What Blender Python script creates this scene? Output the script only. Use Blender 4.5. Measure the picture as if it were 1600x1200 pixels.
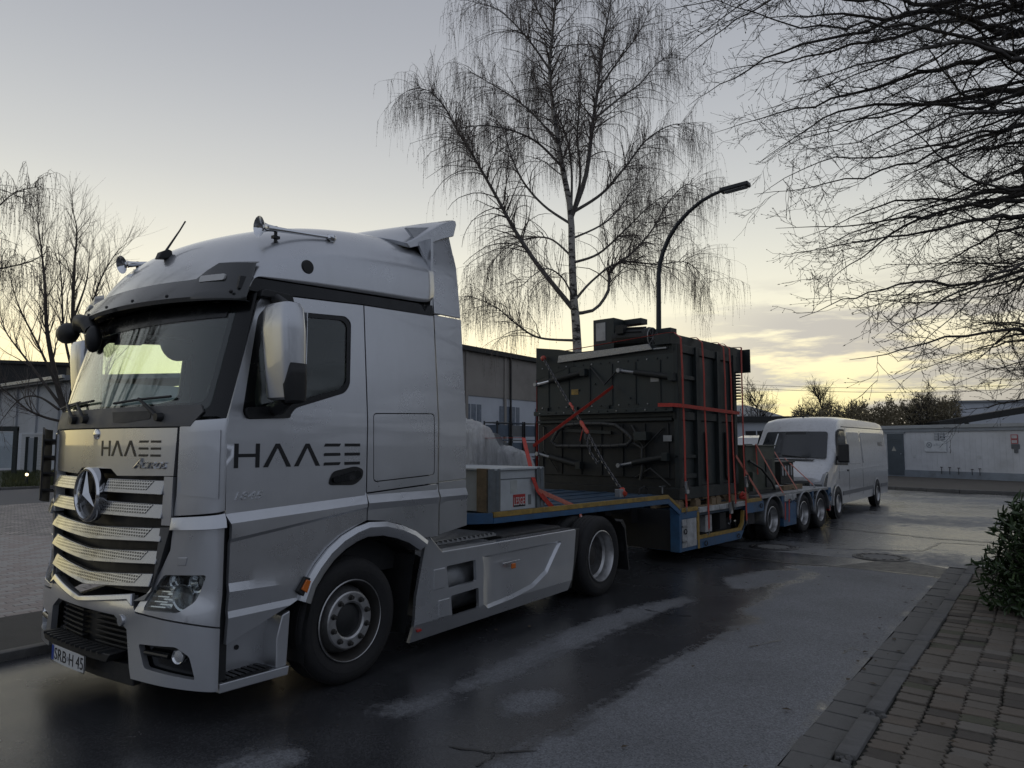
import bpy, bmesh, math, random
import numpy as np
from mathutils import Vector, Matrix
from mathutils.geometry import delaunay_2d_cdt
for o in list(bpy.data.objects): bpy.data.objects.remove(o)
SC = bpy.context.scene
COL = SC.collection
RAD = math.radians
random.seed(7); np.random.seed(7)

# ------------------------------------------------------------------ camera
CAM_H = 1.73; FPX = 1109.0; HORIZON = 693.0
PITCH = math.atan((HORIZON - 600) / FPX)
cam = bpy.data.cameras.new('camera'); camo = bpy.data.objects.new('camera', cam); COL.objects.link(camo)
camo.location = (0, 0, CAM_H); camo.rotation_euler = (RAD(90) + PITCH, 0, 0)
cam.sensor_width = 36; cam.lens = FPX / 1600 * 36; cam.clip_start = .05; cam.clip_end = 3000
SC.camera = camo
SC.render.resolution_x = 1024; SC.render.resolution_y = 768

# ------------------------------------------------------------------ sky, sun, exposure
SUN_AZ = -20.0      # degrees right of the view axis: the glow sits left of centre
SUN_EL = 1.0
w = bpy.data.worlds.new('World'); SC.world = w; w.use_nodes = True
nt = w.node_tree; N = nt.nodes; L = nt.links; N.clear()
def wn(t, **k):
    n = N.new(t)
    for a, b in k.items(): setattr(n, a, b)
    return n
def wmath(op, a, b=None, clamp=False):
    n = wn('ShaderNodeMath', operation=op, use_clamp=clamp)
    for i, x in enumerate((a, b)):
        if x is None: continue
        if isinstance(x, (int, float)): n.inputs[i].default_value = x
        else: L.new(x, n.inputs[i])
    return n.outputs[0]
def wmix(fac, a, b):
    n = wn('ShaderNodeMix', data_type='RGBA')
    for i, x in ((0, fac), (6, a), (7, b)):
        if isinstance(x, (int, float)): n.inputs[i].default_value = x
        elif isinstance(x, tuple): n.inputs[i].default_value = (*x, 1)
        else: L.new(x, n.inputs[i])
    return n.outputs[2]
sky = wn('ShaderNodeTexSky', sky_type='NISHITA', sun_disc=False)
sky.sun_elevation = RAD(SUN_EL); sky.sun_rotation = RAD(SUN_AZ)
sky.altitude = 0; sky.air_density = 1.0; sky.dust_density = 4.5; sky.ozone_density = 1.5
hs = wn('ShaderNodeHueSaturation'); hs.inputs['Saturation'].default_value = .55
L.new(sky.outputs[0], hs.inputs['Color'])
# thin high haze: evens the twilight out toward a pale grey, warmer low down
tc = wn('ShaderNodeTexCoord'); sep = wn('ShaderNodeSeparateXYZ'); L.new(tc.outputs['Generated'], sep.inputs[0])
up = wmath('MAXIMUM', sep.outputs[2], 0.0)
ramp = wn('ShaderNodeValToRGB'); L.new(up, ramp.inputs[0])
cr = ramp.color_ramp; cr.interpolation = 'B_SPLINE'
cr.elements[0].position = 0; cr.elements[0].color = (1.08, .76, .31, 1)
cr.elements[1].position = 1; cr.elements[1].color = (.24, .256, .30, 1)
for p, c in ((.075, (1.10, .93, .50)), (.18, (.86, .83, .66)), (.34, (.50, .515, .525)), (.55, (.29, .305, .345))):
    e = cr.elements.new(p); e.color = (*c, 1)
# the twilight dims and turns cool away from where the sun has set
ramp2 = wn('ShaderNodeValToRGB'); L.new(up, ramp2.inputs[0])
cr2 = ramp2.color_ramp; cr2.interpolation = 'B_SPLINE'
cr2.elements[0].position = 0; cr2.elements[0].color = (.29, .32, .385, 1)
cr2.elements[1].position = 1; cr2.elements[1].color = (.24, .262, .32, 1)
e = cr2.elements.new(.35); e.color = (.29, .32, .39, 1)
dv = wn('ShaderNodeVectorMath', operation='DOT_PRODUCT')
L.new(tc.outputs['Generated'], dv.inputs[0]); dv.inputs[1].default_value = (math.sin(RAD(SUN_AZ)), math.cos(RAD(SUN_AZ)), 0)
fall = wn('ShaderNodeMapRange', interpolation_type='SMOOTHSTEP'); L.new(dv.outputs['Value'], fall.inputs[0])
fall.inputs[1].default_value = -.30; fall.inputs[2].default_value = .95; fall.inputs[3].default_value = 0.0; fall.inputs[4].default_value = 1.0
hz = wmix(fall.outputs[0], ramp2.outputs[0], ramp.outputs[0])
hz2 = wn('ShaderNodeVectorMath', operation='SCALE'); L.new(hz, hz2.inputs[0]); hz2.inputs['Scale'].default_value = 10.0
base = wmix(.86, hs.outputs[0], hz2.outputs[0])
# low banks of stratocumulus
mp = wn('ShaderNodeMapping'); L.new(tc.outputs['Generated'], mp.inputs[0]); mp.inputs['Scale'].default_value = (3.4, 3.4, 20)
mp.inputs['Location'].default_value = (.35, .2, 1.1)
cn = wn('ShaderNodeTexNoise'); cn.inputs['Scale'].default_value = 1.6; cn.inputs['Detail'].default_value = 7; cn.inputs['Roughness'].default_value = .58
L.new(mp.outputs[0], cn.inputs['Vector'])
cm = wn('ShaderNodeMapRange', interpolation_type='SMOOTHSTEP'); L.new(cn.outputs[0], cm.inputs[0])
cm.inputs[1].default_value = .43; cm.inputs[2].default_value = .56
band = wn('ShaderNodeMapRange', interpolation_type='SMOOTHSTEP'); L.new(sep.outputs[2], band.inputs[0])
band.inputs[1].default_value = .235; band.inputs[2].default_value = .15
side = wn('ShaderNodeMapRange', interpolation_type='SMOOTHSTEP'); L.new(sep.outputs[0], side.inputs[0])
side.inputs[1].default_value = .12; side.inputs[2].default_value = .38
cmask = wmath('MULTIPLY', wmath('MULTIPLY', cm.outputs[0], band.outputs[0]), side.outputs[0])
cloudc = wn('ShaderNodeVectorMath', operation='SCALE'); L.new(fall.outputs[0], cloudc.inputs['Scale']); cloudc.inputs[0].default_value = (4.2, 4.0, 3.8)
skyc = wmix(wmath('MULTIPLY', cmask, .85), base, cloudc.outputs[0])
bg = wn('ShaderNodeBackground'); bg.inputs['Strength'].default_value = .138; L.new(skyc, bg.inputs['Color'])
wo = wn('ShaderNodeOutputWorld'); L.new(bg.outputs[0], wo.inputs[0])

sl = bpy.data.lights.new('sun', 'SUN'); slo = bpy.data.objects.new('sun', sl); COL.objects.link(slo)
sl.energy = .12; sl.angle = RAD(14); sl.color = (1, .82, .55)
d = Vector((math.sin(RAD(SUN_AZ)), math.cos(RAD(SUN_AZ)), math.tan(RAD(5.0))))
slo.rotation_euler = (-d).to_track_quat('-Z', 'Y').to_euler(); slo.location = (-10, 40, 20)
SC.view_settings.view_transform = 'Standard'; SC.view_settings.look = 'None'
SC.view_settings.exposure = 0.0; SC.view_settings.gamma = 1.0; SC.view_settings.use_curve_mapping = False
SC.render.engine = 'CYCLES'
SC.cycles.max_bounces = 8; SC.cycles.transparent_max_bounces = 16; SC.cycles.caustics_reflective = False; SC.cycles.caustics_refractive = False

# ------------------------------------------------------------------ helpers
def ray(u, v):
    c, s = math.cos(PITCH), math.sin(PITCH); a = (u - 800) / FPX; b = (600 - v) / FPX
    return Vector((a, c - b * s, s + b * c))
def ground_at(u, v, z=0.0):
    r = ray(u, v); t = (z - CAM_H) / r.z
    return Vector((r.x * t, r.y * t, z))
def at_depth(u, v, y):
    r = ray(u, v); t = y / r.y
    return Vector((r.x * t, y, CAM_H + r.z * t))

class Frame:
    def __init__(s, o, deg): s.o = Vector(o); s.a = RAD(deg); s.ex = Vector((math.cos(s.a), math.sin(s.a), 0)); s.ey = Vector((-math.sin(s.a), math.cos(s.a), 0))
    def w(s, x, y, z=0): return s.o + s.ex * x + s.ey * y + Vector((0, 0, z))
    def loc(s, p): d = Vector(p) - s.o; return Vector((d.dot(s.ex), d.dot(s.ey), d.z))

def empty(name, loc=(0, 0, 0), rz=0, label=None, cat=None, group=None):
    o = bpy.data.objects.new(name, None); COL.objects.link(o); o.location = loc; o.rotation_euler = (0, 0, rz)
    o.empty_display_size = .1
    return tag(o, label, cat, group)
def tag(o, label=None, cat=None, group=None, kind=None):
    if label: o['label'] = label
    if cat: o['category'] = cat
    if group: o['group'] = group
    if kind: o['kind'] = kind
    return o
def copy_tree(o, parent=None):
    c = o.copy(); COL.objects.link(c); c.parent = parent
    for ch in list(o.children): copy_tree(ch, c)
    return c

def finish(me, name, mat, parent, smooth, bevel, seg=2, recalc=True):
    if recalc:
        bm = bmesh.new(); bm.from_mesh(me)
        bmesh.ops.recalc_face_normals(bm, faces=bm.faces); bm.to_mesh(me); bm.free()
    if smooth:
        me.shade_smooth()
        me.set_sharp_from_angle(angle=RAD(smooth))
    if mat is not None:
        for m in (mat if isinstance(mat, (list, tuple)) else [mat]): me.materials.append(m)
    o = bpy.data.objects.new(name, me); COL.objects.link(o)
    if parent is not None: o.parent = parent
    if bevel:
        b = o.modifiers.new('bevel', 'BEVEL'); b.width = bevel; b.segments = seg; b.limit_method = 'ANGLE'; b.angle_limit = RAD(42); b.harden_normals = bool(smooth)
        b.use_clamp_overlap = True
    return o

class MB:
    def __init__(s): s.v = []; s.f = []
    def add(s, vs, fs):
        o = len(s.v); s.v += [tuple(v) for v in vs]; s.f += [tuple(i + o for i in f) for f in fs]; return s
    def box2(s, a, b, M=None):
        (x0, y0, z0), (x1, y1, z1) = a, b
        vs = [(x, y, z) for z in (z0, z1) for (x, y) in ((x0, y0), (x1, y0), (x1, y1), (x0, y1))]
        if M is not None: vs = [M @ Vector(v) for v in vs]
        return s.add(vs, [(0, 3, 2, 1), (4, 5, 6, 7), (0, 1, 5, 4), (1, 2, 6, 5), (2, 3, 7, 6), (3, 0, 4, 7)])
    def box(s, c, d, M=None):
        return s.box2([c[i] - d[i] / 2 for i in range(3)], [c[i] + d[i] / 2 for i in range(3)], M)
    def beam(s, p, q, wd, ht, upv=(0, 0, 1)):
        p, q = Vector(p), Vector(q); t = (q - p).normalized(); a = t.cross(Vector(upv))
        if a.length < 1e-4: a = t.cross(Vector((1, 0, 0)))
        a.normalize(); b = a.cross(t)
        vs = [c + a * (sx * wd / 2) + b * (sy * ht / 2) for c in (p, q) for sx, sy in ((-1, -1), (1, -1), (1, 1), (-1, 1))]
        return s.add(vs, [(0, 1, 2, 3), (7, 6, 5, 4), (0, 4, 5, 1), (1, 5, 6, 2), (2, 6, 7, 3), (3, 7, 4, 0)])
    def tube(s, pts, r, n=8, caps=True, closed=False):
        pts = [Vector(p) for p in pts]; k = len(pts); rr = r if isinstance(r, (list, tuple)) else [r] * k
        vs = []; prev = None
        for i, p in enumerate(pts):
            if closed: t = pts[(i + 1) % k] - pts[i - 1]
            else: t = pts[min(i + 1, k - 1)] - pts[max(i - 1, 0)]
            t.normalize()
            if prev is None: a = t.cross(Vector((0, 0, 1)) if abs(t.z) < .9 else Vector((1, 0, 0)))
            else: a = prev - t * prev.dot(t)
            a.normalize(); prev = a; b = t.cross(a)
            vs += [p + (a * math.cos(2 * math.pi * j / n) + b * math.sin(2 * math.pi * j / n)) * rr[i] for j in range(n)]
        fs = [(i * n + j, i * n + (j + 1) % n, ((i + 1) % k) * n + (j + 1) % n, ((i + 1) % k) * n + j) for i in range(k if closed else k - 1) for j in range(n)]
        if caps and not closed: fs += [tuple(range(n))[::-1], tuple((k - 1) * n + j for j in range(n))]
        return s.add(vs, fs)
    def lathe(s, prof, n=32, axis='y', o=(0, 0, 0), closed=False):
        # prof: (radius, height) pairs along the axis
        vs = []
        for r, h in prof:
            for j in range(n):
                a = 2 * math.pi * j / n; c, d = r * math.cos(a), r * math.sin(a)
                p = {'x': (h, c, d), 'y': (c, h, d), 'z': (c, d, h)}[axis]
                vs.append((p[0] + o[0], p[1] + o[1], p[2] + o[2]))
        k = len(prof); m = k if closed else k - 1
        fs = [(i * n + j, i * n + (j + 1) % n, ((i + 1) % k) * n + (j + 1) % n, ((i + 1) % k) * n + j) for i in range(m) for j in range(n)]
        if not closed: fs += [tuple(range(n)), tuple((k - 1) * n + j for j in range(n))]
        return s.add(vs, fs)
    def prism(s, poly, axis, a, b):
        n = len(poly)
        def P(p, h): return {'x': (h, p[0], p[1]), 'y': (p[0], h, p[1]), 'z': (p[0], p[1], h)}[axis]
        vs = [P(p, a) for p in poly] + [P(p, b) for p in poly]
        return s.add(vs, [tuple(range(n)), tuple(range(n, 2 * n))] + [(i, (i + 1) % n, n + (i + 1) % n, n + i) for i in range(n)])
    def grid(s, P):      # P[i][j] points
        m, n = len(P), len(P[0])
        return s.add([p for r in P for p in r], [(i * n + j, i * n + j + 1, (i + 1) * n + j + 1, (i + 1) * n + j) for i in range(m - 1) for j in range(n - 1)])
    def sphere(s, c, r, n=12, sc=(1, 1, 1)):
        P = [[(c[0] + sc[0] * r * math.sin(t) * math.cos(p), c[1] + sc[1] * r * math.sin(t) * math.sin(p), c[2] + sc[2] * r * math.cos(t))
              for p in [2 * math.pi * j / n for j in range(n + 1)]] for t in [math.pi * i / (n // 2) for i in range(n // 2 + 1)]]
        return s.grid(P)
    def build(s, name, mat, parent=None, smooth=35, bevel=0, seg=2, recalc=True):
        me = bpy.data.meshes.new(name); me.from_pydata(s.v, [], s.f); me.update()
        return finish(me, name, mat, parent, smooth, bevel, seg, recalc)

def inside(p, poly):
    x, y = p; r = False; n = len(poly)
    for i in range(n):
        x1, y1 = poly[i]; x2, y2 = poly[i - 1]
        if (y1 > y) != (y2 > y) and x < (x2 - x1) * (y - y1) / (y2 - y1) + x1: r = not r
    return r
def round_poly(poly, r, n=4):
    out = []; k = len(poly)
    for i in range(k):
        p = Vector(poly[i]); a = Vector(poly[i - 1]) - p; b = Vector(poly[(i + 1) % k]) - p
        ri = min(r, a.length * .45, b.length * .45); A = p + a.normalized() * ri; B = p + b.normalized() * ri
        for j in range(n + 1):
            t = j / n; q = A * (1 - t) ** 2 + p * 2 * t * (1 - t) + B * t * t; out.append((q.x, q.y))
    return out
def subdiv_poly(poly, step):
    out = []
    for i in range(len(poly)):
        a = Vector(poly[i]); b = Vector(poly[(i + 1) % len(poly)]); n = max(1, int((b - a).length / step + .5))
        out += [tuple(a + (b - a) * (j / n)) for j in range(n)]
    return out
def panel_mesh(poly, fn, thick=.02, step=.08, holes=(), d0=0.0, creases=()):
    loops = [subdiv_poly(poly, step)] + [subdiv_poly(h, step) for h in holes]
    pts = []; edges = []
    for lp in loops:
        o = len(pts); pts += lp; edges += [(o + i, o + (i + 1) % len(lp)) for i in range(len(lp))]
    for c in creases:
        for a, b in zip(c[:-1], c[1:]):
            k = max(1, int(math.hypot(b[0] - a[0], b[1] - a[1]) / step + .5)); o = len(pts)
            pts += [(a[0] + (b[0] - a[0]) * j / k, a[1] + (b[1] - a[1]) * j / k) for j in range(k + 1)]; edges += [(o + j, o + j + 1) for j in range(k)]
    xs = [p[0] for p in poly]; ys = [p[1] for p in poly]
    def near(p):
        for q in pts_b:
            if abs(q[0] - p[0]) < step * .45 and abs(q[1] - p[1]) < step * .45: return True
        return False
    pts_b = list(pts)
    x = min(xs) + step * .5
    while x < max(xs):
        y = min(ys) + step * .5
        while y < max(ys):
            if inside((x, y), poly) and not any(inside((x, y), h) for h in holes) and not near((x, y)): pts.append((x, y))
            y += step
        x += step
    V, E, Fc, _, _, _ = delaunay_2d_cdt([Vector(p) for p in pts], edges, [], 0, 1e-6)
    Fk = []
    for f in Fc:
        c = (sum(V[i].x for i in f) / len(f), sum(V[i].y for i in f) / len(f))
        if inside(c, poly) and not any(inside(c, h) for h in holes): Fk.append(tuple(f))
    n = len(V)
    vs = [tuple(fn(p.x, p.y, d0)) for p in V] + [tuple(fn(p.x, p.y, d0 - thick)) for p in V]
    cnt = {}
    for f in Fk:
        for i in range(len(f)):
            a, b = f[i], f[(i + 1) % len(f)]; cnt.setdefault((min(a, b), max(a, b)), []).append((a, b))
    fs = list(Fk) + [tuple(i + n for i in f[::-1]) for f in Fk]
    for k, l in cnt.items():
        if len(l) == 1: a, b = l[0]; fs.append((b, a, a + n, b + n))
    me = bpy.data.meshes.new('panel'); me.from_pydata(vs, [], fs); me.update()
    bm = bmesh.new(); bm.from_mesh(me); lo = [v for v in bm.verts if not v.link_faces]; bmesh.ops.delete(bm, geom=lo, context='VERTS'); bm.to_mesh(me); bm.free()
    return me
def panel(name, poly, fn, mat, parent=None, thick=.02, step=.08, holes=(), bevel=.004, d0=0.0, smooth=38, creases=()):
    return finish(panel_mesh(poly, fn, thick, step, holes, d0, creases), name, mat, parent, smooth, bevel)
def text_polys(body, size, shear=0.0, extra_space=1.0, bold=0.0):
    cu = bpy.data.curves.new('txt', 'FONT'); cu.body = body; cu.size = size; cu.shear = shear; cu.space_character = extra_space; cu.offset = bold; cu.resolution_u = 3
    ob = bpy.data.objects.new('txt', cu); COL.objects.link(ob)
    dg = bpy.context.evaluated_depsgraph_get(); me = bpy.data.meshes.new_from_object(ob.evaluated_get(dg))
    vs = [(v.co.x, v.co.y) for v in me.vertices]; fs = [tuple(p.vertices) for p in me.polygons]
    bpy.data.objects.remove(ob); bpy.data.meshes.remove(me); bpy.data.curves.remove(cu)
    return vs, fs
def text_on(name, body, size, fn, mat, parent, width=None, height=None, shear=0, d=.002, thick=.0015, bold=0.0, space=1.0):
    vs, fs = text_polys(body, size, shear, space, bold)
    x0 = min(v[0] for v in vs); x1 = max(v[0] for v in vs); y0 = min(v[1] for v in vs); y1 = max(v[1] for v in vs)
    sx = (width / (x1 - x0)) if width else 1; sy = (height / (y1 - y0)) if height else 1
    q = [((v[0] - x0) * sx, (v[1] - y0) * sy) for v in vs]; n = len(q)
    V = [tuple(fn(a, b, d)) for a, b in q] + [tuple(fn(a, b, d - thick)) for a, b in q]
    cnt = {}
    for f in fs:
        for i in range(len(f)): a, b = f[i], f[(i + 1) % len(f)]; cnt.setdefault((min(a, b), max(a, b)), []).append((a, b))
    F = list(fs) + [(l[0][1], l[0][0], l[0][0] + n, l[0][1] + n) for l in cnt.values() if len(l) == 1]
    me = bpy.data.meshes.new(name); me.from_pydata(V, [], F); me.update()
    return finish(me, name, mat, parent, 0, 0, recalc=False)

# ------------------------------------------------------------------ materials
MATS = {}
def mat(name, col, rough=.5, metal=0.0, var=.12, vscale=6.0, rvar=.1, bump=0.0, bscale=60.0, coat=0.0, coat_rough=.05, spec=.5, dirt=0.0, dirtcol=(.06, .055, .045), emit=None, coord='Object', stretch=None):
    m = bpy.data.materials.new(name); MATS[name] = m; m.use_nodes = True
    t = m.node_tree; n = t.nodes; l = t.links; b = n['Principled BSDF']
    b.inputs['Metallic'].default_value = metal; b.inputs['Coat Weight'].default_value = coat; b.inputs['Coat Roughness'].default_value = coat_rough
    b.inputs['Specular IOR Level'].default_value = spec
    tcn = n.new('ShaderNodeTexCoord'); nz = n.new('ShaderNodeTexNoise'); nz.inputs['Scale'].default_value = vscale; nz.inputs['Detail'].default_value = 6; nz.inputs['Roughness'].default_value = .6
    l.new(tcn.outputs[coord], nz.inputs['Vector'])
    mr = n.new('ShaderNodeMapRange'); l.new(nz.outputs[0], mr.inputs[0]); mr.inputs[1].default_value = .3; mr.inputs[2].default_value = .7; mr.inputs[3].default_value = 1 - var; mr.inputs[4].default_value = 1 + var
    mx = n.new('ShaderNodeVectorMath'); mx.operation = 'SCALE'; mx.inputs[0].default_value = col; l.new(mr.outputs[0], mx.inputs['Scale'])
    out = mx.outputs[0]
    if dirt:
        n2 = n.new('ShaderNodeTexNoise'); n2.inputs['Scale'].default_value = vscale * .6; n2.inputs['Detail'].default_value = 9; n2.inputs['Roughness'].default_value = .7; l.new(tcn.outputs[coord], n2.inputs['Vector'])
        if stretch: ms_ = n.new('ShaderNodeMapping'); ms_.inputs['Scale'].default_value = stretch; l.new(tcn.outputs[coord], ms_.inputs[0]); l.new(ms_.outputs[0], n2.inputs['Vector']); n2.inputs['Scale'].default_value = 1.0
        m2 = n.new('ShaderNodeMapRange'); l.new(n2.outputs[0], m2.inputs[0]); m2.inputs[1].default_value = .45; m2.inputs[2].default_value = .75; m2.inputs[4].default_value = dirt
        mm = n.new('ShaderNodeMix'); mm.data_type = 'RGBA'; l.new(m2.outputs[0], mm.inputs[0]); l.new(out, mm.inputs[6]); mm.inputs[7].default_value = (*dirtcol, 1); out = mm.outputs[2]
    l.new(out, b.inputs['Base Color'])
    r = n.new('ShaderNodeMapRange'); l.new(nz.outputs[0], r.inputs[0]); r.inputs[1].default_value = .3; r.inputs[2].default_value = .7
    r.inputs[3].default_value = max(.02, rough - rvar); r.inputs[4].default_value = min(1, rough + rvar); l.new(r.outputs[0], b.inputs['Roughness'])
    if bump:
        n3 = n.new('ShaderNodeTexNoise'); n3.inputs['Scale'].default_value = bscale; n3.inputs['Detail'].default_value = 5; l.new(tcn.outputs[coord], n3.inputs['Vector'])
        bp = n.new('ShaderNodeBump'); bp.inputs['Strength'].default_value = bump; bp.inputs['Distance'].default_value = .01; l.new(n3.outputs[0], bp.inputs['Height']); l.new(bp.outputs[0], b.inputs['Normal'])
    if emit: b.inputs['Emission Color'].default_value = (*emit[0], 1); b.inputs['Emission Strength'].default_value = emit[1]
    return m
def glass(name, tint, rough=.02, ior=1.5, gain=1.15):
    m = bpy.data.materials.new(name); MATS[name] = m; m.use_nodes = True; t = m.node_tree; n = t.nodes; l = t.links; n.clear()
    tr = n.new('ShaderNodeBsdfTransparent'); tr.inputs[0].default_value = (*tint, 1)
    gl = n.new('ShaderNodeBsdfGlossy'); gl.inputs['Roughness'].default_value = rough
    fr = n.new('ShaderNodeFresnel'); ge = n.new('ShaderNodeNewGeometry'); mi = n.new('ShaderNodeMapRange'); l.new(ge.outputs['Backfacing'], mi.inputs[0]); mi.inputs[3].default_value = ior; mi.inputs[4].default_value = 1 / ior; l.new(mi.outputs[0], fr.inputs[0])
    mr = n.new('ShaderNodeMath'); mr.operation = 'MULTIPLY'; mr.inputs[1].default_value = gain; mr.use_clamp = True; l.new(fr.outputs[0], mr.inputs[0])
    mx = n.new('ShaderNodeMixShader'); l.new(mr.outputs[0], mx.inputs[0]); l.new(tr.outputs[0], mx.inputs[1]); l.new(gl.outputs[0], mx.inputs[2])
    o = n.new('ShaderNodeOutputMaterial'); l.new(mx.outputs[0], o.inputs[0]); return m
PAINT = mat('silver_paint', (.54, .555, .575), .30, .72, var=.04, vscale=3, rvar=.05, coat=1.0, coat_rough=.03, dirt=.10, dirtcol=(.30, .302, .305), stretch=(7, 7, 1.1))
CHROME = mat('chrome', (.75, .76, .77), .12, 1.0, var=.04, rvar=.05)
GRILLSIL = mat('grille_silver', (.38, .385, .39), .30, .8, var=.04, coat=.5)
BLACKG = mat('gloss_black', (.006, .007, .008), .22, var=.1, coat=.1, spec=.3)
BLACKP = mat('black_plastic', (.012, .013, .014), .55, var=.2, vscale=12, dirt=.25, dirtcol=(.05, .05, .047))
GREYP = mat('grey_plastic', (.10, .10, .098), .55, var=.08, vscale=10, bump=.15, bscale=300)
RUBBER = mat('tyre_rubber', (.014, .014, .015), .8, var=.25, vscale=9, bump=.3, bscale=120, dirt=.4, dirtcol=(.035, .033, .03))
STEEL = mat('dull_steel', (.30, .31, .32), .45, .85, var=.15, vscale=14, dirt=.3)
RIMSTEEL = mat('rim_alloy', (.46, .46, .46), .38, .85, var=.1, vscale=20, dirt=.35)
RIMDARK = mat('rim_dark_steel', (.045, .043, .04), .6, .3, var=.25, vscale=16, dirt=.35, dirtcol=(.05, .035, .022))
CHASSIS = mat('chassis_black', (.016, .017, .019), .7, var=.3, vscale=10, dirt=.35, dirtcol=(.04, .037, .03))
AMBER = mat('amber_lens', (.65, .16, .02), .25, coat=.5)
REDLENS = mat('red_lens', (.42, .02, .015), .3, coat=.5)
WHITEP = mat('white_enamel', (.72, .73, .73), .45, var=.06, vscale=10, dirt=.3, dirtcol=(.35, .34, .31))
INK = mat('black_decal', (.008, .009, .011), .35, var=.05)
GLASS = glass('windscreen_glass', (.92, .985, .96), gain=1.45)
SIDEGLASS = glass('tinted_side_glass', (.90, .96, .93))
LENSGLASS = glass('clear_lens', (.86, .88, .88), ior=1.35)
INTERIOR = mat('cab_interior', (.035, .036, .038), .8, var=.2)
SEATF = mat('seat_fabric', (.025, .026, .03), .9, var=.2, bump=.3, bscale=200)

# ------------------------------------------------------------------ ground, road, kerbs, paving
RA = RAD(52.6)
def road(s, n, z=0.0): return Vector((s * math.cos(RA) - n * math.sin(RA), s * math.sin(RA) + n * math.cos(RA), z))
def road_sn(p): return (p[0] * math.cos(RA) + p[1] * math.sin(RA), -p[0] * math.sin(RA) + p[1] * math.cos(RA))
ASPH_OLD = mat('ground_earth', (.050, .047, .040), .9, var=.3, vscale=.5, bump=.5, bscale=8)
g = MB(); g.add([(-700, -500, -.03), (700, -500, -.03), (700, 900, -.03), (-700, 900, -.03)], [(0, 1, 2, 3)])
tag(g.build('ground', ASPH_OLD, smooth=0, recalc=False), kind='structure')

def asphalt_mat():
    m = bpy.data.materials.new('wet_asphalt'); m.use_nodes = True; t = m.node_tree; n = t.nodes; l = t.links; b = n['Principled BSDF']
    def noise(scale, det=6, rough=.6, vec=None):
        q = n.new('ShaderNodeTexNoise'); q.inputs['Scale'].default_value = scale; q.inputs['Detail'].default_value = det; q.inputs['Roughness'].default_value = rough; l.new(vec or tcn.outputs['Object'], q.inputs['Vector']); return q.outputs[0]
    def mrange(x, a, b_, c, d_, smooth=False):
        q = n.new('ShaderNodeMapRange'); q.interpolation_type = 'SMOOTHSTEP' if smooth else 'LINEAR'; l.new(x, q.inputs[0])
        for i, vv in enumerate((a, b_, c, d_)): q.inputs[i + 1].default_value = vv
        return q.outputs[0]
    def mth(op, x, y):
        q = n.new('ShaderNodeMath'); q.operation = op
        for i, vv in enumerate((x, y)):
            if isinstance(vv, (int, float)): q.inputs[i].default_value = vv
            else: l.new(vv, q.inputs[i])
        return q.outputs[0]
    tcn = n.new('ShaderNodeTexCoord'); at = n.new('ShaderNodeAttribute'); at.attribute_name = 'wet'
    pert = mth('ADD', mth('MULTIPLY', mth('SUBTRACT', noise(1.3, 9, .7), .5), .8), mth('ADD', mth('MULTIPLY', mth('SUBTRACT', noise(6, 7, .75), .5), .8), mth('MULTIPLY', mth('SUBTRACT', noise(40, 4, .7), .5), .5)))
    wet = mrange(mth('ADD', at.outputs['Fac'], pert), .28, .66, 0, 1, True)
    agg = n.new('ShaderNodeTexVoronoi'); agg.inputs['Scale'].default_value = 110; l.new(tcn.outputs['Object'], agg.inputs['Vector'])
    stone = mrange(agg.outputs['Color'], 0, 1, .52, 1.55)
    big = mrange(noise(.9, 7), .3, .7, .80, 1.22)
    k = mth('MULTIPLY', stone, big)
    dry = n.new('ShaderNodeVectorMath'); dry.operation = 'SCALE'; dry.inputs[0].default_value = (.140, .145, .154); l.new(k, dry.inputs['Scale'])
    wtc = n.new('ShaderNodeVectorMath'); wtc.operation = 'SCALE'; wtc.inputs[0].default_value = (.040, .041, .044); l.new(k, wtc.inputs['Scale'])
    mx = n.new('ShaderNodeMix'); mx.data_type = 'RGBA'; l.new(wet, mx.inputs[0]); l.new(dry.outputs[0], mx.inputs[6]); l.new(wtc.outputs[0], mx.inputs[7]); l.new(mx.outputs[2], b.inputs['Base Color'])
    film = mrange(noise(.7, 5), .35, .68, .33, .13)
    rr = n.new('ShaderNodeMix'); l.new(wet, rr.inputs[0]); rr.inputs[2].default_value = .68; l.new(film, rr.inputs[3]); l.new(rr.outputs[0], b.inputs['Roughness'])
    bp = n.new('ShaderNodeBump'); bp.inputs['Distance'].default_value = .006
    l.new(mth('ADD', agg.outputs['Distance'], mth('MULTIPLY', noise(300, 3), .4)), bp.inputs['Height'])
    l.new(mrange(wet, 0, 1, .55, .12), bp.inputs['Strength']); l.new(bp.outputs[0], b.inputs['Normal'])
    return m
WETA = asphalt_mat()
DRY = [  # outlines of the drying patches, read off the photo as ground points
 [(560, 1330), (700, 1235), (800, 1182), (875, 1147), (965, 1092), (1020, 1052), (1080, 1015), (1150, 982), (1195, 967), (1160, 957), (1190, 940), (1215, 922), (1275, 902), (1270, 892), (1225, 884), (1330, 886), (1470, 903), (1400, 985), (1310, 1090), (1225, 1205), (1130, 1330)],
 [(555, 1117), (640, 1122), (700, 1092), (760, 1072), (860, 1032), (915, 1008), (965, 986), (1020, 961), (1085, 941), (1080, 931), (1010, 944), (950, 961), (890, 984), (840, 1006), (790, 1030), (690, 1078), (600, 1104)],
 [(760, 1112), (800, 1082), (890, 1077), (860, 1108), (800, 1122)],
 [(320, 1210), (400, 1174), (485, 1170), (470, 1187), (425, 1210)],
 [(1130, 903), (1190, 892), (1265, 890), (1240, 905), (1190, 915), (1150, 925)],
]
DRYP = [[tuple(road_sn(ground_at(u, v))) for u, v in poly] for poly in DRY]
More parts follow.
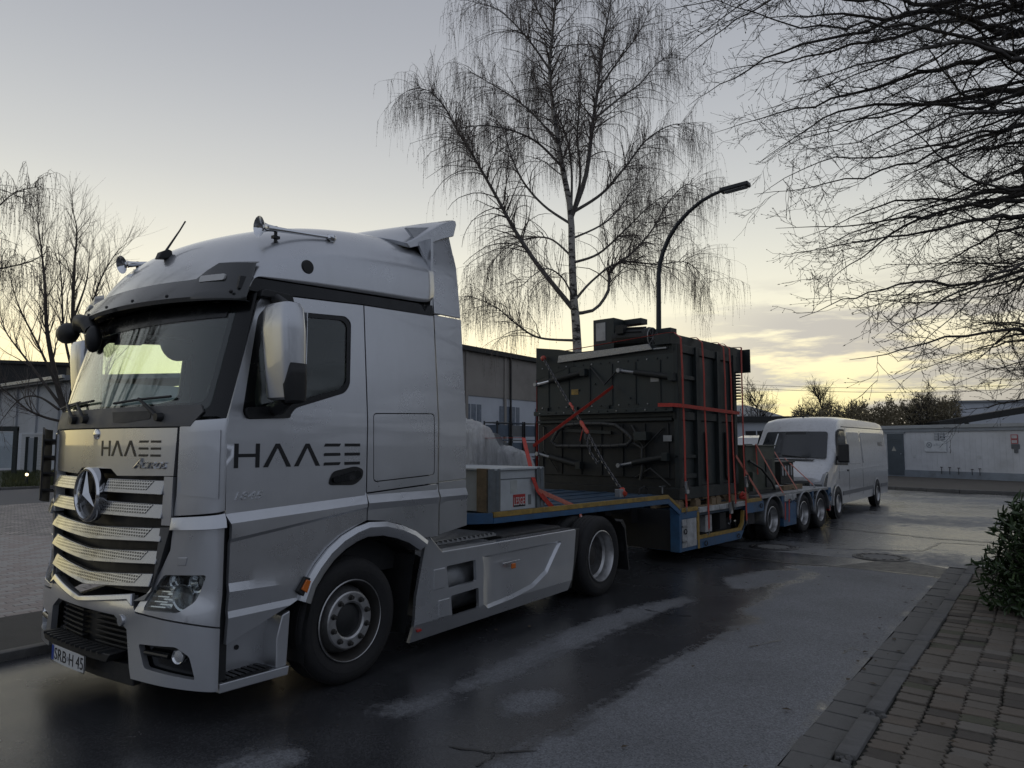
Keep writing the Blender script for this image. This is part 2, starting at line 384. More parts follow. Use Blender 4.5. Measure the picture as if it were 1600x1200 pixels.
def in_poly_np(S, Nn, poly):
    r = np.zeros(S.shape, bool); k = len(poly)
    for i in range(k):
        x1, y1 = poly[i]; x2, y2 = poly[i - 1]
        c = ((y1 > Nn) != (y2 > Nn)) & (S < (x2 - x1) * (Nn - y1) / (y2 - y1 + 1e-12) + x1); r ^= c
    return r
def road_sheet(name, s0, s1, n0, n1, st, far=False):
    ks = max(1, int(round((s1 - s0) / st))); kn = max(1, int(round((n1 - n0) / st)))
    S, Nn = np.meshgrid(np.linspace(s0, s1, ks + 1), np.linspace(n0, n1, kn + 1), indexing='ij')
    wetv = np.zeros(S.shape)
    offs = [(.09 * a, .09 * b) for a in (-1, 0, 1) for b in (-1, 0, 1)]
    for a, b in offs:
        q = np.zeros(S.shape, bool)
        for p in DRYP: q |= in_poly_np(S + a, Nn + b, p)
        wetv += np.where(q, .18, .80) / len(offs)
    if far: wetv[:] = .62 + .22 * np.sin(S * .9 + .6 * np.sin(Nn * .5)) * np.sin(Nn * .35 + 1.0)
    V = np.stack([S * math.cos(RA) - Nn * math.sin(RA), S * math.sin(RA) + Nn * math.cos(RA), np.zeros_like(S)], -1).reshape(-1, 3)
    idx = np.arange((ks + 1) * (kn + 1)).reshape(ks + 1, kn + 1)
    F = np.stack([idx[:-1, :-1], idx[1:, :-1], idx[1:, 1:], idx[:-1, 1:]], -1).reshape(-1, 4)
    return V, F, wetv.reshape(-1)
Vs = []; Fs = []; Ws = []; off = 0
for a in ((0, 11.8, 1.285, 6.74, .05), (-14, 0, 1.285, 6.74, .25), (11.8, 60, -34, 6.74, .2, True)):
    V, F, W = road_sheet('road', *a); Vs.append(V); Fs.append(F + off); Ws.append(W); off += len(V)
V = np.concatenate(Vs); F = np.concatenate(Fs); W = np.concatenate(Ws)
me = bpy.data.meshes.new('road'); me.from_pydata(V.tolist(), [], F.tolist()); me.update()
at_ = me.attributes.new('wet', 'FLOAT', 'POINT'); at_.data.foreach_set('value', W.astype(np.float32))
ROAD = tag(finish(me, 'road', WETA, None, 0, 0, recalc=False), kind='structure')

TAR = mat('tar_seam', (.012, .012, .013), .35, var=.2)
def ground_strip(name, pix, width, mat_, parent, z=.004, jag=.3, world=None):
    P = world if world else [ground_at(u, v) for u, v in pix]
    Q = []
    for i in range(len(P) - 1):
        k = max(2, int((P[i + 1] - P[i]).length / .12))
        Q += [P[i].lerp(P[i + 1], j / k) for j in range(k)]
    Q.append(P[-1]); vs = []
    for i, p in enumerate(Q):
        t = (Q[min(i + 1, len(Q) - 1)] - Q[max(i - 1, 0)]).normalized(); nn = Vector((-t.y, t.x, 0))
        wd = width * (1 + random.uniform(-jag, jag)) / 2; c = p + nn * random.uniform(-1, 1) * width * jag
        vs += [(c + nn * wd).to_tuple()[:2] + (z,), (c - nn * wd).to_tuple()[:2] + (z,)]
    m = MB(); m.add(vs, [(2 * i, 2 * i + 1, 2 * i + 3, 2 * i + 2) for i in range(len(Q) - 1)])
    return m.build(name, mat_, parent, smooth=0)
ground_strip('tar_seam', [(1090, 871), (1180, 876), (1250, 881), (1330, 887), (1400, 895), (1468, 903)], .05, TAR, ROAD)
ground_strip('tar_seam', [(1120, 862), (1140, 869), (1220, 878)], .09, TAR, ROAD, z=.005)
ground_strip('tar_seam', [(1290, 824), (1380, 833), (1470, 842), (1560, 848)], .16, TAR, ROAD)
ground_strip('tar_seam', [(1290, 857), (1370, 859), (1440, 861), (1470, 848), (1540, 852)], .05, TAR, ROAD)
ground_strip('crack', [(1008, 953), (1045, 960), (1062, 962), (1080, 963)], .014, TAR, ROAD, jag=.8)
ground_strip('crack', [(1170, 1011), (1195, 1006), (1220, 1001)], .012, TAR, ROAD, jag=.9)
ground_strip('crack', [(1318, 1022), (1332, 1013), (1345, 1018)], .010, TAR, ROAD, jag=.9)
ground_strip('crack', [(700, 1167), (745, 1174), (775, 1176), (840, 1175)], .014, TAR, ROAD, jag=.9)
ground_strip('crack', [(745, 1198), (765, 1185), (775, 1176)], .011, TAR, ROAD, jag=.9)
PATCH = mat('newer_asphalt_patch', (.012, .012, .013), .5, var=.25, vscale=8, bump=.6, bscale=160)
m = MB(); m.add([(p.x, p.y, .003) for p in (ground_at(1310, 884), ground_at(1398, 874), ground_at(1505, 893), ground_at(1466, 902))], [(0, 1, 2, 3)]); m.build('asphalt_patch', PATCH, ROAD, smooth=0)

# right-hand edge: gutter stones, kerb stones, interlocking pavers
CONC = [mat('kerb_concrete', (.125, .122, .117), .85, var=.22, vscale=7, bump=.5, bscale=90, dirt=.5, dirtcol=(.03, .031, .024)),
        mat('gutter_stone_grey', (.13, .127, .12), .8, var=.28, vscale=5, bump=.6, bscale=110, dirt=.55, dirtcol=(.028, .028, .022))]
PAVER = [mat('paver_concrete', (.150, .130, .106), .88, var=.30, vscale=9, bump=.7, bscale=130, dirt=.6, dirtcol=(.022, .024, .014), coord='Object'),
         mat('paver_concrete_brown', (.150, .124, .098), .88, var=.35, vscale=7, bump=.7, bscale=130, dirt=.55, dirtcol=(.025, .024, .016))]
JOINT = mat('joint_moss_soil', (.014, .015, .009), .95, var=.5, vscale=30, bump=.6, bscale=80)
PZ = .045
m = MB(); m.add([road(-14, -12, PZ - .022), road(11.8, -12, PZ - .022), road(11.8, .95, PZ - .022), road(-14, .95, PZ - .022)], [(0, 1, 2, 3)])
PAVE = tag(m.build('pavement', JOINT, smooth=0, recalc=False), kind='structure')
def shape_copy(me, name, parent, loc, rz, tilt=.006):
    o = bpy.data.objects.new(name, me); COL.objects.link(o); o.parent = parent; o.location = loc
    o.rotation_euler = (random.gauss(0, tilt), random.gauss(0, tilt), rz); return o
def paver_mesh(dx, dy, mt, zig=0.0, h=.05):
    # dx along the road, dy across; zigzag on the two sides that run along the road
    if zig: pl = [(-.5, -.5), (-.25, -.5 + zig), (.0, -.5 - zig * .3), (.25, -.5 + zig), (.5, -.5), (.5, .5), (.25, .5 + zig), (0, .5 - zig * .3), (-.25, .5 + zig), (-.5, .5)]
    else: pl = [(-.5, -.5), (.5, -.5), (.5, .5), (-.5, .5)]
    pl = [(a * dx, b * dy) for a, b in pl]; k = len(pl); e = .0045
    top = [(a * (1 - e * 2 / dx), b * (1 - e * 2 / dy), 0) for a, b in pl]; mid = [(a, b, -e * .8) for a, b in pl]; bot = [(a, b, -h) for a, b in pl]
    F = [tuple(range(k))] + [(r * k + i, (r + 1) * k + i, (r + 1) * k + (i + 1) % k, r * k + (i + 1) % k) for r in (0, 1) for i in range(k)]
    me = bpy.data.meshes.new('paver'); me.from_pydata(top + mid + bot, [], F); me.update(); me.materials.append(mt); return me
kerbm = []
for q in range(2):
    me = bpy.data.meshes.new('kerb'); bm = bmesh.new(); bmesh.ops.create_cube(bm, size=1)
    for v in bm.verts: v.co = (v.co.x * .992, v.co.y * .112, v.co.z * .2 - .1)
    bmesh.ops.bevel(bm, geom=bm.edges[:], offset=.012, segments=2, affect='EDGES', profile=.5); bm.to_mesh(me); bm.free(); me.materials.append(CONC[0]); me.shade_smooth(); me.set_sharp_from_angle(angle=RAD(40)); kerbm.append(me)
KERB = MB(); KERB.add([road(-8, .945, -.02), road(11.8, .945, -.02), road(11.8, 1.29, -.02), road(-8, 1.29, -.02)], [(0, 1, 2, 3)])
KERB = tag(KERB.build('kerb', JOINT, smooth=0, recalc=False), kind='structure')
gaps = []
for u, v in ((1366, 1114), (1309, 1182)):     # two broken-out spots in the kerb
    g_ = road_sn(ground_at(u, v, PZ))[0]; gaps.append((g_ - .06, g_ + .06))
gaps.sort(); cuts = [-3.2]
while cuts[-1] < 11.8:
    a = cuts[-1]; b = a + 1.0
    for g0, g1 in gaps:
        if a < g0 < b: b = g0
    o = shape_copy(kerbm[0], 'kerb_stone', KERB, road((a + b) / 2, 1.003 + random.uniform(-.004, .004), PZ + .001 + random.uniform(-.005, .005)), RA + random.gauss(0, .006), .005); o.scale = (b - a, 1, 1)
    nxt = b
    for g0, g1 in gaps:
        if abs(b - g0) < 1e-6: nxt = g1
    cuts.append(nxt)
frag = bpy.data.meshes.new('fragment'); bm = bmesh.new(); bmesh.ops.create_icosphere(bm, subdivisions=1, radius=.03)
for v in bm.verts: v.co = Vector((v.co.x * random.uniform(.6, 1.3), v.co.y * random.uniform(.6, 1.2), v.co.z * random.uniform(.5, .9)))
bm.to_mesh(frag); bm.free(); frag.materials.append(CONC[0])
for g0, g1 in gaps:
    for q in range(9): shape_copy(frag, 'kerb_fragment', KERB, road(random.uniform(g0, g1), 1.0 + random.uniform(-.05, .05), random.uniform(.0, .028)), random.uniform(0, 6), .8).scale = (random.uniform(.6, 1.3),) * 3
gut = [paver_mesh(.236, .215, CONC[1], 0, .06), paver_mesh(.228, .206, CONC[1], 0, .06)]
s = -2.0
while s < 11.6:
    shape_copy(random.choice(gut), 'gutter_stone', KERB, road(s, 1.175 + random.gauss(0, .004), .008 + random.uniform(-.004, .004)), RA + random.gauss(0, .015), .012); s += .246
PAVER += [mat('paver_mossy', (.095, .092, .062), .9, var=.4, vscale=12, bump=.8, bscale=130, dirt=.6, dirtcol=(.022, .026, .012)), mat('paver_pale', (.165, .148, .125), .88, var=.3, vscale=9, bump=.7, bscale=130, dirt=.5, dirtcol=(.03, .03, .02)), mat('paver_dark', (.085, .073, .060), .9, var=.35, vscale=9, bump=.7, bscale=130, dirt=.5, dirtcol=(.02, .02, .014))]
pav = [paver_mesh(.136, .176, PAVER[q], .10) for q in (0, 1, 0, 2, 1, 3, 4, 0)]
pav += [paver_mesh(.134, .170, PAVER[q], .06) for q in (0, 1, 4)]
cnt = 0; rest = MB()
for i in range(-60, 72):
    for j in range(50):
        s = 1.7 + i * .145; nn = .838 - j * .188 + (.0 if i % 2 else .0)
        p = road(s, nn)
        if s > 11.7: continue
        u = 800 + FPX * p.x / max(p.y, .05); v = HORIZON + FPX * (CAM_H - PZ) / max(p.y, .05)
        if p.y > 1.2 and 1200 < u < 1640 and v < 1240 and v > 850:
            shape_copy(random.choice(pav), 'paver', PAVE, road(s + random.gauss(0, .003), nn + random.gauss(0, .003), PZ + random.uniform(-.008, .006) + .012 * math.sin(s * 2.1 + nn * 1.7)), RA + random.gauss(0, .018), .016); cnt += 1
        else:
            me_ = pav[0]; o_ = road(s, nn, PZ + random.uniform(-.006, .006)); c_, s_ = math.cos(RA), math.sin(RA)
            rest.add([(o_.x + q.co.x * c_ - q.co.y * s_, o_.y + q.co.x * s_ + q.co.y * c_, o_.z + q.co.z) for q in me_.vertices], [tuple(f.vertices) for f in me_.polygons])
rest.build('paver_field', PAVER[0], PAVE, smooth=0, recalc=False)['kind'] = 'stuff'
print('pavers', cnt)

# left-hand side: kerb, dark asphalt strip, paved yard
STRIP = mat('old_footway_asphalt', (.045, .043, .041), .8, var=.35, vscale=4, bump=.8, bscale=70, dirt=.4, dirtcol=(.018, .018, .014))
m = MB(); m.add([road(-14, 6.84, .06), road(26, 6.84, .06), road(26, 8.16, .06), road(-14, 8.16, .06)], [(0, 1, 2, 3)])
tag(m.build('footway', STRIP, smooth=0, recalc=False), kind='structure')
LK = MB(); LK.add([road(-8, 6.73, -.01), road(26, 6.73, -.01), road(26, 6.86, -.01), road(-8, 6.86, -.01)], [(0, 1, 2, 3)])
LK = tag(LK.build('far_kerb', JOINT, smooth=0, recalc=False), kind='structure')
for i in range(-4, 26):
    shape_copy(kerbm[0], 'kerb_stone', LK, road(i + .1, 6.795, .075 + random.uniform(-.006, .006)), RA + random.gauss(0, .004), .003)
def brick_yard_mat():
    m = mat('yard_paving', (.36, .335, .315), .8, var=.3, vscale=3, bump=.0, dirt=.4, dirtcol=(.05, .046, .04))
    t = m.node_tree; n = t.nodes; l = t.links; b = n['Principled BSDF']
    src = b.inputs['Base Color'].links[0].from_socket
    tcn = n.new('ShaderNodeTexCoord'); mp_ = n.new('ShaderNodeMapping'); mp_.inputs['Rotation'].default_value = (0, 0, -RA); l.new(tcn.outputs['Object'], mp_.inputs[0])
    br = n.new('ShaderNodeTexBrick'); l.new(mp_.outputs[0], br.inputs[0]); br.inputs['Scale'].default_value = 1; br.inputs['Brick Width'].default_value = .21; br.inputs['Row Height'].default_value = .11
    br.inputs['Mortar Size'].default_value = .008; br.inputs['Color1'].default_value = (.7, .7, .7, 1); br.inputs['Color2'].default_value = (1.15, 1.1, 1.05, 1); br.inputs['Mortar'].default_value = (.15, .15, .13, 1)
    mm = n.new('ShaderNodeMix'); mm.data_type = 'RGBA'; mm.blend_type = 'MULTIPLY'; mm.inputs[0].default_value = 1; l.new(src, mm.inputs[6]); l.new(br.outputs[0], mm.inputs[7]); l.new(mm.outputs[2], b.inputs['Base Color'])
    bp = n.new('ShaderNodeBump'); bp.inputs['Strength'].default_value = .8; bp.inputs['Distance'].default_value = .008; bp.invert = True; l.new(br.outputs['Fac'], bp.inputs['Height']); l.new(bp.outputs[0], b.inputs['Normal'])
    return m
m = MB(); m.add([road(-20, 8.16, .055), road(22, 8.16, .055), road(22, 23, .055), road(-20, 23, .055)], [(0, 1, 2, 3)])
YARD = tag(m.build('paved_yard', brick_yard_mat(), smooth=0, recalc=False), kind='structure')
YB = [mat('yard_brick_grey', (.40, .375, .35), .8, var=.2, vscale=11, bump=.6, bscale=120, dirt=.4, dirtcol=(.05, .046, .04)),
      mat('yard_brick_red', (.36, .315, .285), .8, var=.25, vscale=11, bump=.6, bscale=120, dirt=.4, dirtcol=(.045, .042, .038))]
yb = [paver_mesh(.202, .102, YB[q], 0, .05) for q in range(2)]
cands = []
for i in range(-40, 60):
    for j in range(0, 70):
        s = i * .21 + (.105 if j % 2 else 0); nn = 8.225 + j * .11; p = road(s, nn, .08)
        if p.y < 3: continue
        u = 800 + FPX * p.x / p.y; v = HORIZON + FPX * (CAM_H - .08) / p.y
        if -25 < u < 100 and v < 1100: cands.append((p.y, s, nn))
cands.sort()
for y, s, nn in cands[:300]:
    shape_copy(random.choice(yb), 'paving_brick', YARD, road(s, nn, .0595 + random.uniform(-.0012, .0015)), RA + random.gauss(0, .01), .008)
# asphalt lane behind the yard
LANE = mat('yard_lane_asphalt', (.10, .10, .102), .75, var=.25, vscale=1.5, bump=.5, bscale=60)
m = MB(); m.add([road(-20, 23.0, .05), road(40, 23.0, .05), road(40, 31.0, .05), road(-20, 31.0, .05)], [(0, 1, 2, 3)])
tag(m.build('yard_lane', LANE, smooth=0, recalc=False), kind='structure')

# far pavement in front of the switch house
FARP = mat('far_footway_gravel', (.075, .066, .054), .9, var=.3, vscale=2.5, bump=.6, bscale=30, dirt=.5, dirtcol=(.03, .03, .02))
fl = [ground_at(1120, 757), ground_at(1300, 760), ground_at(1400, 765), ground_at(1500, 770), ground_at(1600, 774), ground_at(1760, 783)]
bk = [p * 1.9 for p in fl]
m = MB(); k = len(fl)
m.add([(p.x, p.y, .11) for p in fl] + [(p.x, p.y, .11) for p in bk], [(i, i + 1, k + i + 1, k + i) for i in range(k - 1)])
FP = tag(m.build('far_footway', FARP, smooth=0), kind='structure')
for i in range(k - 1):
    dd = fl[i + 1] - fl[i]; nn = int(dd.length / 1.0)
    for j in range(nn):
        p = fl[i].lerp(fl[i + 1], (j + .5) / nn)
        shape_copy(kerbm[0], 'kerb_stone', FP, (p.x, p.y, .115), math.atan2(dd.y, dd.x), .003).scale = (dd.length / nn, 1.1, 1)

# manhole covers in the road
IRON = mat('cast_iron', (.05, .05, .052), .5, .6, var=.25, vscale=18, bump=.5, bscale=80, dirt=.4, dirtcol=(.03, .028, .024))
MHC = mat('manhole_concrete', (.14, .14, .135), .7, var=.25, vscale=12, bump=.5, bscale=90)
def manhole(u, v, label):
    p = ground_at(u, v); r = empty('manhole_cover', (p.x, p.y, .004), random.uniform(0, 3), label, 'manhole', 'manhole covers in the wet road')
    m = MB(); m.lathe([(.395, -.02), (.395, .004), (.385, .008), (.345, .008), (.338, .0), (.338, -.02)], 40, 'z', closed=True); m.build('frame', IRON, r, smooth=30)
    m = MB(); m.lathe([(.25, -.02), (.25, .006), (.001, .007), (.001, -.02)], 36, 'z'); m.build('lid', MHC, r, smooth=30)
    m = MB(); m.lathe([(.332, -.02), (.332, .007), (.326, .009), (.262, .009), (.256, .006), (.256, -.02)], 40, 'z', closed=True); m.build('lid_ring', IRON, r, smooth=30)
    m = MB()
    for k in range(16):
        a = 2 * math.pi * k / 16; m.box((.294 * math.cos(a), .294 * math.sin(a), .011), (.05, .022, .008), None)
    m.build('vent_ribs', IRON, r, smooth=0)
manhole(1376, 871, 'round concrete-filled manhole cover nearer the kerb beside the dark asphalt patch')
manhole(1209, 855, 'round manhole cover in front of the first rear trailer wheel')

# ------------------------------------------------------------------ tractor unit
TF = Frame((-2.13, 6.013, 0), -126.6)
T = empty('semi_truck', TF.o, TF.a, 'silver semi truck cab unit lettered HAASE with star emblem on grille', 'truck')
def lerp_tab(tab, x):
    if x <= tab[0][0]: return tab[0][1]
    for (a, b), (c, d) in zip(tab[:-1], tab[1:]):
        if x <= c: return b + (d - b) * (x - a) / (c - a)
    return tab[-1][1]
def wz(z): return 1.22 - .07 * max(0, min(1.3, (z - 1.9) / .95))
def low_off(x, z):
    f = max(0, min(1, (x + .1) / 1.15)); zb = 1.345 - .05 * f
    tab = [(.2, .0), (.50, .004), (.66, .020), (.70, .010), (.80 + .02 * f, .010 + .013 * f), (.86 + .01 * f, .009), (zb - .10 - .08 * f, .014), (zb - .085 - .07 * f, .028), (zb - .06, .028), (zb, .0), (3, 0)]
    return lerp_tab(tab, z)
def S(sgn, low=False):
    def fn(x, z, d): return (x, sgn * (wz(z) + (low_off(x, z) if low else 0) + d), z)
    return fn
def rake(z): return max(0, z - 1.86) * .26
def bulge(z): return .045 * max(0, min(1, (.80 - z) / .12))
def front_xy(U):
    a = abs(U); sg = 1 if U >= 0 else -1
    if a <= .88: return 1.29 - .10 * (a / .88) ** 2, U
    th = min(1, (a - .88) / .5) * math.pi / 2; t = math.sin(th)
    return 1.19 - .077 * t - .063 * (1 - math.cos(th)), sg * (.88 + .34 * t)
def Fr(U, z, d):
    x, y = front_xy(U); x1, y1 = front_xy(U + .002); x0, y0 = front_xy(U - .002)
    nx, ny = (y1 - y0), -(x1 - x0); l = math.hypot(nx, ny) or 1
    k = wz(z) / 1.22; fade = 1 - max(0, min(1, (abs(U) - .9) / .48)) * .8
    return (x - rake(z) * (1 if z > 1.86 else 0) + bulge(z) * fade + nx / l * d, y * k + ny / l * d, z)
ARCH = [(.50, .68), (.45, .80), (.37, .90), (.27, .995), (.15, 1.07), (.02, 1.12), (-.1, 1.145), (-.28, 1.135), (-.45, 1.09), (-.6, 1.03), (-.74, .94)]
for sg in (1, -1):
    # ---- door
    win = round_poly([(.95, 1.93), (.83, 2.57), (.78, 2.63), (.08, 2.68), (.03, 2.64), (.06, 2.16), (.11, 2.10), (.55, 1.97), (.60, 1.90), (.92, 1.885)], .05)
    dp = [(1.015, .50), (1.015, 1.22), (1.045, 1.29), (1.055, 1.88), (.83, 2.66), (.79, 2.715), (.74, 2.735), (.2, 2.77), (-.095, 2.79), (-.095, 1.16)] + [(x, z + .005) for x, z in ARCH[5::-1]]
    cre = [[(1.03, 1.295), (-.09, 1.345)], [(1.03, 1.235), (-.09, 1.285)], [(1.03, 1.14), (-.09, 1.26)], [(1.03, 1.115), (-.09, 1.245)], [(1.03, .87), (.55, .86)], [(1.03, .82), (.5, .80)], [(1.03, .70), (.52, .70)], [(1.03, .66), (.52, .66)]]
    door = panel('door', dp, S(sg, True), PAINT, T, .03, .07, [win], .004, creases=cre if sg > 0 else (), smooth=12)
    ring = round_poly([(.955, 1.925), (.835, 2.575), (.785, 2.637), (.08, 2.687), (.023, 2.645), (.053, 2.16), (.105, 2.093), (.545, 1.963), (.595, 1.893), (.925, 1.878)], .05)
    ring_in = round_poly([(.86, 2.02), (.79, 2.54), (.75, 2.60), (.11, 2.645), (.065, 2.61), (.09, 2.185), (.13, 2.135), (.56, 2.01), (.65, 1.95), (.84, 1.93)], .04)
    panel('window_seal', ring, S(sg), BLACKG, door, .02, .07, [ring_in], .003, d0=-.006)
    panel('window_pane', ring_in, S(sg), SIDEGLASS, door, .005, .1, (), 0, d0=-.014)
    if sg > 0: panel('window_divider', [(.70, 1.955), (.66, 1.955), (.625, 2.60), (.655, 2.60)], S(1), BLACKP, door, .02, .1, (), .003, d0=-.004)
    # handle: dark recess with a grip bar
    hp = round_poly([(.265, 1.435), (.225, 1.53), (.01, 1.565), (-.065, 1.535), (-.055, 1.475), (.02, 1.425)], .04)
    hb = panel('handle_recess', hp, S(sg), BLACKP, door, .01, .04, (), .003, d0=.006)
    panel('handle', round_poly([(.235, 1.485), (.0, 1.535), (-.035, 1.50), (.0, 1.47), (.225, 1.45)], .02), S(sg), BLACKG, door, .02, .04, (), .006, d0=.028)
    m = MB(); m.box2((.99, min(sg * 1.10, sg * 1.19), .28), (1.06, max(sg * 1.10, sg * 1.19), 1.86)); m.build('door_gap_seal', BLACKP, T)
    # ---- upper black strip, sleeper side, hatch, lower side
    panel('roof_gap_strip', [(.79, 2.738), (.97, 2.74), (.95, 2.825), (-.885, 2.915), (-.885, 2.825), (-.095, 2.80), (.2, 2.78), (.75, 2.745)], S(sg), BLACKG, T, .02, .1, (), .002, d0=-.004)
    hatch = round_poly([(-.165, 1.955), (-.835, 1.975), (-.84, 1.475), (-.175, 1.445)], .035)
    hg = round_poly([(-.157, 1.963), (-.843, 1.983), (-.848, 1.467), (-.167, 1.437)], .04)
    panel('sleeper_side', [(-.107, 2.79), (-.107, 1.365), (-.885, 1.405), (-.885, 2.82)], S(sg), PAINT, T, .03, .08, [hg], .004)
    panel('luggage_hatch', hatch, S(sg), PAINT, T, .03, .08, (), .005, d0=-.001)
    panel('sleeper_sill', [(-.107, 1.353), (-.107, 1.16), (-.28, 1.142), (-.45, 1.10), (-.6, 1.04), (-.72, .965), (-.885, .965), (-.885, 1.393)], S(sg, True), PAINT, T, .03, .06, (), .004, creases=[[(-.11, 1.285), (-.88, 1.285)], [(-.11, 1.345), (-.88, 1.345)]], smooth=12)
    panel('side_deflector', [(-.900, 2.835), (-.900, 1.415), (-1.25, 1.425), (-1.25, 2.84)], S(sg), PAINT, T, .03, .1, (), .006)
    panel('side_deflector_sill', [(-.900, 1.403), (-.900, .975), (-1.25, 1.02), (-1.25, 1.413)], S(sg, True), PAINT, T, .03, .06, (), .006, creases=[[(-.9, 1.285), (-1.25, 1.285)], [(-.9, 1.345), (-1.25, 1.345)]], smooth=12)
    def up_side(x, z, d): return (x, sg * (1.15 - .12 * max(0, (z - 2.85)) - .10 * max(0, z - 3.3) + d), z)
    panel('roof_deflector_side', [(-.66, 3.57), (-.78, 3.46), (-.86, 3.30), (-.90, 3.15), (-.905, 2.93), (-.905, 2.85), (-1.25, 2.855), (-1.25, 3.3), (-1.22, 3.66), (-1.0, 3.66)], up_side, PAINT, T, .03, .08, (), .006)
    # ---- wheel arch flare
    cx, cz = -.10, .43
    P = []
    for i, (x, z) in enumerate(ARCH):
        dx, dz = cx - x, cz - z; l = math.hypot(dx, dz); dx /= l; dz /= l; row = []
        for off_, y in ((0, 1.215), (-.002, 1.255), (.035, 1.272), (.075, 1.262), (.105, 1.245), (.112, 1.05)): row.append((x + dx * off_, sg * y, z + dz * off_))
        P.append(row)
    m = MB(); m.grid(P); m.build('wheel_arch_flare', PAINT, T, smooth=30, recalc=False)
    m = MB()
    P = [[(x + (cx - x) * .19, sg * y, z + (cz - z) * .19) for y in (1.225, 1.06, .55)] for x, z in [(.56, .2), (.545, .5)] + ARCH + [(-.66, .5), (-.62, .2)]]
    m.grid(P); m.build('wheel_arch_liner', BLACKP, T, smooth=40, recalc=False)
    # ---- door-step box under the door
    m = MB(); m.prism([(1.045, .235), (1.045, .495), (.53, .60), (.545, .225)], 'y', sg * .98, sg * 1.06); m.build('step_back', PAINT, T, bevel=.004)
    m = MB(); m.prism([(1.045, .215), (1.045, .272), (.545, .262), (.555, .205)], 'y', sg * 1.0, sg * 1.218); m.build('step_sill', PAINT, T, bevel=.006)
    m = MB(); m.prism([(.555, .26), (.535, .62), (.60, .60), (.64, .45), (.64, .262)], 'y', sg * 1.03, sg * 1.205); m.build('step_cheek', PAINT, T, bevel=.012)
    st = MB()
    for k in range(7): st.box((.70 + k * .045, sg * 1.12, .279), (.028, .15, .014))
    st.box((.835, sg * 1.12, .274), (.34, .17, .006)); st.build('step_tread', BLACKP, T, smooth=0)
    m = MB(); m.lathe([(.016, -.005), (.016, .004), (.001, .004)], 12, 'y', (.84, sg * 1.063, .42)); m.build('step_plug', BLACKP, T)
    # ---- indicator on the arch
    m = MB(); m.prism([(.475, .70), (.53, .745), (.465, .835), (.415, .815)], 'y', sg * 1.22, sg * 1.262); q = m.build('indicator_housing', BLACKP, T, bevel=.006)
    m = MB(); m.prism([(.455, .725), (.50, .755), (.46, .815), (.425, .80)], 'y', sg * 1.25, sg * 1.272); m.build('indicator_lens', AMBER, q, bevel=.004)
    # ---- long chassis skirt with two step openings
    def sk(x, z, d):
        c = lerp_tab([(-2.86, .74), (-2.72, .60), (-2.55, .42), (-2.3, .315), (-1.95, .265), (-1.55, .24)], x)
        o_ = 0.0
        if -2.84 < x < -1.5: o_ = -.028 * max(0, min(1, (z - c) / .03)) * max(0, min(1, (.715 - z) / .02)) * max(0, min(1, (-1.52 - x) / .1))
        o_ -= .05 * max(0, min(1, (.28 - z) / .16))
        return (x, sg * (1.205 + o_ + d), z)
    h1 = round_poly([(-1.02, .695), (-1.05, .505), (-1.42, .515), (-1.41, .70)], .02); h2 = round_poly([(-1.08, .44), (-1.10, .265), (-1.46, .275), (-1.45, .45)], .02)
    sw = [(-2.86, .74), (-2.72, .60), (-2.55, .42), (-2.3, .315), (-1.95, .265), (-1.6, .24)]
    panel('side_skirt', [(-.78, .975), (-.95, .815), (-3.11, .80), (-3.06, .45), (-2.99, .175), (-1.65, .155), (-.63, .14), (-.66, .5)], sk, PAINT, T, .03, .06, [h1, h2], .008,
          creases=[sw, [(x, z + .03) for x, z in sw], [(-1.6, .715), (-2.84, .715)], [(-1.6, .695), (-2.80, .695)], [(-.66, .28), (-2.97, .28)], [(-.7, .72), (-1.5, .72)]] if sg > 0 else (), smooth=14)
    for (x0, z0, x1, z1) in ((-.86, .69, -1.0, .52), (-.92, .43, -1.06, .28)):
        m = MB(); m.box2((x1, min(sg * 1.195, sg * 1.212), z1), (x0, max(sg * 1.195, sg * 1.212), z0)); m.build('skirt_step_plate', PAINT, T, bevel=.008)
    m = MB(); m.prism([(-.80, .985), (-.97, .825), (-3.1, .81), (-3.1, .79), (-.9, .79)], 'y', sg * 1.06, sg * 1.206); m.build('skirt_top', PAINT, T, bevel=.01)
    m = MB(); m.box((-1.95, sg * 1.222, .575), (.06, .02, .05)); q = m.build('side_marker', AMBER, T, bevel=.006)
    m = MB(); m.box((-1.92, sg * 1.221, .615), (.26, .018, .016)); m.build('marker_trim', CHROME, q, bevel=.004)
    m = MB(); m.box((-.70, sg * 1.20, .23), (.05, .016, .02)); m.build('side_reflector', REDLENS, T, bevel=.003)
    # tank behind the openings
    m = MB(); m.lathe([(.001, -1.0), (.27, -1.0), (.29, -1.02), (.29, -2.9), (.27, -2.92), (.001, -2.92)], 28, 'x', (0, sg * .82, .50)); m.build('fuel_tank', STEEL if sg > 0 else CHASSIS, T, smooth=40)
# ---- windscreen area
panel('windscreen', round_poly([(-1.10, 1.945), (1.10, 1.945), (1.12, 2.70), (-1.12, 2.70)], .06), Fr, GLASS, T, .006, .1, (), 0, d0=-.004)
fr_out = [(-1.375, 1.845), (-1.37, 2.73), (1.37, 2.73), (1.375, 1.845), (1.06, 1.925), (-1.06, 1.925)]
panel('windscreen_surround', [(-1.375, 1.86), (-1.375, 2.76), (1.375, 2.76), (1.375, 1.86), (1.18, 1.90), (-1.18, 1.90)], Fr, BLACKG, T, .02, .07, [round_poly([(-1.05, 1.99), (1.05, 1.99), (1.07, 2.66), (-1.07, 2.66)], .07)], .003, d0=-.008)
panel('cowl', [(-.98, 1.838), (.98, 1.838), (1.06, 1.93), (1.03, 1.975), (-1.03, 1.975), (-1.06, 1.93)], Fr, GREYP, T, .03, .07, (), .008, d0=.006)
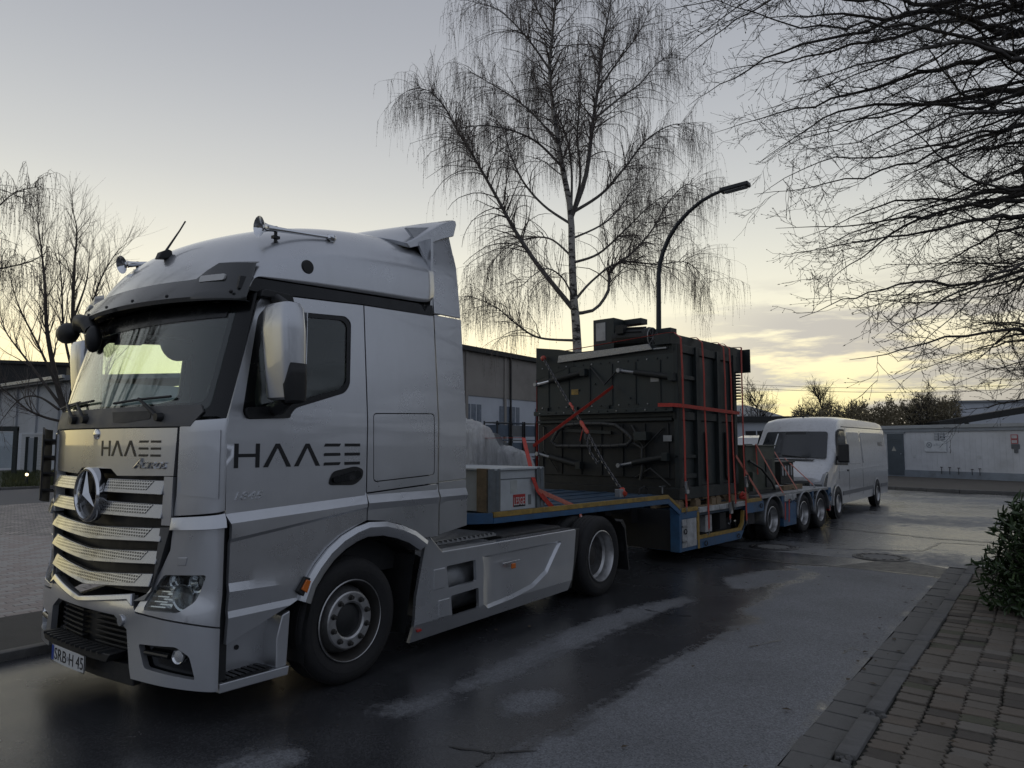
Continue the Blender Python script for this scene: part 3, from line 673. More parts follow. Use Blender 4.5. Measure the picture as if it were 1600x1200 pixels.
for y0 in (-.62, .22):
    panel('cowl_recess', [(y0, 1.875), (y0 - .05, 1.945), (y0 + .40, 1.945), (y0 + .40, 1.89), (y0 + .12, 1.868)], Fr, BLACKP, T, .01, .1, (), .004, d0=.010)
def wiper(y0, y1, zt):
    r = MB(); p0 = Vector(Fr(y0, 1.90, .03)); p1 = Vector(Fr(y1, 2.03, .035)); r.tube([p0, p0.lerp(p1, .6), p1], [.016, .012, .008], 8); q = r.build('wiper_arm', BLACKP, T)
    a = Vector(Fr(y1 - .30, 2.005, .022)); b = Vector(Fr(y1 + .30, 2.035, .022)); m = MB(); m.tube([a, (a + b) / 2 + Vector((.01, 0, .004)), b], .009, 6); m.build('wiper_blade', BLACKP, q)
    m = MB(); m.lathe([(.001, -.02), (.03, -.02), (.026, .02), (.001, .02)], 12, 'x', Fr(y0, 1.90, .025)); m.build('wiper_pivot', BLACKP, q)
wiper(-.20, -.45, 0); wiper(.72, .48, 0); wiper(-.42, -.72, 0)
panel('windscreen_shade_band', [(-1.06, 2.545), (1.05, 2.565), (1.06, 2.675), (-1.06, 2.675)], Fr, BLACKG, T, .003, .1, (), 0, d0=.001)
# ---- sun visor: a long lip above the windscreen
P = []
for i in range(33):
    U = -1.27 + 2.54 * i / 32; e = abs(U) / 1.27
    hh = .075 if e < .62 else .075 + .11 * min(1, (e - .62) / .12); row = []
    for (dz, d) in ((.0, .03), (-.004, .115), (.018, .128), (.055, .120), (.075 + hh, .085), (.095 + hh, .02)): row.append(Fr(U, 2.69 + dz - .025 * e * e, d * (1 - .35 * e ** 4)))
    P.append(row)
VISM = mat('visor_smoked_acrylic', (.035, .038, .038), .16, var=.1, coat=.5)
m = MB(); m.grid(P); vis = m.build('sun_visor', VISM, T, smooth=40, recalc=False); sd = vis.modifiers.new('thick', 'SOLIDIFY'); sd.thickness = .006
for U in (-.95, .95):
    panel('visor_lamp', round_poly([(U - .10, 2.805), (U + .10, 2.805), (U + .10, 2.850), (U - .10, 2.850)], .015), Fr, mat('visor_lamp_white', (.55, .55, .53), .3, coat=.4), vis, .02, .05, (), .006, d0=.108)
for U in (-.6, -.2, .2, .6, 1.15, -1.15):
    m = MB(); m.sphere(Fr(U, 2.735 - .02 * abs(U), .125), .014, 8); m.build('visor_screw', BLACKP, vis)
# ---- roof
top_ = [(1.02, 2.72), (.985, 2.92), (.93, 3.04), (.86, 3.14), (.75, 3.225), (.62, 3.29), (.46, 3.355), (.21, 3.43), (-.22, 3.51), (-.60, 3.55), (-.89, 3.545)]
crs_ = [2.72, 2.85, 2.90, 2.945, 2.995, 3.04, 3.085, 3.13, 3.17, 3.20, 3.215]
P = []
for (x, zt), zc in zip(top_, crs_):
    zb = lerp_tab([(-.89, 2.925), (1.02, 2.72 if x > .99 else 2.835)], x); zb = min(zb, zt); row = []
    bow = lambda y: .12 * (y / 1.1) ** 2 * max(0, min(1, (x + .2) / 1.0))
    half = [(1.150, zb), (1.146, (zb + zc) / 2), (1.135, zc), (1.118, zc + .012), (1.05, zc + (zt - zc) * .42), (.93, zc + (zt - zc) * .72), (.76, zc + (zt - zc) * .90), (.55, zt - .004), (.28, zt + .012), (0, zt + .018)]
    if x > .99: half = [(y, 2.72) for y, _ in half]
    row = [(x - bow(y), y, z) for y, z in half] + [(x - bow(y), -y, z) for y, z in half[-2::-1]]
    P.append(row)
m = MB(); m.grid(P); roof = m.build('roof', PAINT, T, smooth=28, recalc=False)
sb = roof.modifiers.new('sub', 'SUBSURF'); sb.levels = 1; sb.render_levels = 2; sd = roof.modifiers.new('thick', 'SOLIDIFY'); sd.thickness = .012
m = MB(); m.lathe([(.001, .012), (.046, .010), (.052, 0), (.052, -.03)], 20, 'y', (.43, 1.155, 2.985)); m.build('roof_side_cap', BLACKP, T)
# roof spoiler: a wedge rising to the rear edge
P = []; SEC = ((-.30, 3.505, 1), (-.50, 3.585, .85), (-.72, 3.66, .6), (-1.0, 3.745, .25), (-1.24, 3.805, 0), (-1.275, 3.805, 0), (-1.285, 3.77, 0), (-1.25, 3.655, 0), (-1.0, 3.60, .25), (-.7, 3.53, .6), (-.35, 3.47, 1))
for i in range(25):
    y = -1.06 + 2.12 * i / 24; e = abs(y) / 1.06
    P.append([(x - .34 * e ** 3 * k, y, z - .03 * e ** 8 - .05 * k * e ** 3) for x, z, k in SEC])
m = MB(); ns_ = len(SEC); m.add([p for r in P for p in r], [(i * ns_ + j, i * ns_ + (j + 1) % ns_, (i + 1) * ns_ + (j + 1) % ns_, (i + 1) * ns_ + j) for i in range(24) for j in range(ns_)] + [tuple(range(ns_)), tuple(24 * ns_ + j for j in range(ns_))])
sp = m.build('roof_spoiler', PAINT, T, smooth=40, bevel=.008)
m = MB(); m.box2((-1.2, -1.0, 2.9), (-1.15, 1.0, 3.62)); m.build('spoiler_frame', BLACKP, T)
m = MB(); m.prism([(-.89, 1.0), (-.89, 3.50), (-.86, 3.50), (-.86, 1.0)], 'y', -1.14, 1.14); m.build('cab_rear_wall', PAINT, T)
# ---- air horns and aerial
def horn(xb, y, zb, xe, ye, ze, lab):
    r = MB(); a = Vector((xb, y, zb)); b = Vector((xe, ye, ze)); t = (b - a)
    r.tube([a, a + t * .02, a + t * .06, a + t * .12, a + t * .25, a + t * .6, b], [.075, .058, .036, .026, .019, .014, .012], 16, caps=False); h = r.build('air_horn', CHROME, T, smooth=60)
    m = MB(); m.sphere(b, .035, 10, (1.2, 1, 1)); m.build('horn_driver', CHROME, h)
    for f in (.22, .96):
        p = a + t * f; m = MB(); m.tube([p + Vector((0, 0, .02)), p - Vector((0, 0, .10))], .012, 8); m.box((p.x, p.y, p.z - .06), (.05, .035, .02)); m.build('horn_bracket', BLACKP, h)
horn(.73, 1.0, 3.235, .14, 1.05, 3.285, ''); horn(.86, -.72, 3.20, .25, -.78, 3.36, '')
m = MB(); m.prism([(.86, 3.12), (.97, 3.10), (.95, 3.155), (.90, 3.185), (.87, 3.18)], 'y', .04, .11); an = m.build('aerial_foot', BLACKP, T, bevel=.008)
m = MB(); m.tube([(.905, .075, 3.17), (.80, .075, 3.36), (.76, .075, 3.44)], [.009, .006, .006], 6); m.build('aerial', BLACKP, an)
# ---- front: flap panel, lettering, badges
flap = [(-.875, 1.525), (-.885, 1.83), (.885, 1.83), (.865, 1.525), (.30, 1.515), (.22, 1.56), (-.22, 1.56), (-.30, 1.515)]
fp = panel('front_flap', flap, Fr, PAINT, T, .03, .07, (), .006, d0=.004)
def strokes(name, bars, ox, oz, k, kz, fn, parent, d=.0065, shear=0.0):
    for b in bars:
        panel(name, [(ox + (x + shear * z) * k, oz + z * kz) for x, z in b], fn, INK, parent, .0015, .12, (), 0, d0=d, smooth=0)
t_ = .13
LETTERS = [[(0, 0), (t_, 0), (t_, 1), (0, 1)], [(t_, .44), (.80 - t_, .44), (.80 - t_, .58), (t_, .58)], [(.80 - t_, 0), (.80, 0), (.80, 1), (.80 - t_, 1)],
           [(.92, 0), (1.08, 0), (1.39, .82), (1.71, 0), (1.87, 0), (1.46, 1), (1.32, 1)],
           [(1.97, 0), (2.13, 0), (2.44, .82), (2.76, 0), (2.92, 0), (2.51, 1), (2.37, 1)],
           [(3.06, .88), (3.11, 1), (3.72, 1), (3.72, .97), (3.66, .86), (3.06, .86)], [(3.06, .43), (3.06, .54), (3.11, .57), (3.68, .57), (3.72, .52), (3.70, .43)], [(3.06, 0), (3.06, .08), (3.10, .14), (3.72, .14), (3.72, .10), (3.66, 0)],
           [(3.88, .86), (4.52, .86), (4.52, 1), (3.88, 1)], [(3.88, .43), (4.52, .43), (4.52, .57), (3.88, .57)], [(3.88, 0), (4.52, 0), (4.52, .14), (3.88, .14)]]
strokes('lettering', LETTERS, .08, 1.645, .665 / 4.52, .105, Fr, fp)
strokes('lettering', [[(x, z) for x, z in b] for b in LETTERS], 0, 0, 1.03 / 4.52, .155, lambda a, b, d: S(1)(1.0 - a, 1.575 + b, d), T, d=.0025)
text_on('badge_lettering', '1845', .1, lambda a, b, d: S(1)(.985 - a, 1.375 + b, d), CHROME, T, width=.20, height=.05, shear=.3, d=.008, thick=.007, space=1.1)
text_on('badge_lettering', 'CTROS', .1, lambda a, b, d: Fr(.572 + a, 1.567 + b, d), CHROME, fp, width=.235, height=.045, shear=.35, d=.014, thick=.012)
text_on('badge_lettering', 'A', .1, lambda a, b, d: Fr(.485 + a, 1.567 + b, d), CHROME, fp, width=.085, height=.068, shear=.45, d=.016, thick=.012)
m = MB(); m.lathe([(.001, .02), (.018, .02), (.036, .012), (.040, 0), (.040, -.01)], 20, 'x', Fr(0, 1.795, 0)); m.build('crest_badge', CHROME, fp)
# ---- grille
panel('grille_back', [(-.86, .76), (.86, .76), (.86, 1.52), (-.86, 1.52)], Fr, BLACKP, T, .02, .12, (), 0, d0=-.07)
def slot_mat():
    m = mat('perforated_silver', (.42, .425, .43), .28, .8, var=.04, coat=.4); t = m.node_tree; n = t.nodes; l = t.links; b = n['Principled BSDF']
    tcn = n.new('ShaderNodeTexCoord'); sp_ = n.new('ShaderNodeSeparateXYZ'); l.new(tcn.outputs['Object'], sp_.inputs[0]); cb = n.new('ShaderNodeCombineXYZ'); l.new(sp_.outputs[1], cb.inputs[0]); l.new(sp_.outputs[2], cb.inputs[1])
    br = n.new('ShaderNodeTexBrick'); l.new(cb.outputs[0], br.inputs[0]); br.inputs['Scale'].default_value = 1; br.inputs['Brick Width'].default_value = .026; br.inputs['Row Height'].default_value = .0185; br.inputs['Mortar Size'].default_value = .0040; br.inputs['Mortar Smooth'].default_value = .1
    src = b.inputs['Base Color'].links[0].from_socket; mm = n.new('ShaderNodeMix'); mm.data_type = 'RGBA'; l.new(br.outputs['Fac'], mm.inputs[0]); mm.inputs[6].default_value = (.006, .006, .007, 1); l.new(src, mm.inputs[7]); l.new(mm.outputs[2], b.inputs['Base Color'])
    l.new(br.outputs['Fac'], b.inputs['Metallic'])
    bp = n.new('ShaderNodeBump'); bp.inputs['Strength'].default_value = 1; bp.inputs['Distance'].default_value = .004; l.new(br.outputs['Fac'], bp.inputs['Height']); l.new(bp.outputs[0], b.inputs['Normal']); return m
SLOT = slot_mat()
def bar(z0, z1, u, droop, k0=0.0):
    dr = lambda U: -droop * max(0, 1 - abs(U) / .74)
    fn = lambda U, z, d: Fr(U, z + dr(U), d + .035 - .030 * (z - z0) / (z1 - z0))
    segs = [(-u, u)] if not k0 else [(-u, -k0), (k0, u)]
    for a, b in segs:
        q = panel('grille_bar', [(a, z0), (b, z0), (b, z1), (a, z1)], fn, GRILLSIL, T, .03, .05, (), .006)
        h = (z1 - z0)
        A = a + (.10 if a == -u else .01); Bq = b - (.10 if b == u else .01)
        panel('grille_mesh', [(A, z0 + h * .30), (Bq - .05 * (b == u), z0 + h * .30), (Bq, z1 - h * .06), (A - .0, z1 - h * .06)], fn, SLOT, q, .004, .05, (), 0, d0=.0035)
bar(1.405, 1.495, .80, .0, .19); bar(1.255, 1.345, .80, .0, .15); bar(1.110, 1.195, .80, .028); bar(.970, 1.052, .77, .040); bar(.828, .908, .72, .052)
for sg in (1, -1):
    panel('grille_frame', [(sg * .795, 1.215), (sg * .875, 1.215), (sg * .88, 1.52), (sg * .805, 1.52)], Fr, PAINT, T, .06, .06, (), .008, d0=.02)
    panel('grille_frame', [(sg * .80, .98), (sg * .70, .745), (sg * .60, .73), (sg * .735, .80), (sg * .79, 1.20), (sg * .875, 1.205)], Fr, mat('grille_edge_grey', (.16, .165, .17), .35, .6), T, .06, .06, (), .008, d0=.022)
    # corner panels
    panel('corner_panel', [(sg * .895, 1.40), (sg * .90, 1.835), (sg * 1.0, 1.875), (sg * 1.375, 1.89), (sg * 1.375, 1.315), (sg * .88, 1.275), (sg * .885, 1.34)], Fr, PAINT, T, .03, .06, (), .006, d0=.002)
    panel('corner_flap', [(sg * .915, 1.41), (sg * .92, 1.80), (sg * 1.26, 1.815), (sg * 1.26, 1.39)], Fr, PAINT, T, .02, .06, (), .006, d0=.012)
    hl = round_poly([(sg * .70, .685), (sg * .98, .69), (sg * 1.08, .76), (sg * 1.16, .925), (sg * .82, .905), (sg * .73, .80)], .025)
    panel('headlight_surround', [(sg * .625, .670), (sg * 1.375, .615), (sg * 1.375, 1.295), (sg * .885, 1.262), (sg * .865, 1.06), (sg * .79, .93), (sg * .66, .75)], Fr, PAINT, T, .03, .05, [hl], .006, d0=.004)
    panel('corner_ledge', [(sg * .885, 1.19), (sg * 1.375, 1.215), (sg * 1.375, 1.30), (sg * .885, 1.265)], lambda U, z, d: Fr(U, z, d + .03 * max(0, min(1, (1.30 - z) / .06))), PAINT, T, .03, .05, (), .008, d0=.006)
    panel('marker_emboss', [(sg * .93, 1.02), (sg * 1.0, 1.025), (sg * .99, .975), (sg * .925, .97)], Fr, PAINT, T, .01, .1, (), .004, d0=.008)
    # headlight
    hd = panel('headlight', hl, Fr, RIMSTEEL, T, .01, .06, (), 0, d0=-.10)
    panel('headlight_reflector', [(sg * .72, .70), (sg * .88, .70), (sg * .90, .88), (sg * .80, .88)], Fr, CHROME, hd, .01, .03, (), 0, d0=-.05)
    for k in range(5): panel('reflector_rib', [(sg * .71, .70 + k * .030), (sg * .86, .705 + k * .030), (sg * .86, .715 + k * .030), (sg * .715, .71 + k * .030)], Fr, CHROME, hd, .03, .05, (), .002, d0=-.02)
    c = Vector(Fr(sg * .965, .775, -.02))
    n_ = (Vector(Fr(sg * .965, .775, .1)) - c).normalized()
    def ringp(r0, r1, dpt, nm, mt):
        q = MB(); q.lathe([(r0, -dpt), (r1, 0), (r1 + .012, .004), (r1 + .014, -.004), (r0 + .01, -dpt)], 28, 'x', closed=True); o_ = q.build(nm, mt, hd, smooth=40); o_.location = c; o_.rotation_euler = n_.to_track_quat('X', 'Z').to_euler(); return o_
    ringp(.055, .072, .05, 'lamp_bezel', CHROME)
    q = MB(); q.lathe([(.058, -.04), (.056, -.02), (.045, -.004), (.025, .006), (.001, .01)], 28, 'x'); o_ = q.build('projector_lens', LENSGLASS, hd, smooth=60); o_.location = c; o_.rotation_euler = n_.to_track_quat('X', 'Z').to_euler()
    c = Vector(Fr(sg * 1.05, .865, -.03)); n_ = (Vector(Fr(sg * 1.05, .865, .1)) - c).normalized(); ringp(.03, .048, .05, 'lamp_bezel', CHROME)
    c = Vector(Fr(sg * .88, .865, -.03)); n_ = (Vector(Fr(sg * .88, .865, .1)) - c).normalized(); ringp(.02, .036, .04, 'lamp_bezel', CHROME)
    panel('headlight_cover', hl, Fr, LENSGLASS, hd, .004, .06, (), 0, d0=.0)
# ---- bumper
fog = lambda s_: round_poly([(s_ * .68, .475), (s_ * .98, .49), (s_ * 1.08, .44), (s_ * 1.13, .305), (s_ * .74, .335)], .02)
panel('bumper', [(-1.375, .235), (-.62, .255), (-.60, .32), (-.56, .55), (-.42, .625), (.42, .625), (.56, .55), (.60, .32), (.62, .255), (1.375, .235), (1.375, .605), (.64, .658), (.56, .755), (0, .675), (-.56, .755), (-.64, .658), (-1.375, .605)],
      Fr, PAINT, T, .04, .05, [fog(1), fog(-1)], .008, d0=.006)
panel('bumper_lip', [(-.62, .70), (-.58, .775), (0, .70), (.58, .775), (.62, .70), (.55, .735), (0, .665), (-.55, .735)], Fr, PAINT, T, .03, .05, (), .008, d0=.035)
m = MB(); m.lathe([(.001, .01), (.034, .01), (.038, .004), (.038, -.01)], 20, 'x', Fr(.50, .60, .006)); m.build('tow_eye_cap', PAINT, T)
panel('intake_back', [(-.60, .22), (.60, .22), (.58, .65), (-.58, .65)], Fr, BLACKP, T, .02, .12, (), 0, d0=-.10)
panel('intake_floor', [(-.62, .20), (.62, .20), (.60, .33), (-.60, .33)], Fr, BLACKP, T, .06, .1, (), .01, d0=-.015)
for k in range(6):
    for s_ in (-1, 1): panel('intake_slat', [(s_ * .10, .40 + k * .034), (s_ * .50, .40 + k * .034), (s_ * .50, .414 + k * .034), (s_ * .10, .414 + k * .034)], Fr, BLACKP, T, .04, .2, (), .003, d0=-.05)
for s_ in (1, -1):
    panel('fog_recess', [(s_ * .66, .29), (s_ * 1.15, .28), (s_ * 1.12, .51), (s_ * .66, .51)], Fr, BLACKG, T, .02, .08, (), 0, d0=-.05)
    c = Vector(Fr(s_ * .99, .43, -.01)); q = MB(); q.lathe([(.001, .0), (.036, -.002), (.043, .008), (.047, .0), (.047, -.05)], 24, 'x'); fo = q.build('fog_light', CHROME, T, smooth=40); fo.location = c; n_ = Vector(Fr(s_ * .99, .43, .1)) - c; fo.rotation_euler = n_.to_track_quat('X', 'Z').to_euler()
    q = MB(); q.tube([Fr(s_ * .72, .425, -.02), Fr(s_ * .93, .425, -.01)], .018, 10); q.build('fog_trim', BLACKG, T)
# step treads over the number plate
m = MB()
for k in range(13): m.beam(Fr(-.40 + k * .068, .405, -.01), Fr(-.43 + k * .068, .400, .085), .030, .016)
m.build('bumper_step_tread', BLACKP, T, smooth=0)
panel('bumper_step', [(-.46, .345), (.46, .345), (.50, .40), (-.50, .40)], Fr, BLACKP, T, .12, .06, (), .008, d0=.07)
PLW = mat('plate_white', (.62, .63, .62), .4, var=.03); PLB = mat('plate_blue', (.02, .06, .32), .4)
PF = lambda a, b, d: Fr(-.26 + a, .245 + b, d + .080)
pl = panel('number_plate', round_poly([(0, 0), (.50, 0), (.50, .11), (0, .11)], .012), PF, PLW, T, .006, .08, (), .001)
panel('plate_band', [(.006, .006), (.045, .006), (.045, .104), (.006, .104)], PF, PLB, pl, .001, .1, (), 0, d0=.0015)
text_on('plate_text', 'SRB', .1, lambda a, b, d: PF(.058 + a, .017 + b, d), INK, pl, width=.195, height=.077, d=.002, bold=.0)
text_on('plate_text', 'H 45', .1, lambda a, b, d: PF(.295 + a, .017 + b, d), INK, pl, width=.19, height=.077, d=.002)
m = MB(); m.lathe([(.001, .002), (.014, .002), (.014, 0)], 14, 'x', PF(.274, .055, .001)); m.build('plate_seal', mat('plate_seal_grey', (.35, .36, .38), .5), pl)
m = MB()
for pr in ([(0, 0), (.50, 0)], [(0, .11), (.50, .11)], [(0, 0), (0, .11)], [(.50, 0), (.50, .11)]): m.tube([PF(a, b, .001) for a, b in pr], .003, 5)
m.build('plate_rim', BLACKP, pl)
# ---- star emblem
c = Vector(Fr(0, 1.380, .050))
m = MB(); m.lathe([(.155, .0), (.162, .014), (.176, .014), (.187, .0), (.187, -.05), (.155, -.04)], 48, 'x', c, closed=True); em = m.build('emblem', CHROME, T, smooth=35)
m = MB(); m.lathe([(.001, -.02), (.165, -.02), (.165, -.05), (.001, -.05)], 40, 'x', c); m.build('emblem_back', BLACKG, em)
m = MB(); ctr = (.03, 0, 0)
for k in range(3):
    a = math.pi / 2 + k * 2 * math.pi / 3
    tip = (.008, .168 * math.cos(a), .168 * math.sin(a)); l_ = (0, .034 * math.cos(a + math.pi / 3), .034 * math.sin(a + math.pi / 3)); r_ = (0, .034 * math.cos(a - math.pi / 3), .034 * math.sin(a - math.pi / 3))
    vs = [tuple(c[i] + q[i] for i in range(3)) for q in (ctr, l_, tip, r_)]
    m.add(vs, [(0, 1, 2), (0, 2, 3), (1, 3, 2)])
m.build('emblem_star', mat('star_chrome', (.62, .63, .64), .18, 1.0, var=.02), em, smooth=0)
# ---- mirrors
def mirror(sg):
    M0 = Vector((.80, sg * 1.42, 2.38))
    N_ = 28; cx_ = lambda z: .80 + (z - 2.32) * .06
    def shell(zs, a0, a1, k, sc):
        out = []
        for z, wd, dp in zs:
            row = []
            for q in range(k + 1):
                a = a0 + (a1 - a0) * q / k; ca, sa = math.cos(a), math.sin(a); e = .42
                row.append((cx_(z) + sc * dp * math.copysign(abs(ca) ** e, ca), sg * (1.43 + sc * wd * math.copysign(abs(sa) ** e, sa)), z))
            out.append(row)
        return out
    zs = ((2.005, .10, .05), (2.02, .125, .072), (2.2, .135, .082), (2.45, .14, .088), (2.585, .135, .082), (2.62, .12, .062), (2.63, .09, .035))
    r = MB(); r.grid(shell(zs, 0, 2 * math.pi, N_, 1.0)); P = shell(zs, 0, 2 * math.pi, N_, 1.0); n0 = len(P[0])
    r.f += [tuple(range(n0 - 1)), tuple((len(P) - 1) * n0 + j for j in range(n0 - 1))]
    h = r.build('mirror', PAINT, T, smooth=40)
    P = shell(((1.985, .105, .06), (2.0, .128, .078), (2.06, .133, .082), (2.12, .135, .084), (2.17, .136, .085), (2.235, .137, .086)), RAD(28), RAD(200), 24, 1.03)
    for i, row in enumerate(P):
        for q in range(len(row)):
            x, y, z = row[q]; f = min(1, max(0, (q / 24 - .02) / .22)); row[q] = (x, y, 1.985 + (z - 1.985) * (.45 + .55 * f))
    r = MB(); r.grid(P); q_ = r.build('mirror_base', BLACKP, h, smooth=40, recalc=False); q_.modifiers.new('t', 'SOLIDIFY').thickness = .008
    r = MB(); r.box((.712, sg * 1.43, 2.32), (.006, .22, .50)); r.build('mirror_glass', CHROME, h)
    r = MB(); r.tube([(.79, sg * 1.43, 2.62), (.76, sg * 1.28, 2.69), (.70, sg * 1.15, 2.70)], .028, 10); r.build('mirror_arm', BLACKP, h, smooth=40)
    r = MB(); r.tube([(.77, sg * 1.43, 2.01), (.75, sg * 1.32, 1.96), (.72, sg * 1.2, 1.96)], .045, 10); r.build('mirror_arm', BLACKP, h, smooth=40)
    r = MB(); r.prism([(.83, 2.70), (.82, 2.745), (.79, 2.76), (.58, 2.755), (.56, 2.70)], 'y', sg * 1.15, sg * 1.20); r.build('mirror_bracket', BLACKP, h, bevel=.01)
panel('mirror_foot', round_poly([(.93, 1.89), (.94, 1.96), (.62, 1.985), (.60, 1.90)], .03), S(1), BLACKP, T, .03, .08, (), .01, d0=.03)
mirror(1); mirror(-1)
# front mirror on the passenger corner of the windscreen
m = MB(); m.tube([(1.10, -.86, 2.66), (1.15, -.72, 2.69), (1.16, -.58, 2.66), (1.165, -.47, 2.58)], [.05, .055, .055, .05], 12); fm = m.build('front_mirror', BLACKP, T, smooth=50)
m = MB(); m.sphere((1.165, -.44, 2.52), .10, 14, (.55, .75, 1.05)); m.build('front_mirror_head', BLACKP, fm, smooth=60)
m = MB(); m.sphere((1.13, -.99, 2.62), .12, 14, (.6, 1.25, .72)); m.build('kerb_mirror', BLACKP, fm, smooth=60)
# ---- interior
m = MB(); m.prism([(1.12, 1.5), (1.10, 1.90), (.82, 1.96), (.62, 1.80), (.60, 1.2)], 'y', -1.12, 1.12); m.build('dashboard', INTERIOR, T, bevel=.03)
for y in (.52, -.55):
    m = MB(); m.box((.05, y, 1.70), (.50, .50, .16)); m.build('seat_cushion', SEATF, T, bevel=.05)
    m = MB(); m.prism([(-.22, 1.72), (-.42, 2.38), (-.30, 2.42), (-.08, 1.74)], 'y', y - .25, y + .25); m.build('seat_back', SEATF, T, bevel=.05)
    m = MB(); m.box((-.37, y, 2.50), (.10, .28, .20)); m.build('headrest', SEATF, T, bevel=.04)
m = MB(); m.lathe([(.215, -.012), (.228, 0), (.215, .012), (.202, 0)], 32, 'x', (0, 0, 0), closed=True); m.box((0, 0, 0), (.02, .4, .03)); m.box((0, 0, 0), (.03, .10, .10)); sw_ = m.build('steering_wheel', INTERIOR, T, smooth=50); sw_.location = (.60, .52, 1.98); sw_.rotation_euler = (0, RAD(38), 0)
m = MB(); m.box2((-.84, -1.1, 1.3), (-.82, 1.1, 3.0)); m.build('cab_back_trim', INTERIOR, T)
m = MB(); m.box2((-.84, -1.1, 1.28), (1.05, 1.1, 1.32)); m.build('cab_floor', INTERIOR, T)
m = MB(); m.box2((-.84, -1.05, 2.86), (.86, 1.05, 2.88)); m.build('headlining', mat('headlining_grey', (.16, .16, .155), .9), T)
m = MB(); m.box2((.78, -.95, 2.66), (.98, .95, 2.86)); m.build('overhead_console', INTERIOR, T, bevel=.04)
for sg in (1, -1):
    m = MB(); m.box2((-.84, min(sg * 1.085, sg * 1.10), 1.30), (.02, max(sg * 1.085, sg * 1.10), 2.87)); m.build('side_trim', INTERIOR, T)
    m = MB(); m.box2((.02, min(sg * 1.085, sg * 1.10), 2.70), (.86, max(sg * 1.085, sg * 1.10), 2.87)); m.build('side_trim', INTERIOR, T)
panel('corner_vane', [(-.99, 1.30), (-.99, 1.80), (-1.1, 1.86), (-1.36, 1.84), (-1.36, 1.25)], Fr, BLACKP, T, .012, .06, (), .004, d0=.10)
for k in range(4): panel('vane_rib', [(-1.0, 1.36 + k * .13), (-1.34, 1.33 + k * .13), (-1.34, 1.345 + k * .13), (-1.0, 1.375 + k * .13)], Fr, BLACKP, T, .08, .1, (), .002, d0=.09)
m = MB(); m.prism([(.16 + .17 * math.cos(a), 2.68 + .19 * math.sin(a)) for a in [math.pi + math.pi * j / 12 for j in range(13)]], 'y', -1.10, -1.08); m.build('rolled_blind', SEATF, T)
m = MB(); m.prism([(.70, 2.68), (.72, 2.58), (.50, 2.60), (.40, 2.68)], 'y', -1.10, -1.08); m.build('rolled_blind', SEATF, T)
# ---- chassis
m = MB()
for y in (.42, -.42): m.box2((-4.45, y - .05, .55), (.9, y + .05, .80))
for x in (-1.4, -2.4, -3.3, -4.3): m.box2((x - .06, -.40, .58), (x + .06, .40, .74))
m.build('frame_rails', CHASSIS, T)
m = MB(); m.box2((-.85, -1.0, .72), (1.0, 1.0, 1.27)); m.build('engine_tunnel', CHASSIS, T)
m = MB(); m.box2((-.52, -.62, .22), (.5, .62, .72)); m.build('engine', CHASSIS, T)
m = MB(); m.lathe([(.001, -1.0), (.06, -1.0), (.06, 1.0), (.001, 1.0)], 12, 'y', (0, 0, .44)); m.build('front_axle', CHASSIS, T)
m = MB(); m.lathe([(.001, -.9), (.09, -.9), (.09, -.2), (.22, -.12), (.22, .12), (.09, .2), (.09, .9), (.001, .9)], 16, 'y', (-3.7, 0, .45)); m.build('drive_axle', CHASSIS, T)
for k in range(11):
    m = MB(); m.beam((-.98 - k * .0, .0, 0), (-.98, .0, 0), .01, .01)
cat = MB()
for k in range(14): cat.box((-1.05 - k * .065, .62, .865), (.026, .80, .022))
for y in (.24, .62, 1.0): cat.box((-1.48, y, .85), (.95, .02, .02))
cat.build('catwalk_grating', STEEL, T, smooth=0)
m = MB(); m.box2((-3.05, -1.0, .70), (-2.0, 1.05, .84)); m.build('chassis_cover', BLACKP, T, bevel=.02)
m = MB(); m.box2((-3.55, -.45, .80), (-2.75, .45, .88)); m.build('fifth_wheel', CHASSIS, T, bevel=.03)
# ---- wheels
def tyre_profile(R, r, w):
    return [(r, -w * .40), (r + (R - r) * .35, -w * .5), (R - .05, -w * .49), (R - .012, -w * .42), (R, -w * .30), (R, w * .30), (R - .012, w * .42), (R - .05, w * .49), (r + (R - r) * .35, w * .5), (r, w * .40)]
def tyre(name, R, r, w, parent, y=0):
    m = MB(); m.lathe(tyre_profile(R, r, w), 56, 'y', (0, y, 0), closed=True)
    for dy in (-.26, -.09, .09, .26):
        m.lathe([(R + .004, w * dy - .012), (R + .004, w * dy + .012), (R - .004, w * dy + .012), (R - .004, w * dy - .012)], 56, 'y', (0, y, 0), closed=True)
    t = m.build(name, RUBBER, parent, smooth=45)
    m = MB(); m.lathe([(r + (R - r) * .42, w * .500), (r + (R - r) * .46, w * .506), (r + (R - r) * .52, w * .500)], 56, 'y', (0, y, 0)); m.f = m.f[:-2]; m.build('sidewall_ring', RUBBER, t, smooth=60, recalc=False)
    return t
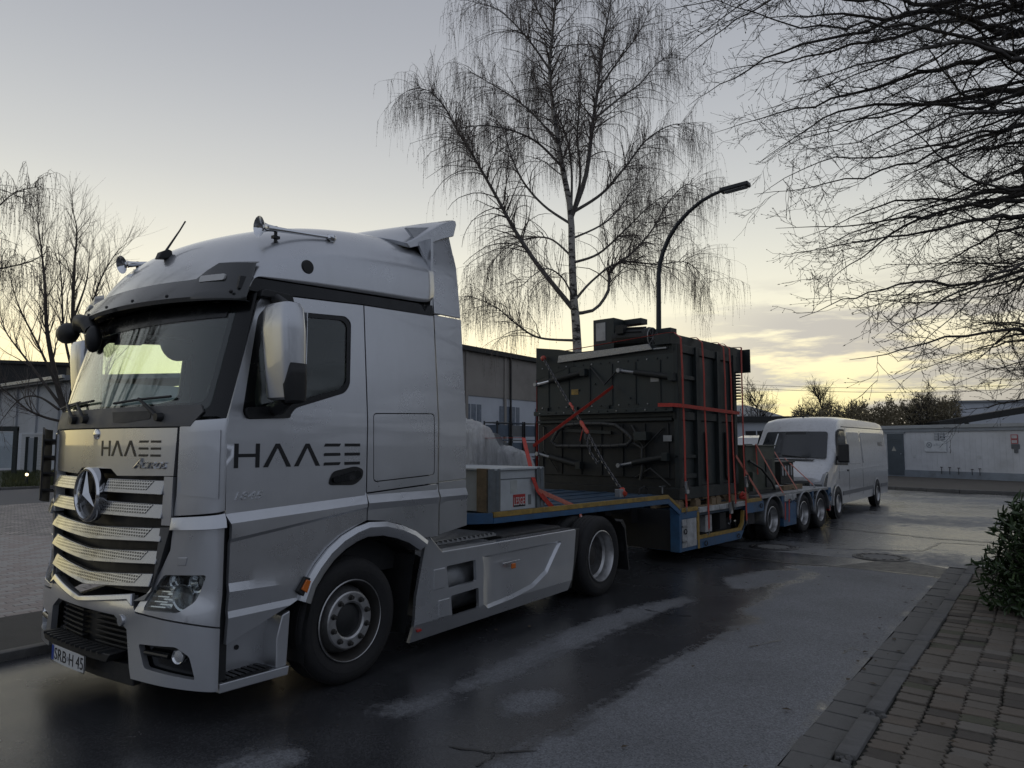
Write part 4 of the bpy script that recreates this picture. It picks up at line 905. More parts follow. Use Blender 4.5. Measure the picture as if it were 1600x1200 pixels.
def front_wheel(x, sg):
    wl = empty('wheel', (x, sg * 1.06, .445)); wl.parent = T; wl.rotation_euler = (0, 0, 0 if sg > 0 else math.pi)
    tyre('tyre', .445, .285, .29, wl)
    m = MB(); m.lathe([(.288, .10), (.292, .128), (.282, .132), (.272, .118), (.262, .02), (.245, -.02), (.245, -.1)], 48, 'y'); m.f = m.f[:-2]; m.build('rim', RIMDARK, wl, smooth=40, recalc=False)
    m = MB(); m.lathe([(.285, .118), (.293, .130), (.287, .136), (.279, .126)], 48, 'y', closed=True); m.build('rim_lip', RIMSTEEL, wl, smooth=50)
    m = MB(); m.lathe([(.247, .0), (.235, .05), (.215, .085), (.205, .115), (.195, .122), (.135, .122), (.122, .112), (.118, .06)], 48, 'y'); m.f = m.f[:-2]; m.build('wheel_disc', RIMSTEEL, wl, smooth=30, recalc=False)
    m = MB(); m.lathe([(.118, .03), (.112, .085), (.09, .095), (.001, .10)], 32, 'y'); m.build('hub_cap', BLACKP, wl, smooth=40)
    nm = None
    for k in range(10):
        a = 2 * math.pi * (k + .5) / 10; q = MB(); q.lathe([(.021, .0), (.021, .008), (.015, .010), (.014, .030), (.001, .032)], 12, 'y')
        if nm is None: o_ = q.build('wheel_nut', RIMDARK, wl, smooth=40); nm = o_.data
        else: o_ = bpy.data.objects.new('wheel_nut', nm); COL.objects.link(o_); o_.parent = wl
        o_.location = (.163 * math.cos(a), .120, .163 * math.sin(a))
def dual_wheel(x, sg, parent, R, r, y=1.06, w=.27, mt=None, dual=True):
    wl = empty('wheel', (x, sg * y, R)); wl.parent = parent; wl.rotation_euler = (0, 0, 0 if sg > 0 else math.pi)
    tyre('tyre', R, r, w, wl)
    if dual: tyre('inner_tyre', R, r, w, wl, -.33)
    m = MB(); m.lathe([(r + .003, w * .36), (r + .006, w * .46), (r - .004, w * .475), (r - .012, w * .42), (r - .028, w * .1), (r - .055, w * .02), (r - .06, -w * .6), (r - .075, -w * .72), (r * .45, -w * .66), (r * .42, -w * .3)], 44, 'y'); m.f = m.f[:-2]; m.build('rim', RIMSTEEL, wl, smooth=40, recalc=False)
    m = MB(); m.lathe([(r * .43, -w * .7), (r * .42, -w * .05), (r * .36, .0), (.001, .01)], 28, 'y'); m.build('hub', RIMDARK, wl, smooth=40)
    nm = None
    for k in range(10):
        a = 2 * math.pi * k / 10; q = MB(); q.lathe([(.017, -.02), (.015, .022), (.001, .024)], 8, 'y')
        if nm is None: o_ = q.build('wheel_nut', RIMDARK, wl, smooth=40); nm = o_.data
        else: o_ = bpy.data.objects.new('wheel_nut', nm); COL.objects.link(o_); o_.parent = wl
        o_.location = (r * .58 * math.cos(a), -w * .68, r * .58 * math.sin(a))
    return wl
for sg in (1, -1):
    front_wheel(0, sg); dual_wheel(-3.7, sg, T, .445, .285)
    m = MB(); P = [[(-3.7 + .50 * math.cos(a), sg * y, .45 + .47 * math.sin(a)) for y in (.6, 1.21)] for a in [RAD(200 + 0 * k) if k < 0 else RAD(15 - 15 * 0 + k * 12) for k in range(-0, 0)] + [RAD(q) for q in range(112, 190, 10)]]
    m.grid(P); m.build('rear_mudguard', BLACKP, T, smooth=40, recalc=False)
    m = MB(); m.prism([(-4.13, .80), (-4.2, .82), (-4.27, .74), (-4.36, .20), (-4.335, .20), (-4.24, .70)], 'y', sg * .62, sg * 1.20); m.build('mud_flap', BLACKP, T, bevel=.004)
    m = MB(); m.prism([(-3.12, .80), (-3.0, .18), (-3.07, .18), (-3.20, .55), (-3.25, .80)], 'y', sg * .7, sg * 1.17); m.build('skirt_end', BLACKP, T, bevel=.01)
m = MB(); m.sphere((-4.32, 1.17, .47), .018, 8); m.build('flap_bolt', CHROME, T)

# ------------------------------------------------------------------ low-loader trailer
RF = Frame((3.785, 13.74, 0), -131.82)
BLUE = mat('trailer_blue', (.035, .105, .21), .5, var=.2, vscale=7, dirt=.5, dirtcol=(.05, .06, .065))
DECK = mat('deck_plate_blue', (.045, .085, .135), .5, .2, var=.3, vscale=5, dirt=.6, dirtcol=(.05, .055, .06), bump=.3, bscale=50)
GALV = mat('galvanised', (.33, .34, .35), .5, .7, var=.2, vscale=9, dirt=.4)
YELLOW = mat('reflective_yellow', (.34, .22, .05), .55, var=.3, vscale=16, dirt=.7, dirtcol=(.07, .055, .03))
WHITER = mat('scuffed_white_rail', (.45, .46, .46), .5, var=.2, vscale=14, dirt=.7, dirtcol=(.10, .10, .095))
WOOD = mat('pallet_wood', (.24, .175, .105), .8, var=.3, vscale=10, bump=.4, bscale=60, dirt=.5, dirtcol=(.06, .05, .035))
R_ = empty('low_loader_trailer', RF.o, RF.a, 'blue low loader trailer with yellow edge stripe coupled behind the silver truck', 'trailer')
def rside(u, v, y):
    r = ray(u, v); C0 = Vector((0, 0, CAM_H)); t = (y - (C0 - RF.o).dot(RF.ey)) / r.dot(RF.ey); return RF.loc(C0 + r * t)
def rfront(u, v, x):
    r = ray(u, v); C0 = Vector((0, 0, CAM_H)); t = (x - (C0 - RF.o).dot(RF.ex)) / r.dot(RF.ex); return RF.loc(C0 + r * t)
def rbox(name, a, b, mt, parent=R_, bevel=.004, **k):
    m = MB(); m.box2(a, b); return m.build(name, mt, parent, bevel=bevel, **k)
m = MB(); m.prism([(3.79, 1.235), (7.36, 1.235), (8.35, .55), (8.35, -.55), (7.36, -1.235), (3.79, -1.235)], 'z', .90, 1.0); m.build('gooseneck_deck', DECK, R_, bevel=.004)
for y in (-.95, -.55, -.15, .25, .65, 1.0):
    rbox('deck_rib', (3.85, y - .03, 1.0), (7.3, y + .03, 1.012), DECK)
for sg in (1, -1):
    y0, y1 = sorted((sg * 1.236, sg * 1.262))
    m = MB(); m.prism([(7.37, .905), (3.80, .885), (3.46, .70), (3.46, .775), (3.78, .955), (7.37, .965)], 'y', y0, y1); m.build('edge_beam', BLUE, R_, bevel=.004)
    m = MB(); m.prism([(7.37, .967), (3.785, .957), (3.46, .777), (3.46, .83), (3.80, 1.012), (7.37, 1.022)], 'y', y0 + .002, y1 + (.004 if sg > 0 else -.004)); m.build('edge_stripe', YELLOW, R_, bevel=.003)
    m = MB(); m.prism([(7.37, .905), (8.37, .905), (8.37, 1.015), (7.37, 1.015)], 'y', -.013, .013); q = m.build('corner_beam', BLUE, R_, bevel=.004)
    # swing the corner beam onto the chamfer
    q.location = (7.37, sg * 1.249, 0); ang = -sg * math.atan2(.69, .99)
    for v in q.data.vertices: v.co.x = (v.co.x - 7.37) * 1.2
    q.rotation_euler = (0, 0, ang)
    if sg > 0:
        q2 = MB(); q2.box((.45, .022, .955), (.16, .008, .05)); o_ = q2.build('marker_plate', WHITER, R_, bevel=.003); o_.location = q.location; o_.rotation_euler = (0, 0, ang)
    # low bed side
    rbox('bed_post', (3.40, min(sg * 1.10, sg * 1.25), .17), (3.47, max(sg * 1.10, sg * 1.25), .80), BLUE)
    rbox('bed_side_plate', (2.93, min(sg * 1.18, sg * 1.25), .64), (3.40, max(sg * 1.18, sg * 1.25), .735), BLUE)
    rbox('bed_stripe', (2.90, min(sg * 1.20, sg * 1.256), .735), (3.40, max(sg * 1.20, sg * 1.256), .79), YELLOW)
    rbox('cabinet_frame', (2.93, min(sg * .7, sg * 1.236), .17), (3.40, max(sg * .7, sg * 1.236), .64), BLUE)
    for x0, x1 in ((3.25, 3.38), (2.95, 3.24)):
        rbox('cabinet_door', (x0, min(sg * 1.236, sg * 1.25), .225), (x1, max(sg * 1.236, sg * 1.25), .63), WHITER)
    for z in (.30, .52): rbox('hinge', (3.27, min(sg * 1.25, sg * 1.268), z), (3.40, max(sg * 1.25, sg * 1.268), z + .03), STEEL)
    m = MB(); m.prism([(2.93, .17), (1.42, .17), (1.25, .34), (1.20, .62), (1.14, .62), (1.18, .30), (1.36, .30), (2.93, .30)], 'y', *sorted((sg * 1.19, sg * 1.248))); m.build('bed_sill', BLUE, R_, bevel=.004)
    m = MB(); m.prism([(2.93, .302), (1.40, .302), (1.30, .40), (1.25, .62), (1.30, .62), (1.345, .42), (1.44, .352), (2.93, .352)], 'y', *sorted((sg * 1.20, sg * 1.251))); m.build('sill_stripe', YELLOW, R_, bevel=.003)
    m = MB(); m.prism([(2.925, .17), (2.86, .17), (2.86, .71), (2.925, .71)], 'y', *sorted((sg * 1.2, sg * 1.252))); m.build('sill_post', YELLOW, R_, bevel=.003)
    for k in range(5):
        rbox('rail_segment', (2.86 - k * .335 - .325, min(sg * 1.19, sg * 1.258), .695), (2.86 - k * .335, max(sg * 1.19, sg * 1.258), .772), WHITER, bevel=.006)
    rbox('rear_side_plate', (.46, min(sg * 1.18, sg * 1.252), .56), (1.16, max(sg * 1.18, sg * 1.252), .735), BLUE)
    rbox('rear_stripe', (.56, min(sg * 1.18, sg * 1.257), .735), (1.16, max(sg * 1.18, sg * 1.257), .79), YELLOW)
    rbox('valve_box', (.75, min(sg * 1.0, sg * 1.2), .36), (1.02, max(sg * 1.0, sg * 1.2), .56), CHASSIS)
    for x in (1.75, 2.25): rbox('storage_crate', (x, min(sg * .95, sg * 1.15), .36), (x + .22, max(sg * .95, sg * 1.15), .62), WHITER if x > 2 else CHASSIS)
    # wheel bay
    for xw in (0, -1.56, -2.50):
        P = [[(xw + .43 * math.cos(a), sg * y, .37 + .43 * math.sin(a)) for y in (.80, 1.235, 1.262)] for a in [RAD(q) for q in range(-8, 190, 9)]]
        m = MB(); m.grid(P); q = m.build('mudguard', GALV, R_, smooth=40, recalc=False); sdm = q.modifiers.new('t', 'SOLIDIFY'); sdm.thickness = .012
        dual_wheel(xw, sg, R_, .37, .225, 1.11, .235, dual=True)
    m = MB(); m.prism([(-.47, .20), (-.40, .76), (-1.14, .76), (-1.10, .20)], 'y', *sorted((sg * 1.15, sg * 1.235))); m.build('axle_side_plate', BLUE, R_, bevel=.005)
    for k in range(3): rbox('rail_segment', (-.50 - k * .20 - .17, min(sg * 1.2, sg * 1.262), .66), (-.50 - k * .20, max(sg * 1.2, sg * 1.262), .775), WHITER, bevel=.006)
    rbox('axle_side_plate', (-2.08, min(sg * 1.15, sg * 1.24), .45), (-1.98, max(sg * 1.15, sg * 1.24), .78), BLUE)
    rbox('end_plate', (-3.12, min(sg * 1.05, sg * 1.24), .52), (-2.94, max(sg * 1.05, sg * 1.24), .80), BLUE)
    rbox('rear_lamp_bar', (-3.14, min(sg * .75, sg * 1.22), .30), (-3.04, max(sg * .75, sg * 1.22), .44), CHASSIS)
    rbox('rear_lamp', (-3.06, min(sg * 1.1, sg * 1.232), .32), (-2.99, max(sg * 1.1, sg * 1.232), .42), REDLENS)
    for x in (3.33, 2.70, 1.55, .62, -.72, -1.0, -2.03, -2.98):
        z = .46 if x > 3 else (.23 if x > 1.4 else .66)
        m = MB(); m.tube([(x + .03 * math.cos(a), sg * (1.265 + .012 * math.sin(a * .5)), z + .035 * math.sin(a)) for a in [2 * math.pi * j / 12 for j in range(12)]], .008, 6, closed=True); m.build('lashing_ring', CHASSIS, R_)
rbox('gooseneck_web', (3.46, -.55, .55), (3.62, .55, .92), CHASSIS)
rbox('front_bulkhead', (3.36, -1.1, .18), (3.42, 1.1, .76), CHASSIS)
rbox('gooseneck_beam', (3.6, -.52, .72), (6.4, -.40, .90), CHASSIS); rbox('gooseneck_beam', (3.6, .40, .72), (6.4, .52, .90), CHASSIS)
rbox('landing_leg', (4.60, .70, .25), (4.74, .84, .90), CHASSIS); rbox('landing_leg', (4.60, -.84, .25), (4.74, -.70, .90), CHASSIS)
rbox('landing_foot', (4.52, .62, .19), (4.82, .92, .25), CHASSIS); rbox('landing_foot', (4.52, -.92, .19), (4.82, -.62, .25), CHASSIS)
rbox('low_bed', (.45, -1.19, .64), (3.40, 1.19, .76), DECK)
rbox('bed_belly', (1.25, -1.0, .20), (2.93, 1.0, .50), CHASSIS)
rbox('rear_deck', (-3.0, -1.235, .765), (.55, 1.235, .815), GALV)
rbox('rear_frame', (-3.0, -.6, .38), (.6, .6, .765), CHASSIS)
for x in (0, -1.56, -2.5):
    m = MB(); m.lathe([(.001, -.9), (.06, -.9), (.06, .9), (.001, .9)], 12, 'y', (x, 0, .37)); m.build('axle', CHASSIS, R_)
m = MB()
for y in (-.9, -.45, 0, .45, .9): m.box2((-2.95, y - .02, .815), (.5, y + .02, .824))
rbox('rear_bumper', (-3.14, -1.2, .44), (-3.0, 1.2, .54), CHASSIS)
tp = rside(1035, 770, 1.0)
m = MB(); m.tube([(tp.x, 1.0, 1.0), (tp.x, 1.0, 1.10)], .012, 6); m.box((tp.x, 1.0, 1.105), (.14, .03, .012)); m.build('deck_tee_handle', STEEL, R_)
m = MB(); hx = rside(1005, 772, .9).x; m.tube([(hx - .12, .9, 1.0), (hx - .10, .9, 1.08), (hx, .92, 1.12), (hx + .10, .9, 1.08), (hx + .12, .9, 1.0)], .010, 6); m.build('deck_hose', CHASSIS, R_)

# ------------------------------------------------------------------ cargo
def cargo(name, x, y, z, label, cat, rz=0.0, group=None): return empty(name, RF.w(x, y, z), RF.a + rz, label, cat, group)
def pallet(x, y, label):
    p = cargo('wooden_pallet', x, y, .764, label, 'pallet', 0, 'pallets under the dark machine')
    for k in range(3):
        q = MB(); q.box((0, -.38 + k * .38, .014), (1.18, .10, .024)); q.build('runner', WOOD, p, bevel=.003)
        for j in range(3): q = MB(); q.box((-.52 + j * .52, -.38 + k * .38, .072), (.14, .10, .090)); q.build('block', WOOD, p, bevel=.004)
    for k in range(5): q = MB(); q.box((-.52 + k * .26, 0, .130), (.14, .82, .024)); q.build('board', WOOD, p, bevel=.003)
pallet(2.80, .78, 'wooden pallet under the near front corner of the dark machine'); pallet(1.58, .78, 'wooden pallet under the near rear corner of the dark machine')

GREEN = mat('machine_dark_green', (.015, .021, .021), .55, .1, var=.25, vscale=5, dirt=.45, dirtcol=(.025, .029, .029), bump=.15, bscale=30)
GREEN2 = mat('machine_panel_green', (.021, .029, .028), .55, .05, var=.25, vscale=4, dirt=.5, dirtcol=(.032, .036, .035))
MDARK = mat('machine_black', (.014, .016, .016), .6, .2, var=.3, vscale=8, dirt=.3)
CHECK = mat('checker_plate', (.34, .34, .33), .4, .9, var=.2, vscale=60, dirt=.4, bump=.8, bscale=110)
HOSE = mat('hydraulic_hose', (.035, .036, .034), .5, var=.2, dirt=.3)
MX, MY, MZ = 2.37, -.15, .912
K = cargo('industrial_machine', MX, MY, MZ, 'large dark green machine housing with a motor on top strapped to trailer', 'machine')
def mf(u, v, x=1.0):   # pixel on the machine's front face, machine coordinates
    q = rfront(u, v, x + MX); return Vector((q.x - MX, q.y - MY, q.z - MZ))
def ms(u, v, y=1.35):
    q = rside(u, v, y + MY); return Vector((q.x - MX, q.y - MY, q.z - MZ))
def kbox(name, a, b, mt=GREEN, bevel=.005, parent=K): m = MB(); m.box2([min(a[i], b[i]) for i in range(3)], [max(a[i], b[i]) for i in range(3)]); return m.build(name, mt, parent, bevel=bevel)
kbox('lower_body', (-.96, -1.33, .06), (.93, 1.30, 1.22), MDARK)
kbox('upper_body', (-.96, -1.33, 1.22), (.95, 1.30, 2.30), GREEN)
kbox('front_plate', (.95, -1.34, 1.36), (.985, 1.33, 2.16), GREEN2, .004)
kbox('ledge', (.93, -1.36, 1.29), (1.06, 1.30, 1.36), GREEN2); kbox('ledge_lip', (.94, -1.33, 1.16), (1.0, 1.25, 1.20), GREEN)
kbox('lower_plate', (.93, -1.34, .30), (.955, 1.33, 1.14), MDARK, .004)
kbox('base_beam', (.80, -1.36, .0), (1.02, 1.36, .16), MDARK); kbox('base_beam', (-1.0, -1.36, .0), (-.82, 1.36, .16), MDARK)
kbox('side_sill', (-1.0, 1.20, .0), (1.0, 1.36, .17), GREEN)
# wing plate and checker strip along the top front edge
m = MB(); m.prism([(-1.36, 1.9), (-1.36, 2.47), (-.85, 2.40), (-.55, 2.34), (-.55, 2.10)], 'x', .955, .99); m.build('wing_plate', GREEN, K, bevel=.003)
m = MB(); m.prism([(-.86, 2.17), (-.84, 2.29), (.88, 2.33), (.96, 2.24)], 'x', .985, 1.03); m.build('checker_strip', CHECK, K, bevel=.004)
for k in range(3): kbox('gusset', (.985, -1.15 + k * .62, 1.36), (1.03, -1.08 + k * .62, 1.42), GREEN)
for q0, q1, nm in (((838, 601), (912, 582), 0), ((968, 579), (1050, 589), 0), ((841, 709), (905, 727), 0), ((968, 727), (1040, 714), 0)):
    a = mf(*q0, x=1.05); b = mf(*q1, x=1.05); t = b - a
    m = MB(); m.tube([a + t * .30, a + t * .98], .045, 12); cyl = m.build('hydraulic_cylinder', MDARK, K, smooth=40)
    m = MB(); m.tube([a, a + t * .32], .022, 10); m.build('piston_rod', CHROME if q0[1] in (601,) else GALV, cyl)
    m = MB(); m.box(b, (.10, .10, .12)); m.build('cylinder_bracket', GREEN, cyl, bevel=.006)
    m = MB(); m.tube([a + Vector((-.06, 0, 0)), a + Vector((.05, 0, 0))], .035, 10); m.build('cylinder_eye', GALV, cyl)
# hose loop with end flanges
hp = [mf(u, v, 1.06) for u, v in ((862, 690), (872, 672), (885, 664), (910, 662), (940, 662), (962, 664), (978, 676), (988, 686), (980, 695), (955, 697), (925, 697), (890, 697), (870, 697))]
m = MB(); m.tube(hp, .030, 8, closed=True); m.build('hose_loop', HOSE, K, smooth=60)
for k in range(26):
    f = k / 26 * len(hp); i = int(f); p = hp[i].lerp(hp[(i + 1) % len(hp)], f - i); m = MB(); m.sphere(p, .038, 8, (1, .35, 1)); m.build('hose_clip', HOSE, K)
m = MB(); m.beam(mf(880, 672, 1.01), mf(955, 676, 1.01), .03, .05); m.build('hose_guide', GREEN, K)
kbox('junction_box', mf(1005, 682, 1.0) - Vector((.02, .10, .06)), mf(1005, 682, 1.0) + Vector((.12, .12, .07)), GREEN2)
m = MB(); m.tube([mf(985, 690, 1.03), mf(1003, 700, 1.03), mf(1003, 735, 1.03), mf(1000, 750, 1.03)], .02, 8); m.build('pipe', HOSE, K)
for (u, v) in ((905, 610), (930, 600), (945, 612), (985, 622), (890, 632), (1020, 640)): 
    q = mf(u, v, .985); m = MB(); m.lathe([(.018, 0), (.015, .016), (.001, .018)], 6, 'x', q); m.build('bolt', GREEN, K)
# near side: posts, rails and recessed panels
for x0, x1 in ((.90, 1.0), (.30, .42), (-.42, -.30), (-1.0, -.90)): kbox('side_post', (x0, 1.29, .17), (x1, 1.365, 2.30), GREEN)
for z0, z1, x0, x1 in ((1.17, 1.29, -1.0, 1.0), (.30, .37, .42, .9), (2.18, 2.30, -1.0, 1.0), (1.78, 1.84, .42, .9), (.60, .65, .42, 1.0)): kbox('side_rail', (x0, 1.28, z0), (x1, 1.345, z1), GREEN)
for x0, x1 in ((.43, .89), (-.29, .29), (-.89, -.43)):
    for z0, z1 in ((.19, 1.16), (1.30, 2.17)): kbox('side_panel', (x0, 1.285, z0), (x1, 1.305, z1), GREEN2, .003)
for x in (.02, -.66):
    m = MB(); m.prism([(x - .05, 1.0), (x + .05, 1.0), (x + .05, .30), (x, .22), (x - .05, .30)], 'y', 1.31, 1.34); m.build('side_stiffener', GREEN, K, bevel=.003)
# roof: long box beam with end plates, motor, duct box
kbox('roof_beam', (-1.30, 1.0, 2.30), (1.02, 1.26, 2.46), GREEN)
m = MB(); m.prism([(-1.10, 2.02), (-1.62, 2.08), (-1.62, 2.46), (-1.10, 2.46)], 'y', 1.20, 1.23); m.build('end_plate', GREEN, K, bevel=.003)
kbox('end_plate_flange', (-1.66, 1.02, 2.06), (-1.62, 1.34, 2.47), GREEN)
kbox('roof_plate', (-.96, -1.33, 2.30), (.95, 1.0, 2.33), GREEN)
p = mf(930, 550, .75); q = mf(960, 497, .75)
kbox('duct_box', (.45, p.y, 2.33), (.80, q.y + .02, q.z), GREEN2); kbox('duct_grille', (.80, p.y + .06, p.z + .16), (.81, q.y - .14, q.z - .06), GALV)
p = mf(962, 530, .70); q = mf(1019, 528, .70)
m = MB(); m.tube([p, p.lerp(q, .08), p.lerp(q, .1), p.lerp(q, .9), p.lerp(q, .92), q], [.12, .12, .165, .165, .175, .165], 24); mo = m.build('motor', MDARK, K, smooth=35)
for k in range(12):
    a = 2 * math.pi * k / 12; o_ = Vector((math.cos(a), 0, math.sin(a))) * .172; m = MB(); m.beam(p.lerp(q, .15) + o_, p.lerp(q, .85) + o_, .008, .03, o_); m.build('cooling_fin', MDARK, mo)
m = MB(); m.lathe([(.15, .0), (.166, .006), (.166, .018), (.15, .014)], 28, 'y', q, closed=True)
for a in (0, math.pi / 2, math.pi / 4, -math.pi / 4): m.beam(q + Vector((math.cos(a) * .155, .010, math.sin(a) * .155)), q - Vector((math.cos(a) * .155, -.010, math.sin(a) * .155)), .014, .006)
m.build('fan_cover', GALV, mo, smooth=0)
kbox('terminal_box', p.lerp(q, .3) + Vector((.08, -.07, .06)), p.lerp(q, .3) + Vector((.20, .07, .20)), MDARK, parent=mo)
for (u0, v0), (u1, v1) in (((958, 501), (1004, 497)), ((1000, 517), (1050, 512))):
    a = mf(u0, v0, .45); b = mf(u1, v1, .45); m = MB(); m.box2((.30, a.y, b.z - .09), (.50, b.y, b.z)); m.build('top_channel', GREEN, K, bevel=.004)
m = MB(); a = mf(1036, 545, .9); m.tube([a, a + Vector((0, 0, .22))], .010, 6); m.box(a, (.20, .22, .02)); m.build('lifting_eye', GALV, K)
for k in range(10): kbox('rear_vent_slat', (-1.06, 1.05, 1.55 + k * .05), (-.98, 1.42, 1.575 + k * .05), MDARK, .002)

for k in range(15):
    y = -1.22 + k * .172
    for z in (1.325, 2.10, 1.42):
        q = MB(); q.lathe([(.014, 0), (.012, .012), (.001, .014)], 6, 'x', (1.06 if z == 1.325 else .985, y, z)); q.build('bolt', GREEN if k % 3 else GALV, K)
for k in range(6): kbox('front_stiffener', (.985, -1.10 + k * .43, 1.42), (1.0, -1.075 + k * .43, 2.08), GREEN, .002)
for k in range(7): kbox('lower_stiffener', (.955, -1.25 + k * .40, .32), (.975, -1.22 + k * .40, 1.12), MDARK, .002)
for a, b, c in (((1.0, -.2, 2.05), (1.05, .1, 1.75), (1.0, .35, 2.0)), ((.98, .55, 1.1), (1.06, .8, .75), (.98, 1.1, 1.05)), ((.98, -1.2, 1.1), (1.04, -1.15, .7), (.98, -.9, .35)), ((.97, .6, .3), (1.04, .9, .45), (.98, 1.2, .2))):
    m = MB(); m.tube(resample([a, b, c], 12) if 'resample' in globals() else [a, b, c], .014, 6); m.build('cable', HOSE, K, smooth=60)
for (y, z, mt) in ((-.6, 1.62, 'y'), (.9, 1.75, 'w'), (1.1, .85, 'w')): kbox('type_plate', (.986, y, z), (.992, y + .14, z + .09), GALV if mt == 'w' else YELLOW, .001)
# second green machine section on the axle deck
def dk(u, v, y): return rside(u, v, y)
OLIVE = mat('machine_olive', (.062, .075, .055), .55, .05, var=.2, vscale=5, dirt=.4, dirtcol=(.05, .05, .04))
Q = cargo('machine_section', (rside(1163, 700, .95).x + rside(1211, 700, .95).x) / 2 + .05, .25, .818, 'olive green machine section lashed on the axle deck behind the dark machine', 'machine')
def qbox(name, a, b, mt=OLIVE, bevel=.005): m = MB(); m.box2(a, b); return m.build(name, mt, Q, bevel=bevel)
qbox('body', (-.72, -.9, .05), (.62, .70, .86)); qbox('base', (-.80, -.95, .0), (.70, .78, .06), MDARK); qbox('step_block', (-.55, .70, .10), (-.25, .72, .62), GREEN); qbox('port', (-.52, .70, .18), (-.40, .715, .32), MDARK)
qbox('top_flange', (-.76, -.92, .86), (.64, .73, .885)); qbox('side_lug', (.32, .70, .05), (.46, .76, .40))
m = MB(); m.tube([(.5, .72, .60), (.15, .80, .45), (-.25, .82, .20), (-.45, .80, .05)], .022, 8); m.build('cable', HOSE, Q)
Q2 = cargo('slotted_rack', rside(1228, 738, .75).x, .2, .818, 'dark slotted steel rack with white bars in front of the silver van', 'rack')
m = MB(); m.box2((-.42, -.7, .10), (.28, .55, .52)); m.build('frame', MDARK, Q2, bevel=.005)
for k in range(4): m = MB(); m.box((.20 - k * .155, .56, .36), (.035, .02, .20)); m.build('bar', WHITEP, Q2, bevel=.003)
m = MB(); m.box2((-.44, -.72, .52), (.30, .58, .55)); m.build('top_plate', GREEN, Q2, bevel=.004)
W2 = cargo('timber_beam', rside(1236, 755, .95).x, .95, .862, 'pale timber beam lying under the slotted rack on the axle deck', 'timber')
m = MB(); m.box((0, 0, 0), (1.0, .09, .09)); m.build('beam', WOOD, W2, bevel=.004); m = MB(); m.box((.05, .05, -.028), (.09, .09, .03)); m.build('packer', WOOD, W2, bevel=.004)

# white crate with steel corners at the front of the gooseneck
CRATE = mat('white_crate_board', (.46, .49, .50), .6, var=.08, vscale=5, dirt=.3, dirtcol=(.25, .25, .23))
CZ = 1.014
B_ = cargo('white_crate', 6.95, .55, CZ, 'white crate with grey steel corner posts and red printed label', 'crate')
m = MB(); m.box2((-.42, -.62, .0), (.42, .64, .43)); m.build('box', CRATE, B_, bevel=.006)
m = MB(); m.box2((-.45, -.65, .43), (.45, .67, .455)); m.build('lid', CRATE, B_, bevel=.006)
CPOST = mat('crate_steel_post', (.16, .18, .19), .5, .6, var=.2, vscale=9, dirt=.35)
for x0, x1 in ((.27, .46), (-.46, -.33)):
    m = MB(); m.prism([(x0, .645), (x0, .67), (x0 + .03, .68), (x0 + .06, .665), (x1 - .03, .68), (x1, .67), (x1, .645)], 'z', .0, .45); m.build('corner_post', CPOST, B_, bevel=.003)
m = MB(); m.prism([(.425, .50), (.46, .50), (.46, .67), (.425, .67)], 'z', 0, .455); m.build('wood_batten', WOOD, B_, bevel=.004)
LB = mat('label_paper', (.55, .55, .53), .6); LR = mat('label_red', (.38, .035, .03), .5)
m = MB(); m.box((-.06, .641, .10), (.20, .004, .13)); lb = m.build('label', LR, B_)
LF = lambda a, b, d: (.03 - a, .643 + d, .05 + b)
text_on('label_text', 'LESGE', .1, LF, LB, lb, width=.175, height=.085, d=.003)
m = MB(); m.box((-.065, .6415, .045), (.19, .004, .022)); m.build('label_strip', INK, lb)
m = MB(); m.box((-.235, .641, .10), (.05, .004, .11)); m.build('info_sticker', mat('sticker_grey', (.16, .17, .17), .6), B_)
m = MB(); m.box((.03, .641, .25), (.11, .003, .14)); m.build('paper_pocket', mat('paper_pocket', (.40, .42, .40), .5), B_)
m = MB(); m.box((-.03, .6405, .335), (.58, .003, .012)); m.build('crease', CPOST, B_)

